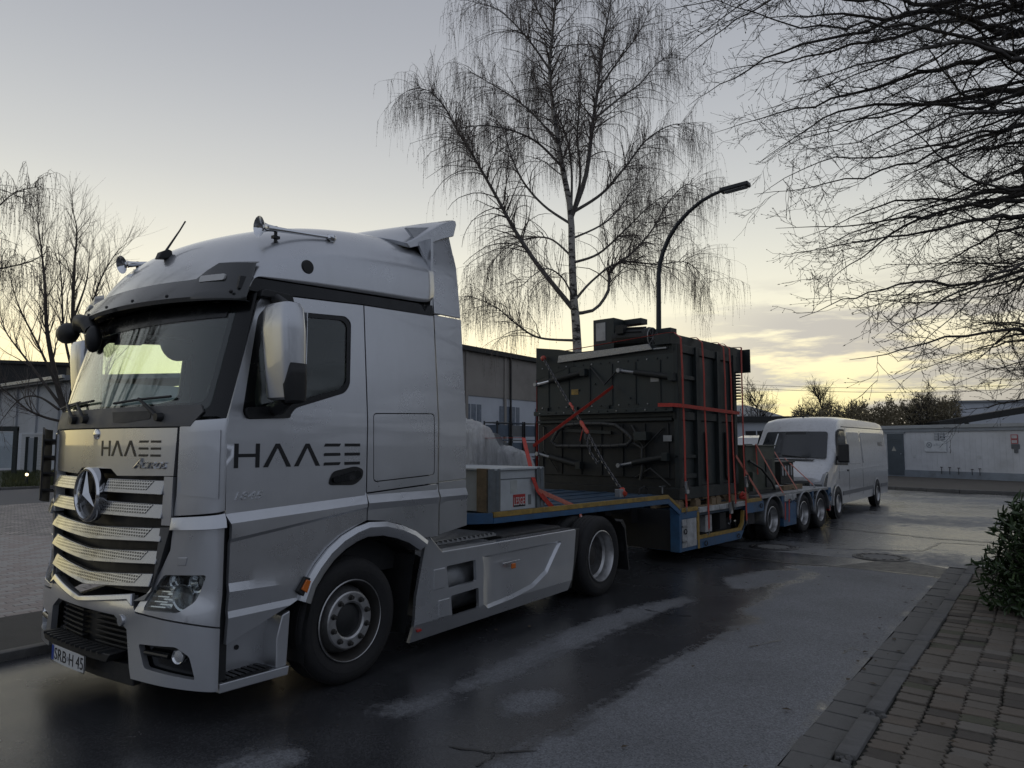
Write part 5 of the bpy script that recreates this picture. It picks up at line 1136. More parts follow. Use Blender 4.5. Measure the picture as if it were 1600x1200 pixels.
# machine part under clear plastic sheet
def film_mat():
    m = bpy.data.materials.new('plastic_film'); m.use_nodes = True; t = m.node_tree; n = t.nodes; l = t.links; n.clear()
    tcn = n.new('ShaderNodeTexCoord'); mp_ = n.new('ShaderNodeMapping'); mp_.inputs['Scale'].default_value = (10, 10, 2.2); l.new(tcn.outputs['Object'], mp_.inputs[0])
    nz = n.new('ShaderNodeTexNoise'); nz.inputs['Scale'].default_value = 1.6; nz.inputs['Detail'].default_value = 8; nz.inputs['Roughness'].default_value = .7; nz.inputs['Distortion'].default_value = 1.5; l.new(mp_.outputs[0], nz.inputs[0])
    bp = n.new('ShaderNodeBump'); bp.inputs['Strength'].default_value = 1; bp.inputs['Distance'].default_value = .03; l.new(nz.outputs[0], bp.inputs['Height'])
    tr = n.new('ShaderNodeBsdfTransparent'); tr.inputs[0].default_value = (.93, .95, .96, 1)
    gl = n.new('ShaderNodeBsdfGlossy'); gl.inputs['Roughness'].default_value = .10; l.new(bp.outputs[0], gl.inputs['Normal'])
    df = n.new('ShaderNodeBsdfTranslucent'); df.inputs[0].default_value = (.95, .96, .97, 1); l.new(bp.outputs[0], df.inputs['Normal'])
    d2 = n.new('ShaderNodeBsdfDiffuse'); d2.inputs[0].default_value = (.85, .87, .88, 1); l.new(bp.outputs[0], d2.inputs['Normal'])
    a = n.new('ShaderNodeMixShader'); a.inputs[0].default_value = .35; l.new(df.outputs[0], a.inputs[1]); l.new(d2.outputs[0], a.inputs[2])
    b = n.new('ShaderNodeMixShader'); b.inputs[0].default_value = .30; l.new(a.outputs[0], b.inputs[1]); l.new(gl.outputs[0], b.inputs[2])
    mr = n.new('ShaderNodeMapRange'); l.new(nz.outputs[0], mr.inputs[0]); mr.inputs[1].default_value = .3; mr.inputs[2].default_value = .7; mr.inputs[3].default_value = .58; mr.inputs[4].default_value = .98
    c = n.new('ShaderNodeMixShader'); l.new(mr.outputs[0], c.inputs[0]); l.new(tr.outputs[0], c.inputs[1]); l.new(b.outputs[0], c.inputs[2])
    o = n.new('ShaderNodeOutputMaterial'); l.new(c.outputs[0], o.inputs[0]); return m
FILM = film_mat()
fb = rside(790, 735, .35)
G = cargo('wrapped_machine_part', rside(830, 690, -.15).x + .72, -.80, CZ, 'machine part draped in crumpled clear plastic sheet behind the white crate', 'machine part')
m = MB(); m.box2((-.55, -.55, 0), (.55, .50, .60)); m.build('block', GREEN, G, bevel=.03)
m = MB(); m.box2((.15, -.45, .60), (.50, .35, .86)); m.build('gearbox', mat('machine_grey', (.16, .165, .17), .5, .3, var=.2, dirt=.3), G, bevel=.03)
m = MB(); m.lathe([(.001, -.3), (.16, -.3), (.16, .3), (.001, .3)], 20, 'y', (-.25, .1, .70)); m.build('shaft_housing', GALV, G, smooth=40)
def hgt(x, y):
    sm = lambda t: 1 / (1 + math.exp(-t)); h = .60 + .36 * sm((x - .02) / .07) + .10 * math.exp(-((x + .42) / .16) ** 4) - .08 * (y / .66) ** 4 + .05 * math.sin(6 * x + 2 * y)
    return h
rng = random.Random(3); P = []
nx_ = ny_ = 110
ph = [(rng.uniform(8, 34), rng.uniform(-20, 20), rng.uniform(0, 6.28), rng.uniform(.004, .016)) for _ in range(12)]
def crinkle(x, y): return sum(am * (1 - 2 * abs(math.sin(a_ * x + b_ * y + c_ + 1.5 * math.sin(3 * x - 4 * y)))) for a_, b_, c_, am in ph)
for i in range(nx_ + 1):
    row = []
    for j in range(ny_ + 1):
        a = -1.35 + 2.7 * i / nx_; b = -1.35 + 2.7 * j / ny_; ca = max(-1, min(1, a)); cb = max(-1, min(1, b)); over = max(abs(a), abs(b)) - 1
        x, y = ca * .72, cb * .66
        z = hgt(x, y) * 1.08
        th = math.atan2(b, a)
        if over > 0:
            f = over / .35; fold = math.sin(26 * th + 2 * math.sin(5 * th)) + .6 * math.sin(47 * th); z = z * (1 - f) + .02 * f; k_ = 1 + .13 * f + .020 * fold * f ** .6; x *= k_; y *= k_
        z += crinkle(x, y) * (.42 if over <= 0 else .25)
        row.append((x, y, z))
    P.append(row)
m = MB(); m.grid(P); m.build('plastic_sheet', FILM, G, smooth=55, recalc=False)

# ------------------------------------------------------------------ straps and chains
STRAP = mat('strap_red_orange', (.50, .045, .028), .6, var=.2, vscale=30, dirt=.35, dirtcol=(.12, .03, .02), bump=.2, bscale=200)
STRAPP = mat('strap_faded_pink', (.55, .17, .12), .65, var=.2, vscale=30, dirt=.3, dirtcol=(.2, .1, .08))
RATCH = mat('ratchet_zinc', (.45, .46, .47), .35, .85, var=.2, vscale=40, dirt=.3)
def ribbon(pts, wd, side, th=.004):
    m = MB(); pts = [Vector(p) for p in pts]; vs = []
    for i, p in enumerate(pts):
        t = (pts[min(i + 1, len(pts) - 1)] - pts[max(i - 1, 0)]).normalized(); s_ = Vector(side); s_ = (s_ - t * s_.dot(t)).normalized(); n_ = t.cross(s_)
        vs += [p + s_ * wd / 2 + n_ * th / 2, p - s_ * wd / 2 + n_ * th / 2, p - s_ * wd / 2 - n_ * th / 2, p + s_ * wd / 2 - n_ * th / 2]
    k = len(pts); fs = [(i * 4 + j, i * 4 + (j + 1) % 4, (i + 1) * 4 + (j + 1) % 4, (i + 1) * 4 + j) for i in range(k - 1) for j in range(4)] + [(0, 1, 2, 3), tuple((k - 1) * 4 + j for j in (3, 2, 1, 0))]
    return m.add(vs, fs)
def rel(o, p): return Vector(p) - Vector(o)
def strap(pts, label, side=(1, 0, 0), wd=.05, mt=STRAP, ratchet=None, hook=True, group='ratchet straps holding the load'):
    o = Vector(pts[-1]); e = cargo('ratchet_strap', o.x, o.y, o.z, label, 'strap', 0, group)
    w_ = ribbon([rel(o, p) for p in pts], wd, side).build('webbing', mt, e, smooth=0)
    if ratchet is not None:
        a = Vector(pts[-2]); f = a.lerp(o, ratchet); t = (o - a).normalized(); s_ = Vector(side)
        q = MB(); n_ = t.cross(s_).normalized(); c = rel(o, f) + n_ * .02
        if c.y < rel(o, f).y: c = rel(o, f) - n_ * .02
        q.beam(c - t * .10, c + t * .08, .075, .035, n_); q.build('ratchet', RATCH, e, bevel=.006)
        q = MB(); q.beam(c - t * .13 + Vector((0, .03, 0)), c + t * .02 + Vector((0, .045, 0)), .05, .012, n_); q.build('ratchet_handle', CHASSIS, e)
    if hook: q = MB(); t = (Vector(pts[-1]) - Vector(pts[-2])).normalized(); q.tube([t * -.02, t * .04, t * .08 + Vector((0, -.02, 0)), t * .06 + Vector((0, -.04, 0))], .009, 6); q.build('hook', RATCH, e)
    return e
def over(x, label, rt=None, zb=.72, mt=STRAP, x2=None):
    x2 = x if x2 is None else x2
    jx = lambda: random.uniform(-.018, .018)
    strap([(x2, -1.56, .9), (x2, -1.54, 3.20), (x2, -1.50, 3.26), (x, 1.0, 3.395), (x, 1.13, 3.39), (x + jx(), 1.235, 3.30), (x + jx(), 1.252, 2.8), (x + jx(), 1.245, 2.3), (x + jx(), 1.258, 1.75), (x + jx(), 1.262, 1.2), (x, 1.275, zb)], label, ratchet=rt, mt=mt)
over(3.29, 'red strap over the near front corner of the machine with zinc ratchet', .30, .80)
over(2.60, 'red strap down the machine side, second from its front corner', None, .42)
over(1.86, 'red strap down the machine side, third from its front corner', .75, .52)
over(1.64, 'red strap down the machine side, just behind the third one', None, .75)
p = rside(1155, 570, 1.2); p2 = rside(1164, 785, 1.25)
strap([(p.x - .1, -1.5, 3.2), (p.x - .1, .9, 3.40), (p.x - .1, 1.20, 3.38), (p.x, 1.24, p.z - .2), (p2.x + .02, 1.26, 1.6), (p2.x, 1.275, .45)], 'red strap hanging off the machine roof beam at its rear end', ratchet=.45)
strap([(3.50, .95, 2.30), (3.44, 1.15, 2.295), (3.36, 1.262, 2.285), (2.4, 1.266, 2.26), (1.38, 1.262, 2.235)], 'red strap running level round the side of the dark machine', side=(0, 0, 1), wd=.055, hook=False)
a = rfront(958, 604, 3.42); b = rfront(833, 697, 5.0)
strap([a, b], 'red strap running diagonally across the front of the dark machine', side=(0, .2, 1), hook=False)
p1 = rfront(812, 672, 5.9); p2 = rfront(820, 690, 5.85); p3 = rside(834, 750, 1.23); p4 = rside(840, 766, 1.25); p5 = rside(855, 784, 1.24); p6 = rside(866, 796, 1.22)
p1 = Vector((6.05, -.35, 1.80)); p2 = rside(818, 684, .50)
strap([p1, p2, p3, p4, p5, p6], 'red strap over the plastic wrapped part ending near the white crate', wd=.055)
a = p4; b = rside(904, 794, 1.22); c = rside(908, 803, 1.275)
strap([a, b, c + Vector((0, 0, -.04))], 'red strap from the crate corner to the yellow deck edge with loose tail', mt=STRAPP)
for (u0, v0, y0), (u1, v1, y1), lab in (((1150, 712, 1.24), (1190, 778, 1.255), 'pale red strap slanting down behind the dark machine to the deck edge'),
     ((1181, 694, .98), (1228, 778, 1.25), 'pale red strap slanting from the olive section top to the second axle'),
     ((1205, 698, .8), (1246, 765, 1.2), 'pale red strap slanting from olive section rear edge to the deck'),
     ((1226, 716, .7), (1271, 758, 1.1), 'pale red strap slanting off the slotted rack towards the trailer rear')):
    strap([rside(u0, v0, y0), rside(u0, v0, y0).lerp(rside(u1, v1, y1), .5), rside(u1, v1, y1)], lab, mt=STRAPP, group='pale straps on the axle deck')
a = rside(1181, 694, .98); strap([a, a + Vector((0, .02, -.55))], 'red strap hanging straight down the olive machine section', hook=False)
m_ = rside(1229, 770, 1.27)
for k, (u, v0, v1) in enumerate(((1233, 780, 815), (1227, 785, 812))):
    a = rside(u, v0, 1.275); b = rside(u, v1, 1.275); strap([a, a.lerp(b, .5) + Vector((.02, .01, 0)), b], ('dark red strap tail hanging between the first two rear wheels' if k == 0 else 'shorter red strap tail hanging beside the first rear wheel'), hook=False, wd=.045)
tn = rside(1162, 774, 1.22); tb = cargo('strap_bundle', tn.x, 1.20, .80, 'rolled bundle of red webbing on the bed beside the rear pallet', 'strap')
m = MB(); m.tube([(.10 * math.cos(a) * (1 - a / 40), .02 * math.sin(a * 2), .06 + .055 * math.sin(a) * (1 - a / 40)) for a in [k * .45 for k in range(40)]], .020, 6); m.build('roll', STRAP, tb)

CHAINM = mat('lashing_chain_steel', (.12, .12, .125), .45, .8, var=.2, dirt=.3)
REDM = mat('tensioner_red', (.48, .06, .035), .45, var=.15, dirt=.3)
def chain_links(pts, e, o):
    m = MB(); L_ = .062; pts = [Vector(p) for p in pts]; cum = 0; k = 0
    for a, b in zip(pts[:-1], pts[1:]):
        n_ = max(1, int((b - a).length / L_)); t = (b - a).normalized(); s1 = t.cross(Vector((0, 0, 1))).normalized(); s2 = t.cross(s1)
        for i in range(n_):
            c = a.lerp(b, (i + .5) / n_) - o; s_ = s1 if k % 2 else s2; k += 1
            m.tube([c + t * (.040 * math.cos(q)) + s_ * (.021 * math.sin(q)) for q in [2 * math.pi * j / 8 for j in range(8)]], .0075, 4, closed=True)
    q = m.build('chain', CHAINM, e, smooth=50); q['kind'] = 'stuff'; return q
A = rfront(849, 560, 3.44); Bc = rside(976, 774, 1.2)
e = cargo('lashing_chain', Bc.x, Bc.y, Bc.z, 'steel lashing chain with red tensioner slung from machine top to deck edge', 'chain')
def cp(f, sag=0): return A.lerp(Bc, f) + Vector((0, 0, -sag))
chain_links([A, cp(.2, .02), cp(.38, .02)], e, Bc); chain_links([cp(.44), cp(.52)], e, Bc); chain_links([cp(.62), cp(.78, .04), cp(.97)], e, Bc); chain_links([cp(.55), cp(.64, .22), cp(.72, .20), cp(.76, .05)], e, Bc)
for f0, f1, r in ((.385, .43, .022), (.525, .615, .030), (.965, 1.0, .045)):
    a = cp(f0) - Bc; b = cp(f1) - Bc; m = MB(); m.tube([a, a.lerp(b, .15), a.lerp(b, .5), a.lerp(b, .85), b], [r * .5, r * 1.1, r * .8, r * 1.1, r * .5], 10); m.build('tensioner' if f0 < .9 else 'grab_hook', REDM, e, smooth=40)
m = MB(); a = cp(.43) - Bc; m.tube([a + Vector((0, 0, .03)), a + Vector((.03, .02, -.02)), a + Vector((.0, .05, -.05))], .014, 8); m.build('grab_hook', REDM, e)
m = MB(); a = cp(.56) - Bc; m.beam(a, a + Vector((.02, -.05, -.22)), .02, .012); m.build('tensioner_lever', REDM, e)
m = MB(); m.sphere(A - Bc, .05, 10); m.build('shackle', REDM, e)
m = MB(); m.box(Vector((.05, -.05, .03)), (.09, .08, .10)); m.build('chain_pocket', GALV, e, bevel=.005)

# ------------------------------------------------------------------ silver van behind the trailer
VPAINT = mat('van_silver', (.56, .57, .58), .36, .35, var=.03, vscale=20, coat=.8, coat_rough=.06, dirt=.3, dirtcol=(.20, .195, .18))
rc = ground_at(1368, 790); VA = 232.0
VF = Frame((0, 0, 0), VA); vo = rc - VF.ex * (-4.3) - VF.ey * .92
V_ = empty('panel_van', (vo.x, vo.y, 0), RAD(VA), 'silver panel van parked behind the trailer with antenna on its roof', 'van')
zt_ = [(.98, .80), (.95, .97), (.80, 1.10), (.50, 1.22), (.28, 1.31), (.02, 1.60), (-.24, 1.90), (-.38, 2.08), (-.54, 2.26), (-.80, 2.36), (-1.6, 2.405), (-3.0, 2.41), (-5.2, 2.39), (-5.75, 2.34), (-5.90, 2.24)]
P = []
for x, zt in zt_:
    hood = zt < 1.35; ws = 1.35 <= zt < 2.3
    nose = .09 * max(0, min(1, (x - .35) / .65)) ** 1.5
    yb = .97 - nose
    if hood: half = [(yb - .03, .30), (yb, .55), (yb - .01, min(.78, zt - .12)), (yb - .04, zt - .10), (yb - .10, zt - .04), (yb - .22, zt - .015), (.50, zt), (.25, zt + .008), (0, zt + .01)]
    else:
        f = (zt - 1.30) / 1.1
        half = [(.95, .30), (.975, .62), (.975, 1.12), (.962, min(1.45, zt - .15)), (.955 - .055 * f, zt - .20 * f - .02), (.93 - .09 * f, zt - .055 * f - .01), (.62, zt - .008), (.3, zt + .01), (0, zt + .015)]
    P.append([(x - .10 * (y / .95) ** 2 * (1 if x > -.9 and x < 1.2 else 0), y, z) for y, z in half] + [(x - .10 * (y / .95) ** 2 * (1 if x > -.9 and x < 1.2 else 0), -y, z) for y, z in half[-2::-1]])
m = MB(); m.grid(P); n_ = len(P[0]); k = len(P)
m.f.append(tuple(range(n_))); m.f.append(tuple((k - 1) * n_ + j for j in range(n_)))
body = m.build('body', VPAINT, V_, smooth=30)
def ws_pt(x, y, lift=.012):
    z = lerp_tab(sorted(zt_), x + .10 * (y / .95) ** 2) if True else 0
    return (x, y, z + lift)
# windscreen patch lying on the sloping front
def WSF(a, b, d):  # a: across, b: 0..1 up the slope
    x0 = .25 - .66 * b; z = lerp_tab(sorted(zt_), x0); return (x0 - .10 * (a / .95) ** 2 + d * .75, a, z + d * .66 + .006 + .012 * (1 - (a / .8) ** 2))
VG = mat('van_glass', (.010, .014, .017), .04, spec=.8, var=.05)
panel('windscreen', round_poly([(-.80, .05), (.80, .05), (.72, .86), (-.72, .86)], .06), WSF, VG, V_, .01, .12, (), .002, d0=.012)
for y in (-.3, .42):
    m = MB(); m.tube([WSF(y, .02, .03), WSF(y - .35, .07, .03), WSF(y - .62, .10, .03)], .010, 6); m.build('wiper', BLACKP, V_)
panel('sun_strip', [(-.25, .78), (.25, .78), (.22, .85), (-.22, .85)], WSF, BLACKP, V_, .004, .1, (), 0, d0=.018)
panel('document_strip', [(-.47, .25), (-.43, .25), (-.41, .80), (-.44, .80)], WSF, mat('white_paper_strip', (.5, .52, .53), .5), V_, .002, .1, (), 0, d0=.017)
panel('bonnet_scoop', [(-.52, -.06), (.52, -.06), (.56, -.01), (-.56, -.01)], WSF, BLACKP, V_, .01, .1, (), .004, d0=.016)
def VS(x, z, d): 
    y = lerp_tab([(.3, .95), (.62, .975), (1.12, .975), (1.45, .962), (2.15, .903), (2.3, .86)], z); n_ = .09 * max(0, min(1, (x - .35) / .65)) ** 1.5; return (x, y - n_ + d, z)
def VSr(x, z, d): q = VS(x, z, d); return (q[0], -q[1], q[2])
for fn in (VS, VSr):
    panel('door_window', round_poly([(-.05, 1.28), (-.46, 1.96), (-.62, 2.03), (-1.05, 2.03), (-1.07, 1.25)], .05), fn, VG, V_, .01, .1, (), .003, d0=.008)
    panel('window_frame', round_poly([(.03, 1.23), (-.42, 2.01), (-.60, 2.08), (-1.10, 2.08), (-1.12, 1.20)], .06), fn, BLACKP, V_, .01, .1, [round_poly([(-.05, 1.28), (-.46, 1.96), (-.62, 2.03), (-1.05, 2.03), (-1.07, 1.25)], .05)], .002, d0=.005)
    for pts in ([(-1.20, .42), (-1.185, .42), (-1.185, 2.1), (-1.20, 2.1)], [(-.25, .9), (-.235, .9), (-.235, 1.2), (-.25, 1.2)], [(-2.68, .42), (-2.665, .42), (-2.665, 2.05), (-2.68, 2.05)]):
        panel('door_gap', pts, fn, BLACKP, V_, .004, .2, (), 0, d0=.002)
    for z0, z1, x0, x1 in ((.50, .60, -.55, -3.8), (.50, .60, -4.85, -5.75)): panel('rub_strip', [(x0, z0), (x1, z0), (x1, z1), (x0, z1)], fn, mat('van_strip_grey', (.17, .175, .18), .5) if 'van_strip_grey' not in MATS else MATS['van_strip_grey'], V_, .012, .2, (), .005, d0=.014)
    for x0, x1 in ((-1.28, -2.60), (-2.75, -5.65)): panel('side_pressing', round_poly([(x0, 1.22), (x1, 1.22), (x1 + .06, 2.02), (x0, 2.02)], .10), fn, VPAINT, V_, .02, .12, (), .008, d0=.010)
    panel('body_crease', [(-.2, 1.045), (-5.8, 1.10), (-5.8, 1.135), (-.2, 1.08)], fn, VPAINT, V_, .02, .15, (), .008, d0=.012)
    panel('door_handle', [(-.95, 1.06), (-1.10, 1.06), (-1.10, 1.10), (-.95, 1.10)], fn, BLACKP, V_, .02, .1, (), .006, d0=.03)
    panel('gutter_line', [(-.85, 2.13), (-5.7, 2.13), (-5.7, 2.15), (-.85, 2.15)], fn, BLACKP, V_, .006, .2, (), 0, d0=.003)
strokes('lettering', LETTERS, 0, 0, .62 / 4.52, .11, lambda a, b, d: VS(-4.75 - a, 1.66 + b, d), V_, d=.016)
for xw in (0, -4.3):
    for sg in (1, -1):
        P = [[(xw + r_ * math.cos(a), sg * y, .36 + r_ * math.sin(a)) for r_, y in ((.43, .985), (.385, .99), (.37, .80))] for a in [RAD(q) for q in range(-5, 190, 9)]]
        m = MB(); m.grid(P); m.build('wheel_arch', VPAINT, V_, smooth=40, recalc=False)
        m = MB(); m.lathe([(.39, .978), (.39, .984), (.30, .984), (.30, .978)], 32, 'y', (xw, 0 if sg > 0 else -1.962, .36), closed=True); m.build('arch_void', CHASSIS, V_, smooth=40)
        wl = empty('wheel', (xw, sg * .895, .34)); wl.parent = V_; wl.rotation_euler = (0, 0, 0 if sg > 0 else math.pi)
        tyre('tyre', .34, .205, .22, wl)
        m = MB(); m.lathe([(.206, .06), (.210, .10), (.200, .104), (.18, .07), (.13, .06), (.07, .085), (.001, .09)], 32, 'y'); m.build('rim', RIMSTEEL, wl, smooth=35)
for sg in (1, -1):
    m = MB(); m.prism([(.98, .62), (.62, .66), (.42, 1.02), (.50, 1.10), (.72, 1.03), (.95, .82)], 'y', *sorted((sg * .66, sg * .915))); hl_ = m.build('headlight', mat('van_headlight', (.16, .17, .18), .12, .3, coat=1.0), V_, bevel=.03)
    m = MB(); m.prism([(.62, 1.30), (.56, 1.72), (.50, 1.72), (.50, 1.28)], 'y', *sorted((sg * 1.00, sg * 1.24)))
    mm_ = m.build('mirror', BLACKP, V_, bevel=.04)
    for v in mm_.data.vertices: v.co.x -= .62
    m = MB(); m.beam((-.10, sg * .93, 1.38), (-.08, sg * 1.08, 1.40), .08, .10); m.build('mirror_arm', BLACKP, V_)
m = MB(); m.prism([(1.045, .62), (1.02, .86), (.92, .90), (.90, .60)], 'y', -.62, .62); m.build('grille', BLACKP, V_, bevel=.02)
for k in range(3): m = MB(); m.box((1.045, 0, .68 + k * .07), (.02, 1.1, .018)); m.build('grille_bar', CHROME, V_)
m = MB(); m.prism([(1.10, .30), (1.10, .56), (1.02, .60), (.60, .60), (.60, .28)], 'y', -.88, .88); m.build('bumper', mat('van_bumper_grey', (.06, .062, .065), .55), V_, bevel=.05)
m = MB(); m.box((1.105, 0, .43), (.01, .52, .11)); m.build('number_plate', PLW, V_)
m = MB(); m.prism([(-1.38, 2.41), (-1.26, 2.41), (-1.33, 2.47)], 'y', -.03, .03); af = m.build('aerial_foot', BLACKP, V_); m = MB(); m.tube([(-.95, .0, 2.36), (-.97, 0, 2.90)], .006, 5); m.build('aerial', BLACKP, V_)
m = MB(); m.lathe([(.001, 0), (.035, 0), (.03, .05), (.001, .06)], 10, 'z', (-.95, 0, 2.34)); m.build('aerial_base', BLACKP, V_)

# second parked vehicle, only its cab side shows between machine and van
c2 = at_depth(1172, 693, 22.0)
W_ = empty('white_van', (c2.x + .25, 22.3, 0), RAD(232), 'white van mostly hidden behind the machine, door window showing', 'van')
WV = mat('white_van_paint', (.55, .56, .56), .4, coat=.6, var=.04, dirt=.3, dirtcol=(.25, .24, .22))
prof = [(.95, .35), (.95, .80), (.55, 1.08), (.10, 1.25), (-.55, 1.92), (-1.2, 2.0), (-3.4, 1.98), (-3.5, .35)]
m = MB(); m.prism(prof, 'y', -.85, .85); m.build('body', WV, W_, bevel=.08)
m = MB(); m.prism([(-.05, 1.28), (-.58, 1.80), (-1.25, 1.85), (-1.25, 1.25)], 'y', .84, .862); m.build('door_window', VG, W_, bevel=.01)
for xw in (.2, -2.7):
    wl = empty('wheel', (xw, .75, .32)); wl.parent = W_; tyre('tyre', .32, .19, .2, wl); m = MB(); m.lathe([(.19, .05), (.18, .08), (.001, .07)], 24, 'y'); m.build('rim', RIMSTEEL, wl)

# ------------------------------------------------------------------ switch house (flat grey-white cabin) on the right
def wallframe(u0, v0, u1, v1, z=0.0):
    a = ground_at(u0, v0, z); b = ground_at(u1, v1, z); d_ = b - a; return a, math.atan2(d_.y, d_.x), d_.length
cl, ca_, clen = wallframe(1416, 748, 1600, 756.5)
CW = mat('cabin_panel', (.60, .62, .645), .6, var=.08, vscale=1.2, dirt=.35, dirtcol=(.22, .22, .20)); CTR = mat('cabin_trim', (.28, .31, .34), .55, var=.1, vscale=2, dirt=.3); DOORM = mat('cabin_door', (.085, .105, .12), .5, var=.12, vscale=3)
H_ = empty('switch_house', cl, ca_, 'low grey-white flat-roofed cabin with dark door and small wall signs', 'building')
def hbox(name, x0, x1, y0, y1, z0, z1, mt, bevel=.004, parent=H_): m = MB(); m.box2((x0, y0, z0), (x1, y1, z1)); return m.build(name, mt, parent, bevel=bevel)
hbox('wall', -4.2, 9.0, .02, 3.2, .30, 2.38, CW)
k = 0
xx = .07
while xx < 8.9:
    hbox('wall_panel', xx, xx + .252, .008, .02, .42, 2.30, CW, .003); xx += .255
hbox('plinth', -4.25, 9.05, -.02, 3.25, .10, .44, mat('cabin_plinth', (.24, .275, .31), .6, var=.15, vscale=2, dirt=.5, dirtcol=(.10, .10, .09)))
hbox('fascia', -4.3, 9.1, -.05, 3.3, 2.30, 2.46, CTR); hbox('roof_edge', -4.34, 9.14, -.10, 3.34, 2.46, 2.62, mat('cabin_roof_edge', (.36, .38, .39), .6, var=.1, vscale=2))
dr = hbox('door', -.92, -.06, -.03, .03, .16, 2.22, DOORM, .01); hbox('door_frame', -1.0, .02, -.035, .02, 2.22, 2.30, CTR)
m = MB(); m.tube([(-.16, -.05, 1.22), (-.16, -.09, 1.22)], .03, 8); m.build('door_handle', CHROME, dr)
for kk in range(3): hbox('door_louvre', -.78, -.20, -.042, -.03, 1.75 + kk * .10, 1.79 + kk * .10, DOORM, .003, dr)
m = MB(); m.prism([(-.68, 1.36), (-.44, 1.36), (-.56, 1.60)], 'y', -.036, -.030); m.build('warning_triangle', mat('warning_sign', (.42, .41, .36), .5), dr)
px = clen / 184.0
def hx(u): return (u - 1416) * px * (1 + (1600 - u) / 184 * .12)
sgn_ = hbox('sign_board', hx(1448), hx(1483), -.03, -.004, 1.33, 1.86, mat('sign_white', (.60, .63, .65), .45), .02)
sc_ = (hx(1456), -.036, 1.66)
m = MB(); m.lathe([(.10, 0), (.14, 0), (.14, .006), (.10, .006)], 28, 'y', sc_, closed=True); m.build('sign_logo_ring', CTR, sgn_)
for a in (math.pi / 4, -math.pi / 4): m = MB(); m.beam((sc_[0] - .085 * math.cos(a), sc_[1], sc_[2] - .085 * math.sin(a)), (sc_[0] + .085 * math.cos(a), sc_[1], sc_[2] + .085 * math.sin(a)), .03, .006, (0, 1, 0)); m.build('sign_logo_cross', CTR, sgn_)
text_on('sign_text', 'eRay', .2, lambda a, b, d: (hx(1463) + a, -.030 - d, 1.58 + b), mat('sign_grey_text', (.36, .40, .43), .5), sgn_, width=.42, height=.15, d=.004)
for u in (1464.5, 1473.5): 
    vv = hbox('vent', hx(u), hx(u) + .20, -.03, -.004, 1.90, 2.24, CTR, .006)
    for kk in range(4): hbox('vent_slat', hx(u) + .02, hx(u) + .18, -.04, -.03, 1.94 + kk * .075, 1.97 + kk * .075, CW, .002, vv)
for (u0, u1, z0, z1, mt) in ((1584, 1595, 1.92, 2.12, 'red'), (1584, 1595, 1.72, 1.91, 'red'), (1584, 1597, 1.50, 1.70, 'dk'), (1588, 1594, 1.32, 1.49, 'dk')):
    q = hbox('notice', hx(u0), hx(u1), -.02, -.004, z0, z1, mat('notice_' + mt, (.42, .06, .07), .5) if mt == 'red' else mat('notice_dark', (.10, .11, .12), .5), .003)
    if mt == 'red': hbox('notice_face', hx(u0) + .03, hx(u1) - .03, -.025, -.02, z0 + .03, z1 - .03, mat('notice_white', (.5, .48, .48), .5), .002, q)
for (u, z) in ((1428, 1.05), (1530, 1.05)): hbox('paper_note', hx(u), hx(u) + .16, -.012, -.004, z, z + .14, mat('note_white', (.52, .54, .55), .6), 0)
for (u, z) in ((1474, .62), (1487, .62), (1501, .60), (1522, .56), (1534, .60)):
    m = MB(); m.tube([(hx(u), -.06, .30), (hx(u), -.06, z)], .012, 6); m.tube([(hx(u) - .05, -.06, z), (hx(u) + .06, -.06, z)], .018, 6); m.build('pipe_fitting', CHASSIS, H_)

# ------------------------------------------------------------------ other buildings
def hall(name, label, p, ang, lx, ly, h, wall, roofm, rise=0.0, over_=.2, cat='building', extra=None):
    r = empty(name, p, ang, label, cat)
    m = MB(); m.box2((0, 0, 0), (lx, ly, h)); m.build('wall', wall, r)
    if rise: m = MB(); m.prism([(-over_, h - .02), (ly / 2, h + rise), (ly + over_, h - .02), (ly + over_, h + .12), (ly / 2, h + rise + .14), (-over_, h + .12)], 'x', -over_, lx + over_); m.build('roof', roofm, r)
    else: m = MB(); m.box2((-over_, -over_, h), (lx + over_, ly + over_, h + .25)); m.build('roof', roofm, r)
    return r
GRYW = mat('hall_wall_brown', (.27, .25, .225), .8, var=.15, vscale=.5, dirt=.4, dirtcol=(.07, .065, .055)); PALEW = mat('pale_render', (.50, .53, .57), .8, var=.08, vscale=.5, dirt=.25, dirtcol=(.22, .23, .24))
DKROOF = mat('dark_roof', (.030, .031, .030), .8, var=.2, vscale=1); LTROOF = mat('light_roof', (.22, .23, .24), .7, var=.12, vscale=.7)
# long industrial hall left of the road, seen under the birch
ha = at_depth(727, 542, 42.0); hb_ = at_depth(845, 562, 49.0); ang = math.atan2(hb_.y - ha.y, hb_.x - ha.x)
st_ = Vector((ha.x, ha.y, 0)) - Vector((math.cos(ang), math.sin(ang), 0)) * 4
LH = empty('industrial_hall', st_, ang, 'long brown grey industrial hall with arched windows behind the birch', 'building')
def lbox(name, x0, x1, y0, y1, z0, z1, mt, parent=LH, bevel=.01): m = MB(); m.box2((x0, y0, z0), (x1, y1, z1)); return m.build(name, mt, parent, bevel=bevel)
lbox('wall', 0, 45, .05, 10, 0, 7.2, PALEW); lbox('upper_wall', 0, 45, .0, .05, 4.6, 7.25, GRYW); lbox('roof', -.3, 45.3, -.25, 10.2, 7.25, 7.55, DKROOF)
for x in range(0, 44, 4):
    lbox('pilaster', x, x + .22, -.08, 0, 0, 7.25, GRYW)
    if x % 8 == 0: lbox('downpipe', x + .6, x + .72, -.14, -.05, 0, 7.3, CHASSIS)
AW = mat('old_window_glass', (.16, .19, .23), .2, var=.2, vscale=3); DARKB = mat('arch_brick_dark', (.125, .112, .095), .85, var=.2, vscale=1.5)
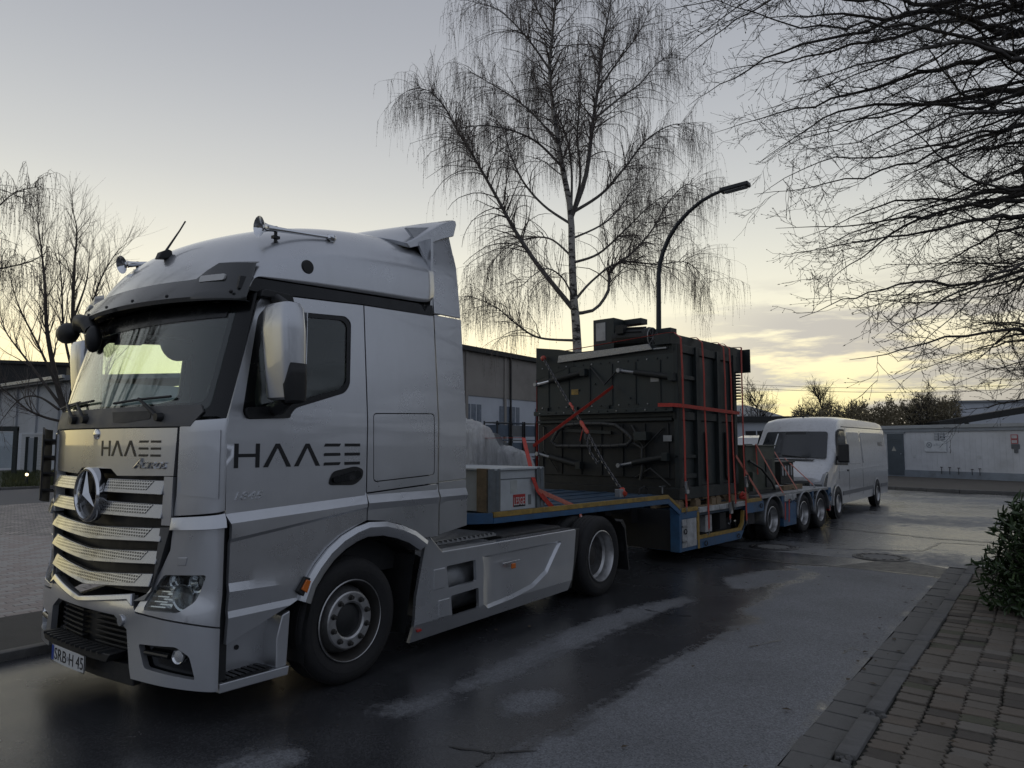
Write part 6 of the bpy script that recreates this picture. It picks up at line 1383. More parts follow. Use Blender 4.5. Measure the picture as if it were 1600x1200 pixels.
for x in (3.4, 7.6, 11.8, 16.0):
    wn_ = lbox('window', x, x + 2.2, -.02, .05, 2.6, 4.1, AW)
    for kx in (.55, 1.1, 1.65): lbox('glazing_bar', x + kx - .03, x + kx + .03, -.05, -.02, 2.6, 4.1, PALEW, wn_, 0)
# steel stillages stacked in front of it
STB = [mat('stillage_blue', (.07, .10, .14), .6, var=.25, vscale=3, dirt=.4), mat('stillage_grey', (.11, .12, .125), .6, var=.25, vscale=3, dirt=.4)]
def stillage(x, y, z, i, label):
    p = LH.matrix_world if False else None
    wp = Vector((math.cos(ang), math.sin(ang), 0)) * x + Vector((-math.sin(ang), math.cos(ang), 0)) * y + st_
    s_ = empty('stillage', (wp.x, wp.y, z), ang, label, 'stillage', 'stillages stacked by the hall')
    m = MB()
    for a in (-.6, .6):
        for b in (-.45, .45): m.box((a, b, .5), (.07, .07, 1.0))
    m.build('frame', CHASSIS, s_, smooth=0)['kind'] = 'stuff'
    m = MB(); m.box2((-.57, -.42, .14), (.57, .42, .78)); m.build('box', STB[i % 2], s_, bevel=.01)
    m = MB(); m.box2((-.60, -.46, .88), (.60, .46, .95)); m.build('rim', STB[(i + 1) % 2], s_, bevel=.01)
xs_ = [3.9, 5.3, 6.7, 8.1]
nm_ = ['leftmost', 'second', 'third', 'rightmost']
for i, x in enumerate(xs_):
    for k in range(3 if i < 3 else 2):
        stillage(x, -2.4, k * 1.0, i + k, 'steel stillage, %s stack by the hall, %s layer' % (nm_[i], ['bottom', 'middle', 'top'][k]))
# left: pale workshop and the dark hall behind it
wa = ground_at(0, 740); wb = Vector((at_depth(125, 690, 34.5).x, 34.5, 0)); wang = math.atan2(wb.y - wa.y, wb.x - wa.x)
w0 = wa - Vector((math.cos(wang), math.sin(wang), 0)) * 10
WKW = mat('workshop_wall', (.42, .44, .46), .8, var=.1, vscale=.6, dirt=.3, dirtcol=(.14, .14, .13))
WK = empty('workshop', w0, wang, 'pale workshop with light roof edge behind the bare tree on the left', 'building')
wl_ = 19.5
def wbx(name, x0, x1, y0, y1, z0, z1, mt, parent=WK, bevel=.01): m = MB(); m.box2((x0, y0, z0), (x1, y1, z1)); return m.build(name, mt, parent, bevel=bevel)
wbx('wall', 0, wl_, .06, 12, 0, 4.9, WKW); wbx('lower_wall', 0, wl_, .0, .06, 0, 2.3, PALEW)
for k in range(0, 19, 3): wbx('wall_rib', k, k + .12, -.04, .06, 2.3, 4.9, WKW)
m = MB(); m.prism([(-.4, 4.85), (-.4, 5.1), (12.2, 6.3), (12.2, 6.05)], 'x', -.3, wl_ + .3); m.build('roof', LTROOF, WK); wbx('gutter', -.3, wl_ + .3, -.52, -.40, 4.95, 5.12, mat('gutter_zinc', (.45, .46, .46), .5, .4))
for k in range(14): wbx('shutter_slat', 13.2, 16.5, -.03, .0, .2 + k * .15, .33 + k * .15, WKW)
DH = at_depth(-20, 560, 50.0); m_ = at_depth(135, 562, 53.0)
DHo = hall('dark_hall', 'dark flat-topped hall rising behind the pale workshop', (DH.x - 16, 49.2, 0), math.atan2(3, 7), 19, 14, 7.95, DKROOF, DKROOF)
# grass bed, kerb, door frame, screen panel and garden light
GRASS = mat('grass_bed_soil', (.035, .042, .018), .95, var=.4, vscale=2, bump=.8, bscale=20)
gk = [ground_at(-260, 772), ground_at(-100, 769), ground_at(0, 768), ground_at(60, 765), ground_at(110, 764), ground_at(200, 758)]
gb = [Vector((p.x * 1.42, p.y * 1.42, 0)) for p in gk]
m = MB(); k = len(gk); m.add([(p.x, p.y, .12) for p in gk] + [(p.x, p.y, .35) for p in gb], [(i, i + 1, k + i + 1, k + i) for i in range(k - 1)]); GB = tag(m.build('grass_bed', GRASS, smooth=0), kind='structure')
for i in range(k - 1):
    dd = gk[i + 1] - gk[i]; nn = max(1, int(dd.length / 1.0))
    for j in range(nn): p = gk[i].lerp(gk[i + 1], (j + .5) / nn); shape_copy(kerbm[0], 'kerb_stone', GB, (p.x, p.y, .14), math.atan2(dd.y, dd.x), .003).scale = (dd.length / nn, 1.3, 1)
rng = random.Random(5); tuft = MB()
for q in range(9000):
    a = rng.random(); i = rng.randrange(k - 1); p = gk[i].lerp(gk[i + 1], rng.random()); b = gb[i].lerp(gb[i + 1], rng.random()); c = p.lerp(b, a * .75 + .005); zz = .12 + .23 * a * .75
    hgt_ = rng.uniform(.08, .28); an_ = rng.uniform(0, 6.28); dx, dy = .02 * math.cos(an_), .02 * math.sin(an_)
    tuft.add([(c.x - dx, c.y - dy, zz), (c.x + dx, c.y + dy, zz), (c.x + rng.uniform(-.08, .08), c.y + rng.uniform(-.08, .08), zz + hgt_)], [(0, 1, 2)])
GRB = mat('winter_grass', (.055, .065, .022), .8, var=.3, vscale=3)
tag(tuft.build('grass', GRB, None, smooth=0, recalc=False), 'ragged winter grass in the kerbed bed on the left', 'grass', kind='stuff')
DK = mat('dark_green_steel', (.012, .018, .016), .5, var=.2)
p0 = at_depth(-30, 748, 33); p1 = at_depth(21, 748, 33)
DFm = empty('steel_frame', (p1.x, p1.y, .1), 0, 'black steel goal-like frame with glazed panel on the grass', 'frame')
m = MB(); m.box2((-.09, -.06, 0), (.09, .06, 2.35)); m.build('post', DK, DFm); m = MB(); m.box2((-2.4, -.06, 0), (-2.25, .06, 2.35)); m.build('post', DK, DFm); m = MB(); m.box2((-2.4, -.07, 2.2), (.09, .07, 2.42)); m.build('lintel', DK, DFm); m = MB(); m.box2((-2.25, -.02, .5), (-.09, .02, 2.15)); m.build('pane', glass('screen_pane', (.8, .84, .86)), DFm)
p1 = at_depth(47, 735, 34)
SP = empty('post_screen', (p1.x, p1.y, .1), 0, 'pair of dark upright posts holding a narrow grey screen', 'screen')
for dx in (-.20, .20): m = MB(); m.box2((dx - .06, -.05, 0), (dx + .06, .05, 1.95)); m.build('post', DK, SP)
m = MB(); m.box2((-.14, -.02, .1), (.14, .02, 1.9)); m.build('screen', WKW, SP)
gl_ = at_depth(42, 742, 27.5)
GL = empty('garden_light', (gl_.x, gl_.y, .14), 0, 'small lit garden light glowing on the grass bed', 'lamp')
m = MB(); m.lathe([(.05, 0), (.05, .34), (.001, .34)], 12, 'z'); m.build('post', DK, GL); m = MB(); m.sphere((0, 0, .40), .055, 12); m.build('bulb', mat('lamp_bulb', (1, .85, .6), .4, emit=((1, .78, .45), 3.0)), GL, smooth=60)
pl_ = bpy.data.lights.new('garden_light_glow', 'POINT'); pl_.energy = 2.0; pl_.color = (1, .75, .45); pl_.shadow_soft_size = .08; plo = bpy.data.objects.new('garden_light_glow', pl_); COL.objects.link(plo); plo.parent = GL; plo.location = (.0, -.14, .46)

# buildings at the far right
p = at_depth(1150, 693, 33.0)
OB = empty('white_office', (p.x - 3, 33.0, 0), RAD(-12), 'low white building with dark windows behind the hidden white van', 'building')
def ob(name, x0, x1, y0, y1, z0, z1, mt, parent=OB): m = MB(); m.box2((x0, y0, z0), (x1, y1, z1)); return m.build(name, mt, parent, bevel=.01)
ob('wall', 0, 6.0, 0, 5, 0, 2.7, PALEW); ob('roof', -.15, 6.15, -.2, 5.2, 2.7, 2.95, DKROOF)
for k in range(2): 
    x = 3.3 + k * 1.15; wv = ob('window', x, x + .95, -.05, .0, 1.2, 2.3, CHASSIS); ob('window_bar', x + .45, x + .50, -.07, -.05, 1.2, 2.3, PALEW, wv)
p = at_depth(1245, 640, 62)
hall('gable_hall', 'pale gabled hall behind the bare trees, left of the van', (p.x - 14, 62, 0), RAD(4), 13, 16, 4.0, PALEW, LTROOF, rise=1.4)
p = at_depth(1490, 640, 80)
hall('white_hall', 'long white hall far behind the cabin on the right', (p.x, 80, 0), RAD(-14), 40, 18, 6.3, PALEW, LTROOF)
p = at_depth(1465, 655, 44)
CN = empty('black_canopy', (p.x, 44, 0), RAD(-20), 'black sloping canopy roof above the cabin at right edge', 'canopy')
m = MB(); m.prism([(0, 3.1), (14, 5.6), (14, 5.2), (.2, 2.75)], 'y', 0, 7); m.build('roof', DKROOF, CN)
for x in (1.5, 7, 12): m = MB(); m.box2((x, .2, 0), (x + .2, .4, 3.1)); m.build('post', DK, CN)

# ------------------------------------------------------------------ street lamp
LAMPM = mat('lamp_post_grey', (.045, .048, .05), .5, .5, var=.15, vscale=4)
lb0 = Vector((3.75, 18.0, 0)); ld = Vector((.794, -.607, 0))
def lamp_pt(u, v):
    r = ray(u, v); k = r.x / r.y; a = (18 * k - 3.75) / (.794 + .607 * k); p = lb0 + ld * a; t = p.y / r.y; return Vector((p.x, p.y, CAM_H + r.z * t)) - lb0
LP = empty('street_lamp', lb0, 0, 'unlit curved grey street lamp rising behind the dark machine', 'street lamp')
pp = [Vector((0, 0, 0)), Vector((0, 0, 2.0)), Vector((0, 0, 4.0))] + [lamp_pt(u, v) for u, v in ((1029, 430), (1031, 412), (1036, 394), (1045, 372), (1058, 351), (1075, 332), (1095, 315), (1112, 305), (1128, 298))]
m = MB(); m.tube(pp, [.085, .08, .07, .062, .06, .058, .056, .054, .05, .046, .042, .040], 12); m.build('pole', LAMPM, LP, smooth=60)
a = lamp_pt(1126, 299); b = lamp_pt(1171, 287); m = MB(); m.beam(a, b, .26, .11); m.build('lamp_head', LAMPM, LP, bevel=.03)
m = MB(); m.beam(a.lerp(b, .15) - Vector((0, 0, .06)), a.lerp(b, .9) - Vector((0, 0, .06)), .20, .03); m.build('lamp_glass', mat('lamp_glass_unlit', (.2, .21, .21), .3), LP, bevel=.01)
m = MB(); m.lathe([(.11, 0), (.11, .9), (.085, .95), (.001, .95)], 14, 'z'); m.build('base_sleeve', LAMPM, LP, smooth=40)

# ------------------------------------------------------------------ trees
BTWIG = mat('birch_twig', (.115, .095, .083), .8, var=.3, vscale=4)
BLIMB = mat('birch_limb_grey', (.15, .14, .128), .8, var=.35, vscale=5)
TWIG = mat('twig_dark', (.030, .026, .022), .8, var=.3, vscale=4)
BARK = mat('bark_grey_brown', (.060, .052, .044), .85, var=.35, vscale=5, bump=.8, bscale=25)
def birch_bark():
    m = mat('birch_bark', (.40, .38, .34), .75, var=.15, vscale=4, bump=.4, bscale=30); t = m.node_tree; n = t.nodes; l = t.links; b = n['Principled BSDF']
    tcn = n.new('ShaderNodeTexCoord'); mp_ = n.new('ShaderNodeMapping'); mp_.inputs['Scale'].default_value = (3, 3, 7); l.new(tcn.outputs['Object'], mp_.inputs[0])
    nz = n.new('ShaderNodeTexNoise'); nz.inputs['Scale'].default_value = 1.3; nz.inputs['Detail'].default_value = 8; nz.inputs['Roughness'].default_value = .7; l.new(mp_.outputs[0], nz.inputs[0])
    mr = n.new('ShaderNodeMapRange'); l.new(nz.outputs[0], mr.inputs[0]); mr.inputs[1].default_value = .50; mr.inputs[2].default_value = .58
    src = b.inputs['Base Color'].links[0].from_socket; mm = n.new('ShaderNodeMix'); mm.data_type = 'RGBA'; l.new(mr.outputs[0], mm.inputs[0]); l.new(src, mm.inputs[6]); mm.inputs[7].default_value = (.025, .022, .02, 1); l.new(mm.outputs[2], b.inputs['Base Color']); return m
BIRCH = birch_bark()
class Tubes:
    def __init__(s): s.g = {}
    def add(s, P, R): s.g.setdefault(len(P), []).append((P, R))
    def build(s, name, mt, parent, n=3):
        Vs, Fs, off = [], [], 0
        for k, L_ in s.g.items():
            P = np.array([[tuple(p) for p in a] for a, _ in L_], float); R = np.array([r for _, r in L_], float); M = len(L_)
            t = np.empty_like(P); t[:, 1:-1] = P[:, 2:] - P[:, :-2]; t[:, 0] = P[:, 1] - P[:, 0]; t[:, -1] = P[:, -1] - P[:, -2]; t /= np.linalg.norm(t, axis=2, keepdims=True) + 1e-9
            mean = P[:, -1] - P[:, 0]; ref = np.where((np.abs(mean[:, 2]) > .7 * np.linalg.norm(mean, axis=1))[:, None], [[.9, .43, .05]], [[.05, .1, 1.0]])[:, None, :]
            a = np.cross(t, ref); a /= np.linalg.norm(a, axis=2, keepdims=True) + 1e-9; b = np.cross(t, a)
            th = 2 * np.pi * np.arange(n) / n
            V = P[:, :, None, :] + R[:, :, None, None] * (a[:, :, None, :] * np.cos(th)[None, None, :, None] + b[:, :, None, :] * np.sin(th)[None, None, :, None])
            idx = np.arange(M * k * n).reshape(M, k, n) + off
            i0 = idx[:, :-1]; i1 = idx[:, 1:]
            F = np.stack([i0, np.roll(i0, -1, 2), np.roll(i1, -1, 2), i1], -1).reshape(-1, 4)
            Vs.append(V.reshape(-1, 3)); Fs.append(F); off += M * k * n
        V = np.concatenate(Vs); F = np.concatenate(Fs); me = bpy.data.meshes.new(name)
        me.vertices.add(len(V)); me.vertices.foreach_set('co', V.reshape(-1)); me.loops.add(F.size); me.loops.foreach_set('vertex_index', F.reshape(-1)); me.polygons.add(len(F)); me.polygons.foreach_set('loop_start', np.arange(0, F.size, 4)); me.update(calc_edges=True)
        me.shade_smooth(); return finish(me, name, mt, parent, 0, 0, recalc=False)
def buds_mesh(name, B, mt, parent):    # B: list of (pos, dir, length, width) -> crossed diamonds
    P = np.array([tuple(b[0]) for b in B]); D = np.array([tuple(b[1]) for b in B]); D /= np.linalg.norm(D, axis=1, keepdims=True) + 1e-9
    Ln = np.array([b[2] for b in B])[:, None]; Wd = np.array([b[3] for b in B])[:, None]
    ref = np.random.normal(size=D.shape); a = np.cross(D, ref); a /= np.linalg.norm(a, axis=1, keepdims=True) + 1e-9; c = np.cross(D, a)
    V = np.stack([P, P + D * Ln * .4 + a * Wd / 2, P + D * Ln, P + D * Ln * .4 - a * Wd / 2, P + D * Ln * .4 + c * Wd / 2, P + D * Ln * .4 - c * Wd / 2], 1)
    i = np.arange(len(P))[:, None] * 6; F = np.concatenate([i + np.array([[0, 1, 2, 3]]), i + np.array([[0, 4, 2, 5]])], 0)
    me = bpy.data.meshes.new(name); V = V.reshape(-1, 3); me.vertices.add(len(V)); me.vertices.foreach_set('co', V.reshape(-1)); me.loops.add(F.size); me.loops.foreach_set('vertex_index', F.reshape(-1)); me.polygons.add(len(F)); me.polygons.foreach_set('loop_start', np.arange(0, F.size, 4)); me.update(calc_edges=True)
    o = finish(me, name, mt, parent, 0, 0, recalc=False); o['kind'] = 'stuff'; return o
def resample(pts, k):
    pts = [Vector(p) for p in pts]; d = [0]
    for a, b in zip(pts[:-1], pts[1:]): d.append(d[-1] + (b - a).length)
    out = []
    for i in range(k):
        t = d[-1] * i / (k - 1); j = max(q for q in range(len(d)) if d[q] <= t + 1e-9); j = min(j, len(pts) - 2); f = (t - d[j]) / (d[j + 1] - d[j] + 1e-9)
        p0 = pts[max(j - 1, 0)]; p1 = pts[j]; p2 = pts[j + 1]; p3 = pts[min(j + 2, len(pts) - 1)]
        out.append(.5 * ((2 * p1) + (p2 - p0) * f + (2 * p0 - 5 * p1 + 4 * p2 - p3) * f * f + (3 * p1 - p0 - 3 * p2 + p3) * f ** 3))
    return out
def rv(rng, s=1.0): return Vector((rng.gauss(0, s), rng.gauss(0, s), rng.gauss(0, s)))
def limb_tree(name, label, base, trunk, limbs, seed, style='birch', bark=BARK, nsec=16, ntw=16, seclen=2.0, twlen=1.2, twr=.0055, cat='tree', group=None, bud=(.045, .014), trunk_bark=None, twig=None):
    """trunk/limbs: lists of (points relative to base, r0, r1)"""
    twig = twig or TWIG; rng = random.Random(seed); T_ = empty(name, base, 0, label, cat, group)
    tb = Tubes(); lt = Tubes(); st = Tubes(); tw = Tubes(); B = []
    for pts, r0, r1 in trunk:
        q = resample(pts, 24); tb.add(q, [r0 + (r1 - r0) * (i / 23) ** .8 for i in range(24)])
    allb = [(resample(p, 24), r0, r1) for p, r0, r1 in limbs]
    for q, r0, r1 in allb: lt.add(q, [r0 + (r1 - r0) * (i / 23) for i in range(24)])
    src = allb + [(resample(p, 24)[10:] , r0 * .5, r1) for p, r0, r1 in trunk]
    for q, r0, r1 in src:
        L_ = sum((b - a).length for a, b in zip(q[:-1], q[1:])); ns = max(4, int(nsec * L_ / 5))
        for s_ in range(ns):
            f = rng.uniform(.18, 1.0) ** .8; i = min(len(q) - 2, int(f * (len(q) - 1))); p = q[i].lerp(q[i + 1], rng.random()); t = (q[i + 1] - q[i]).normalized()
            side = rv(rng); side -= t * side.dot(t); side.normalize()
            ln = seclen * rng.uniform(.45, 1.15) * (1 - .35 * f)
            d0 = (t * .7 + side * .8 + Vector((0, 0, .45 if style == 'birch' else .7))).normalized(); pts = [p]; d = d0.copy(); k = 8
            for j in range(k - 1):
                d = (d + rv(rng, .13) + Vector((0, 0, -.17 if style == 'birch' else .10))).normalized(); pts.append(pts[-1] + d * ln / (k - 1))
            rs = min(.022, max(.007, (r0 + (r1 - r0) * f) * .45)); st.add(pts, [rs * (1 - .72 * j / (k - 1)) for j in range(k)])
            for w_ in range(int(ntw * rng.uniform(.6, 1.3))):
                j = min(k - 2, int(rng.uniform(.12, 1.0) * (k - 1))); p2 = pts[j].lerp(pts[j + 1], rng.random())
                if style == 'birch':
                    lw = twlen * rng.uniform(.35, 1.25); h = Vector((rng.gauss(0, 1), rng.gauss(0, 1), 0)).normalized() * lw * rng.uniform(.08, .30)
                    sw_ = rv(rng, .05); tp = [p2 + h * (1 - math.exp(-2.6 * u)) + Vector((0, 0, .06 * lw * math.sin(math.pi * min(1, u * 2)) - lw * u ** 1.35)) + sw_ * u * lw for u in (0, .2, .42, .7, 1)]
                else:
                    lw = twlen * rng.uniform(.35, 1.2); dd = ((pts[j + 1] - pts[j]).normalized() + rv(rng, .5) + Vector((0, 0, .25))).normalized(); cv = rv(rng, .18) + Vector((0, 0, .15)); tp = [p2 + dd * lw * u + cv * lw * u * u for u in (0, .25, .5, .75, 1)]
                tw.add(tp, [twr, twr * .85, twr * .7, twr * .55, twr * .4])
                for b_ in range(5 if style == 'birch' else 3):
                    u = rng.uniform(.25, 1) * 4; jj = min(3, int(u)); bp_ = tp[jj].lerp(tp[jj + 1], u - jj); bd = (tp[jj + 1] - tp[jj]).normalized() + rv(rng, .5); B.append((bp_, bd, bud[0] * rng.uniform(.6, 1.4), bud[1] * rng.uniform(.7, 1.3)))
    tb.build('trunk', trunk_bark or bark, T_, 10); lt.build('limb', bark, T_, 6)['kind'] = 'stuff'; cr_ = st.build('branches', twig, T_, 4); cr_['kind'] = 'stuff'; c = tw.build('crown', twig, T_, 3); c['kind'] = 'stuff'
    if B: buds_mesh('buds', B, twig, T_)
    return T_
# weeping birch behind the trailer
BD = 22.0; bb = at_depth(893, 693, BD); bbase = Vector((bb.x, BD, 0)); rngb = random.Random(11)
def bz(pts, dy=0.0, sc=.4667, ox=580, oy=0):   # zoomed sketch coordinates -> points beside the trunk, drifting in depth
    n_ = len(pts); out = []
    for i, (x, y) in enumerate(pts): out.append(at_depth(ox + x * sc, oy + y * sc, BD + dy * i / max(1, n_ - 1)) - bbase)
    return out
trunkb = [([Vector((.05, 0, 0)), Vector((0, 0, 2.0))] + bz([(690, 1180), (678, 1000), (672, 850), (667, 700), (640, 560), (620, 430), (597, 260), (606, 120), (618, 0), (625, -90), (640, -170)]), .21, .02)]
def on_trunk(p):
    x, y = p[0]
    if abs(x - 675) < 40 and y > 480: x = lerp_tab([(560, 640), (700, 667), (850, 672), (1000, 678), (1180, 690)], y)
    return [(x, y)] + p[1:]
limbsb = [(bz(on_trunk(p), dy), r0, r1) for p, dy, r0, r1 in (
    ([(690, 730), (718, 590), (742, 410), (758, 300), (775, 150), (800, 20), (815, -80)], .6, .085, .012),
    ([(668, 1040), (560, 890), (480, 770), (420, 660), (340, 520), (290, 440), (240, 350), (180, 295), (120, 305)], -1.2, .085, .010),
    ([(666, 750), (580, 690), (510, 610), (468, 520), (440, 430), (400, 380)], 1.8, .05, .008),
    ([(686, 1050), (750, 1035), (795, 970), (800, 905), (870, 850), (940, 770), (1000, 670), (1060, 615), (1105, 640)], 1.4, .06, .008),
    ([(690, 715), (770, 650), (850, 560), (920, 470), (1000, 420), (1060, 415)], -1.5, .055, .008),
    ([(688, 880), (760, 850), (850, 770), (920, 700), (985, 650)], -2.4, .045, .008),
    ([(672, 1140), (560, 1130), (480, 1080), (420, 1030), (330, 990)], -1.0, .045, .008),
    ([(690, 1010), (740, 940), (830, 880), (960, 885), (1060, 880), (1130, 950)], 2.2, .045, .007),
    ([(624, 480), (560, 400), (480, 330), (400, 280), (330, 240)], 1.6, .045, .008),
    ([(602, 240), (540, 150), (480, 80), (420, 30), (340, 5)], -1.2, .04, .008),
    ([(745, 400), (830, 330), (900, 280), (960, 210), (1010, 180)], 1.0, .04, .008),
    ([(640, 560), (560, 480), (480, 440), (380, 420), (300, 430)], -2.5, .045, .008),
    ([(760, 300), (830, 200), (890, 120), (930, 40)], -1.8, .035, .008),
    ([(612, 130), (560, 40), (520, -50), (480, -110)], 1.6, .035, .008),
    ([(618, 20), (680, -60), (730, -120), (790, -150)], -1.0, .03, .008),
    ([(672, 860), (600, 800), (520, 800), (440, 840), (390, 900)], 2.4, .04, .007),
    ([(690, 1000), (640, 930), (580, 900), (500, 960)], -2.6, .035, .007),
    ([(690, 730), (700, 600), (690, 450), (700, 300), (690, 150)], -2.8, .045, .008),
    ([(690, 730), (670, 560), (640, 420), (560, 300), (540, 200)], 3.0, .045, .008),
    ([(690, 800), (790, 740), (870, 640), (900, 560)], 3.4, .04, .008))]
limb_tree('birch_tree', 'tall weeping bare birch with white trunk behind the trailer load', bbase, trunkb, limbsb, 21, 'birch', BLIMB, nsec=64, ntw=12, seclen=2.4, twlen=.95, twr=.0038, bud=(.042, .011), trunk_bark=BIRCH, twig=BTWIG)
# multi-stemmed bare tree on the grass bed at the left
LD = 27.0; lb_ = at_depth(108, 693, LD); lbase = Vector((lb_.x, LD, .15))
def lz(pts, dy=0.0): return [at_depth(x, y, LD + dy * i / max(1, len(pts) - 1)) - lbase for i, (x, y) in enumerate(pts)]
trl = [([Vector((.05, 0, -.1))] + lz([(104, 720), (108, 690), (112, 660), (106, 640)]), .28, .20)]
lml = [(lz(p, dy), r0, r1) for p, dy, r0, r1 in (
    ([(106, 650), (92, 610), (74, 520), (70, 440), (62, 370), (58, 340)], .8, .13, .012), ([(108, 650), (118, 600), (114, 500), (116, 420), (120, 360), (112, 325)], -.8, .14, .012),
    ([(110, 655), (128, 590), (140, 520), (152, 450), (178, 400), (192, 385)], .5, .11, .010), ([(104, 660), (70, 652), (40, 638), (10, 612), (-20, 590)], -1.2, .06, .010),
    ([(100, 640), (70, 600), (40, 560), (10, 520), (-10, 480)], 1.2, .07, .010), ([(92, 610), (60, 540), (30, 480), (15, 430)], -1.5, .06, .010), ([(118, 600), (100, 520), (96, 440), (90, 380)], 1.8, .07, .010),
    ([(128, 590), (160, 540), (175, 480), (165, 430)], -1.8, .06, .010), ([(114, 500), (135, 440), (140, 390)], 1.2, .05, .008), ([(104, 655), (130, 640), (160, 600), (180, 560)], 1.0, .06, .01), ([(92, 640), (60, 620), (30, 625), (0, 660)], .6, .05, .008))]
BT = limb_tree('bare_tree', 'bare multi-stemmed tree on the grass bed left of the truck cab', lbase, trl, lml, 5, 'up', BARK, nsec=18, ntw=12, seclen=2.0, twlen=.9, twr=.0045, bud=(.03, .012), twig=BTWIG)
# birch at the left edge: only the tips of its boughs reach into view
L2 = 17.0; l2b = Vector((-15.6, L2, 0))
def l2(pts, dy=0.0): return [at_depth(x, y, L2 + dy * i / max(1, len(pts) - 1)) - l2b for i, (x, y) in enumerate(pts)]
lm2 = [(l2(p, dy), r0, r1) for p, dy, r0, r1 in (([(-215, 560), (-120, 430), (-60, 380), (-10, 330), (25, 300), (62, 292)], .3, .06, .008), ([(-215, 600), (-120, 470), (-40, 430), (10, 418), (50, 408), (75, 392)], -.6, .055, .008),
    ([(-215, 480), (-130, 330), (-60, 290), (0, 296), (40, 312)], .8, .05, .008), ([(-215, 420), (-260, 250), (-300, 120), (-340, 50)], .8, .06, .01), ([(-215, 500), (-320, 380), (-400, 330)], -.8, .06, .01), ([(-215, 300), (-150, 180), (-100, 130), (-60, 120)], -2.5, .05, .01))]
limb_tree('birch_tree', 'drooping birch at the left edge, only its bough tips in view', l2b, [([Vector((0, 0, 0)), Vector((.1, 0, 3)), Vector((.05, .1, 7)), Vector((.2, 0, 11.5))], .2, .03)], lm2, 9, 'birch', BARK, nsec=22, ntw=12, seclen=1.5, twlen=1.0, twr=.0042, bud=(.045, .013), trunk_bark=BIRCH, twig=BTWIG)

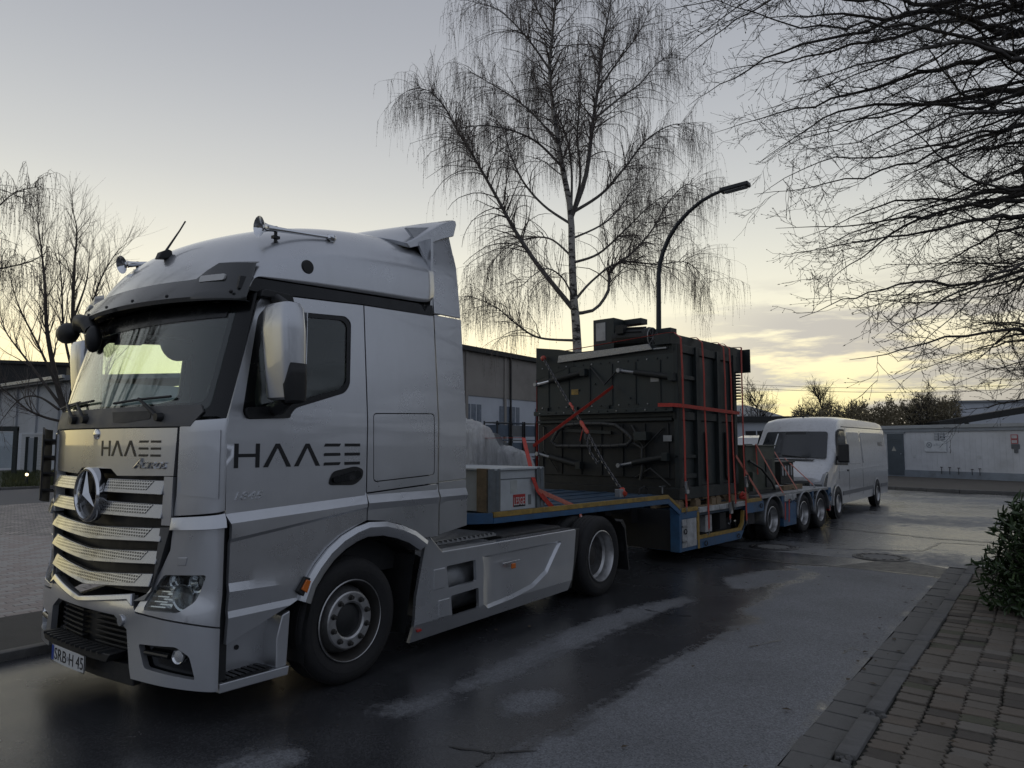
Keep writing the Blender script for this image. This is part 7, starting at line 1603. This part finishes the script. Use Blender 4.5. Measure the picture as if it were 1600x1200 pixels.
# big beech on the right: trunk out of frame, boughs sweeping in
def beech():
    rng = random.Random(4); base = Vector((9.6, 9.8, 0)); T_ = empty('beech_tree', base, 0, 'large bare beech with dark budded boughs sweeping in from the right', 'tree')
    tb = Tubes(); q = resample([Vector((0, 0, -.05)), Vector((.05, 0, 2)), Vector((0, .1, 5)), Vector((.1, .1, 8)), Vector((.1, .2, 11.5))], 24); tb.add(q, [.34 - .30 * (i / 23) for i in range(24)])
    prim = Tubes(); sec = Tubes(); ter = Tubes(); B = []
    env = []; qua = Tubes()
    for i in range(96):   # boughs that reach into the picture: tips picked inside the crown outline
        v = -280 + 930 * ((i + rng.random()) / 96)
        left = lerp_tab([(-280, 1060), (0, 1010), (60, 1000), (150, 1050), (250, 1100), (330, 1145), (420, 1190), (500, 1220), (540, 1260), (600, 1320), (650, 1440)], v)
        u = left + (0, .3, .8, 1.5, 2.2)[i % 5] * 170 + rng.uniform(0, 90)
        dep = rng.uniform(6.6, 12.8); tip = at_depth(u, v, dep) - base; hl_ = tip.xy.length
        z0 = min(11.0, max(2.2, tip.z + hl_ * rng.uniform(.02, .34))); env.append((Vector((0, 0, z0)), tip, True))
    for i in range(20):   # and the rest of the crown
        a = rng.uniform(-2.6, 1.9); rr = rng.uniform(3, 6.0); z1 = rng.uniform(3.2, 12); env.append((Vector((0, 0, max(2.4, z1 - rng.uniform(.2, 1.5)))), Vector((rr * math.cos(a), rr * math.sin(a), z1)), False))
    def crook(p0, d, L_, k, wob, grav):   # wandering branch: direction drifts and corrects
        pts = [p0]; dd = d.normalized(); g0 = dd.copy()
        for j in range(k - 1):
            dd = (dd * .72 + g0 * .28 + rv(rng, wob) + Vector((0, 0, grav * (j / k)))).normalized(); pts.append(pts[-1] + dd * L_ / (k - 1))
        return pts
    def toward(p0, p1, k, wob, lift):
        d = p1 - p0; L_ = d.length; o = Vector((0, 0, 0)); pts = []; w_ = rv(rng, 1); ph = [rng.uniform(0, 6.28) for _ in range(3)]
        for j in range(k):
            u = j / (k - 1); e = math.sin(math.pi * u)
            o = o + rv(rng, wob * L_ / k)
            pts.append(p0 + d * u + Vector((0, 0, lift * L_ * e)) + o * min(1, 4 * (1 - u)) + w_ * .012 * L_ * math.sin(9 * u + ph[0]))
        return pts, L_
    for p0, p1, vis in env:
        pts, L_ = toward(p0, p1, 26, .16, rng.uniform(.0, .09)); r0 = rng.uniform(.026, .080) * (L_ / 8) ** .6; prim.add(pts, [r0 * (1 - j / 25) ** 1.15 + .003 for j in range(26)])
        ns = int((12 if vis else 7) * L_ / 6)
        for s_ in range(ns):
            f = .20 + .78 * (s_ + rng.random() * .9) / ns; i = min(24, int(f * 25)); p = pts[i].lerp(pts[i + 1], rng.random()); t = (pts[i + 1] - pts[i]).normalized()
            sd = rv(rng); sd.z *= .65; sd -= t * sd.dot(t); sd.normalize(); ln = (.40 + 2.1 * (1 - f)) * rng.uniform(.4, 1.2)
            sp_ = crook(p, t * rng.uniform(.55, 1.0) + sd * rng.uniform(.45, 1.0), ln, 11, .17, rng.uniform(-.12, .10)); rs = max(.0040, r0 * (1 - f) * .5); sec.add(sp_, [rs * (1 - .72 * j / 10) for j in range(11)])
            nt_ = int((6.0 if vis else 3.5) * ln / .8) + 1
            for w_ in range(nt_):
                g_ = .10 + .88 * (w_ + rng.random()) / nt_; j = min(9, int(g_ * 10)); p2 = sp_[j].lerp(sp_[j + 1], rng.random()); t2 = (sp_[j + 1] - sp_[j]).normalized(); l3 = rng.uniform(.14, .75) * (1.15 - .6 * g_)
                s3 = rv(rng); s3.z *= .7; s3 -= t2 * s3.dot(t2); s3.normalize(); tp = crook(p2, t2 * rng.uniform(.5, 1.0) + s3 * rng.uniform(.4, .9), l3, 7, .16, rng.uniform(-.05, .22)); ter.add(tp, [.0036, .0034, .0031, .0028, .0025, .0022, .0019])
                for q_ in range(3 if vis else 1):
                    jj = rng.randrange(1, 6); p4 = tp[jj]; t4 = (tp[jj + 1] - tp[jj]).normalized(); s4 = rv(rng); l4 = rng.uniform(.03, .16); tq = crook(p4, t4 + s4 * .45, l4, 4, .1, .2); qua.add(tq, [.0024, .0022, .0020, .0017]); B.append((tq[-1], tq[-1] - tq[-2], rng.uniform(.026, .046), rng.uniform(.008, .013)))
                B.append((tp[-1], tp[-1] - tp[-2], .038, .011))
    tb.build('trunk', BARK, T_, 12); prim.build('bough', BARK, T_, 6)['kind'] = 'stuff'; sec.build('branches', TWIG, T_, 4)['kind'] = 'stuff'; ter.build('crown', TWIG, T_, 3)['kind'] = 'stuff'; qua.build('twigs', TWIG, T_, 3)['kind'] = 'stuff'; buds_mesh('buds', B, TWIG, T_)
    return T_
BEECH = beech()
c_ = copy_tree(BT); c_.location = (-13.5, 7.6, 0); c_.rotation_euler = (0, 0, 1.2); c_['label'] = 'bare tree out of frame whose branches mirror in the windscreen'
# plain recursive bare tree for the background
def far_tree_parts(seed, h, spread=.5, droop=0.0):
    rng = random.Random(seed); tb = Tubes(); br = Tubes(); tw = Tubes()
    tr = [Vector((rng.gauss(0, .04) * h * i / 7, rng.gauss(0, .02) * h * i / 7, h * .8 * i / 7)) for i in range(8)]; tb.add(tr, [h * .018 * (1 - i / 7) + .012 for i in range(8)])
    for s_ in range(22):
        f = rng.uniform(.18, 1); i = min(6, int(f * 7)); p = tr[i].lerp(tr[i + 1], rng.random()); a = rng.uniform(0, 6.28); ln = h * .42 * (1.15 - .75 * f) * rng.uniform(.6, 1.1)
        d = Vector((math.cos(a) * spread * 1.3, math.sin(a) * spread * 1.3, .75)).normalized(); pts = [p]
        for j in range(7): d = (d + rv(rng, .10) + Vector((0, 0, .04 - droop))).normalized(); pts.append(pts[-1] + d * ln / 7)
        br.add(pts, [h * .006 * (1 - j / 8) + .008 for j in range(8)])
        for w_ in range(16):
            j = min(6, int(rng.uniform(.1, 1) * 7)); p2 = pts[j].lerp(pts[j + 1], rng.random()); l3 = h * rng.uniform(.05, .16); d3 = ((pts[j + 1] - pts[j]).normalized() + rv(rng, .55) + Vector((0, 0, .2))).normalized(); q = [p2 + d3 * l3 * u + Vector((0, 0, .15 * l3 * u * u)) for u in (0, .33, .66, 1)]; tw.add(q, [.012, .010, .008, .006])
            for y_ in range(4):
                u = rng.uniform(.2, .95) * 3; jj = min(2, int(u)); p4 = q[jj].lerp(q[jj + 1], u - jj); d4 = (d3 + rv(rng, .6)).normalized(); l4 = l3 * rng.uniform(.25, .6); tw.add([p4, p4 + d4 * l4 * .5, p4 + d4 * l4 + Vector((0, 0, .1 * l4)), p4 + d4 * l4 * 1.3], [.008, .007, .006, .005])
    return tb, br, tw
FT = []
for sd_, h, sp_ in ((1, 6.0, .55), (2, 7.0, .30), (3, 5.5, .7)):
    tb, br, tw = far_tree_parts(sd_, h, sp_); FT.append((tb, br, tw))
FTM = []
def far_tree(kind, u, v_top, dep, label, h0):
    p = at_depth(u, 693, dep); e = empty('far_tree', (p.x, dep, 0), random.uniform(0, 6), label, 'tree', 'bare trees beyond the van')
    top = at_depth(u, v_top, dep).z; s_ = top / h0
    if len(FTM) <= kind or FTM[kind] is None:
        tb, br, tw = FT[kind]; a = tb.build('trunk', BARK, e, 8); b = br.build('branches', TWIG, e, 4); c = tw.build('crown', TWIG, e, 3); b['kind'] = 'stuff'; c['kind'] = 'stuff'
        while len(FTM) <= kind: FTM.append(None)
        FTM[kind] = (a, b, c)
    else:
        for o in FTM[kind]: c = o.copy(); COL.objects.link(c); c.parent = e
    e.scale = (s_, s_, s_); return e
far_tree(0, 1185, 590, 46, 'bare spreading tree beside the end plate of the dark machine', 6.2); far_tree(1, 1290, 592, 52, 'slim bare tree above the roof of the silver van', 7.2); far_tree(2, 1330, 618, 55, 'broad bare tree just right of the slim one', 5.6)
far_tree(2, 1262, 622, 50, 'small bare tree left of the slim one', 5.6); far_tree(0, 1440, 598, 48, 'bushy tree above the right end of the van and cabin door', 6.2); far_tree(0, 1482, 608, 50, 'bare tree at the left end of the far white hall', 6.2); far_tree(2, 1385, 630, 58, 'low bare tree above the brown scrub', 5.6)
# evergreen scrub and brown thicket beyond the cabin
rng = random.Random(8); B = []
for k in range(15000):
    u = rng.uniform(1240, 1500); dep = rng.uniform(47, 53); top = lerp_tab([(1240, 648), (1320, 640), (1400, 634), (1450, 622), (1500, 634)], u) + 5 * math.sin(u * .13) + 4 * math.sin(u * .31 + 1) + rng.gauss(0, 5); v = rng.uniform(top, 690); B.append((at_depth(u, v, dep), rv(rng) + Vector((0, 0, .8)), rng.uniform(.15, .40), rng.uniform(.03, .09)))
SCRUB = mat('scrub_leaves', (.24, .205, .13), .8, var=.4, vscale=.6)
o = buds_mesh('scrub', B, SCRUB, None); tag(o, 'brown green scrub thicket beyond the cabin roof', 'scrub', kind='stuff')
# overhead wires far behind
WIRE = mat('wire_black', (.02, .02, .02), .6)
for i, (v0, v1, lab) in enumerate(((600, 596, 'upper thin overhead wire crossing the low clouds at right'), (606, 603, 'lower thin overhead wire crossing the low clouds at right'))):
    a = at_depth(1150, v0, 70); b = at_depth(1700, v1, 60); o0 = a.copy(); m = MB(); m.tube([a + (b - a) * (j / 10) - Vector((0, 0, .5 * math.sin(math.pi * j / 10))) for j in range(11)], .018, 4)
    tag(m.build('overhead_wire', WIRE, None), lab, 'wire', 'overhead wires')

# laurel hedge bush at the right edge
rng = random.Random(12); hc = Vector((5.62, 6.95, 0)); HB = empty('laurel_bush', hc, 0, 'dark evergreen laurel bush on the pavement at the right edge', 'bush')
LEAF = mat('laurel_leaf', (.046, .080, .028), .42, var=.45, vscale=9, coat=.15)
Vv = []; Ff = []
def leaf(p, d, ln, wd, nrm):
    d = d.normalized(); s_ = d.cross(nrm).normalized(); n_ = s_.cross(d); o = len(Vv)
    Vv.extend([p, p + d * ln * .35 + s_ * wd * .5 + n_ * .006, p + d * ln * .7 + s_ * wd * .42 - n_ * .002, p + d * ln - n_ * ln * .12, p + d * ln * .7 - s_ * wd * .42 - n_ * .002, p + d * ln * .35 - s_ * wd * .5 + n_ * .006, p + d * ln * .35 - n_ * .006, p + d * ln * .7 - n_ * .014])
    Ff.extend([(o, o + 1, o + 6), (o + 1, o + 2, o + 7, o + 6), (o + 2, o + 3, o + 7), (o, o + 6, o + 5), (o + 6, o + 7, o + 4, o + 5), (o + 7, o + 3, o + 4)])
stems = Tubes()
for k in range(900):
    th = rng.uniform(0, 2 * math.pi); zz = rng.uniform(.06, 1.22); rr = .84 * (1 + .10 * math.sin(3 * th + 1) + .08 * math.sin(7 * zz + 2 * th)) * (1 - .75 * max(0, (zz - .85) / .45) ** 2) * math.sqrt(rng.uniform(.35, 1.0)) * rng.uniform(.92, 1.08)
    tip = Vector((rr * math.cos(th), rr * math.sin(th), zz))
    root = Vector((rng.gauss(0, .22), rng.gauss(0, .22), .0)); mid = root.lerp(tip, .6) + Vector((0, 0, .10)); pts = resample([root, mid, tip], 8); stems.add(pts, [.010, .009, .008, .007, .006, .005, .004, .003])
    ax = (pts[-1] - pts[-3]).normalized() + Vector((0, 0, .35)); ax.normalize()
    for j in range(16):
        f = .50 + .50 * (j / 15); i = min(6, int(f * 7)); p = pts[i].lerp(pts[i + 1], f * 7 - i); a = j * 2.4; s1 = ax.cross(Vector((.3, .1, 1))).normalized(); s2 = ax.cross(s1); out = s1 * math.cos(a) + s2 * math.sin(a)
        leaf(p, out * rng.uniform(.6, 1.0) + ax * rng.uniform(.4, 1.2) + rv(rng, .15), rng.uniform(.075, .135), rng.uniform(.024, .038), (ax * 1.0 - out * .3 + rv(rng, .25)))
me = bpy.data.meshes.new('foliage'); me.from_pydata([tuple(v) for v in Vv], [], Ff); me.update(); me.shade_smooth(); fo = finish(me, 'foliage', LEAF, HB, 0, 0, recalc=False); fo['kind'] = 'stuff'
stems.build('stems', BARK, HB, 4)['kind'] = 'stuff'
# litter on the pavement and the road
LIT = mat('dead_leaf', (.07, .05, .03), .8, var=.4, vscale=30)
rng = random.Random(17); m = MB()
for k in range(150):
    s_ = rng.uniform(1.8, 11); n_ = rng.choice((rng.uniform(.3, .95), rng.uniform(.92, 1.0), rng.uniform(1.05, 1.5), rng.uniform(1.3, 4.5))); p = road(s_, n_, (PZ + .012 if n_ < .94 else (.07 if n_ < 1.06 else .016)))
    if .94 < n_ < 1.06: continue
    a = rng.uniform(0, 6.28); l_ = rng.uniform(.012, .035); c, d_ = Vector((math.cos(a), math.sin(a), 0)) * l_, Vector((-math.sin(a), math.cos(a), 0)) * l_ * .5
    m.add([p - c, p + d_ + Vector((0, 0, .006)), p + c, p - d_ + Vector((0, 0, .004))], [(0, 1, 2, 3)])
tag(m.build('leaf_litter', LIT, None, smooth=0), 'scattered dead leaves and grit on kerb and pavement', 'litter', kind='stuff')
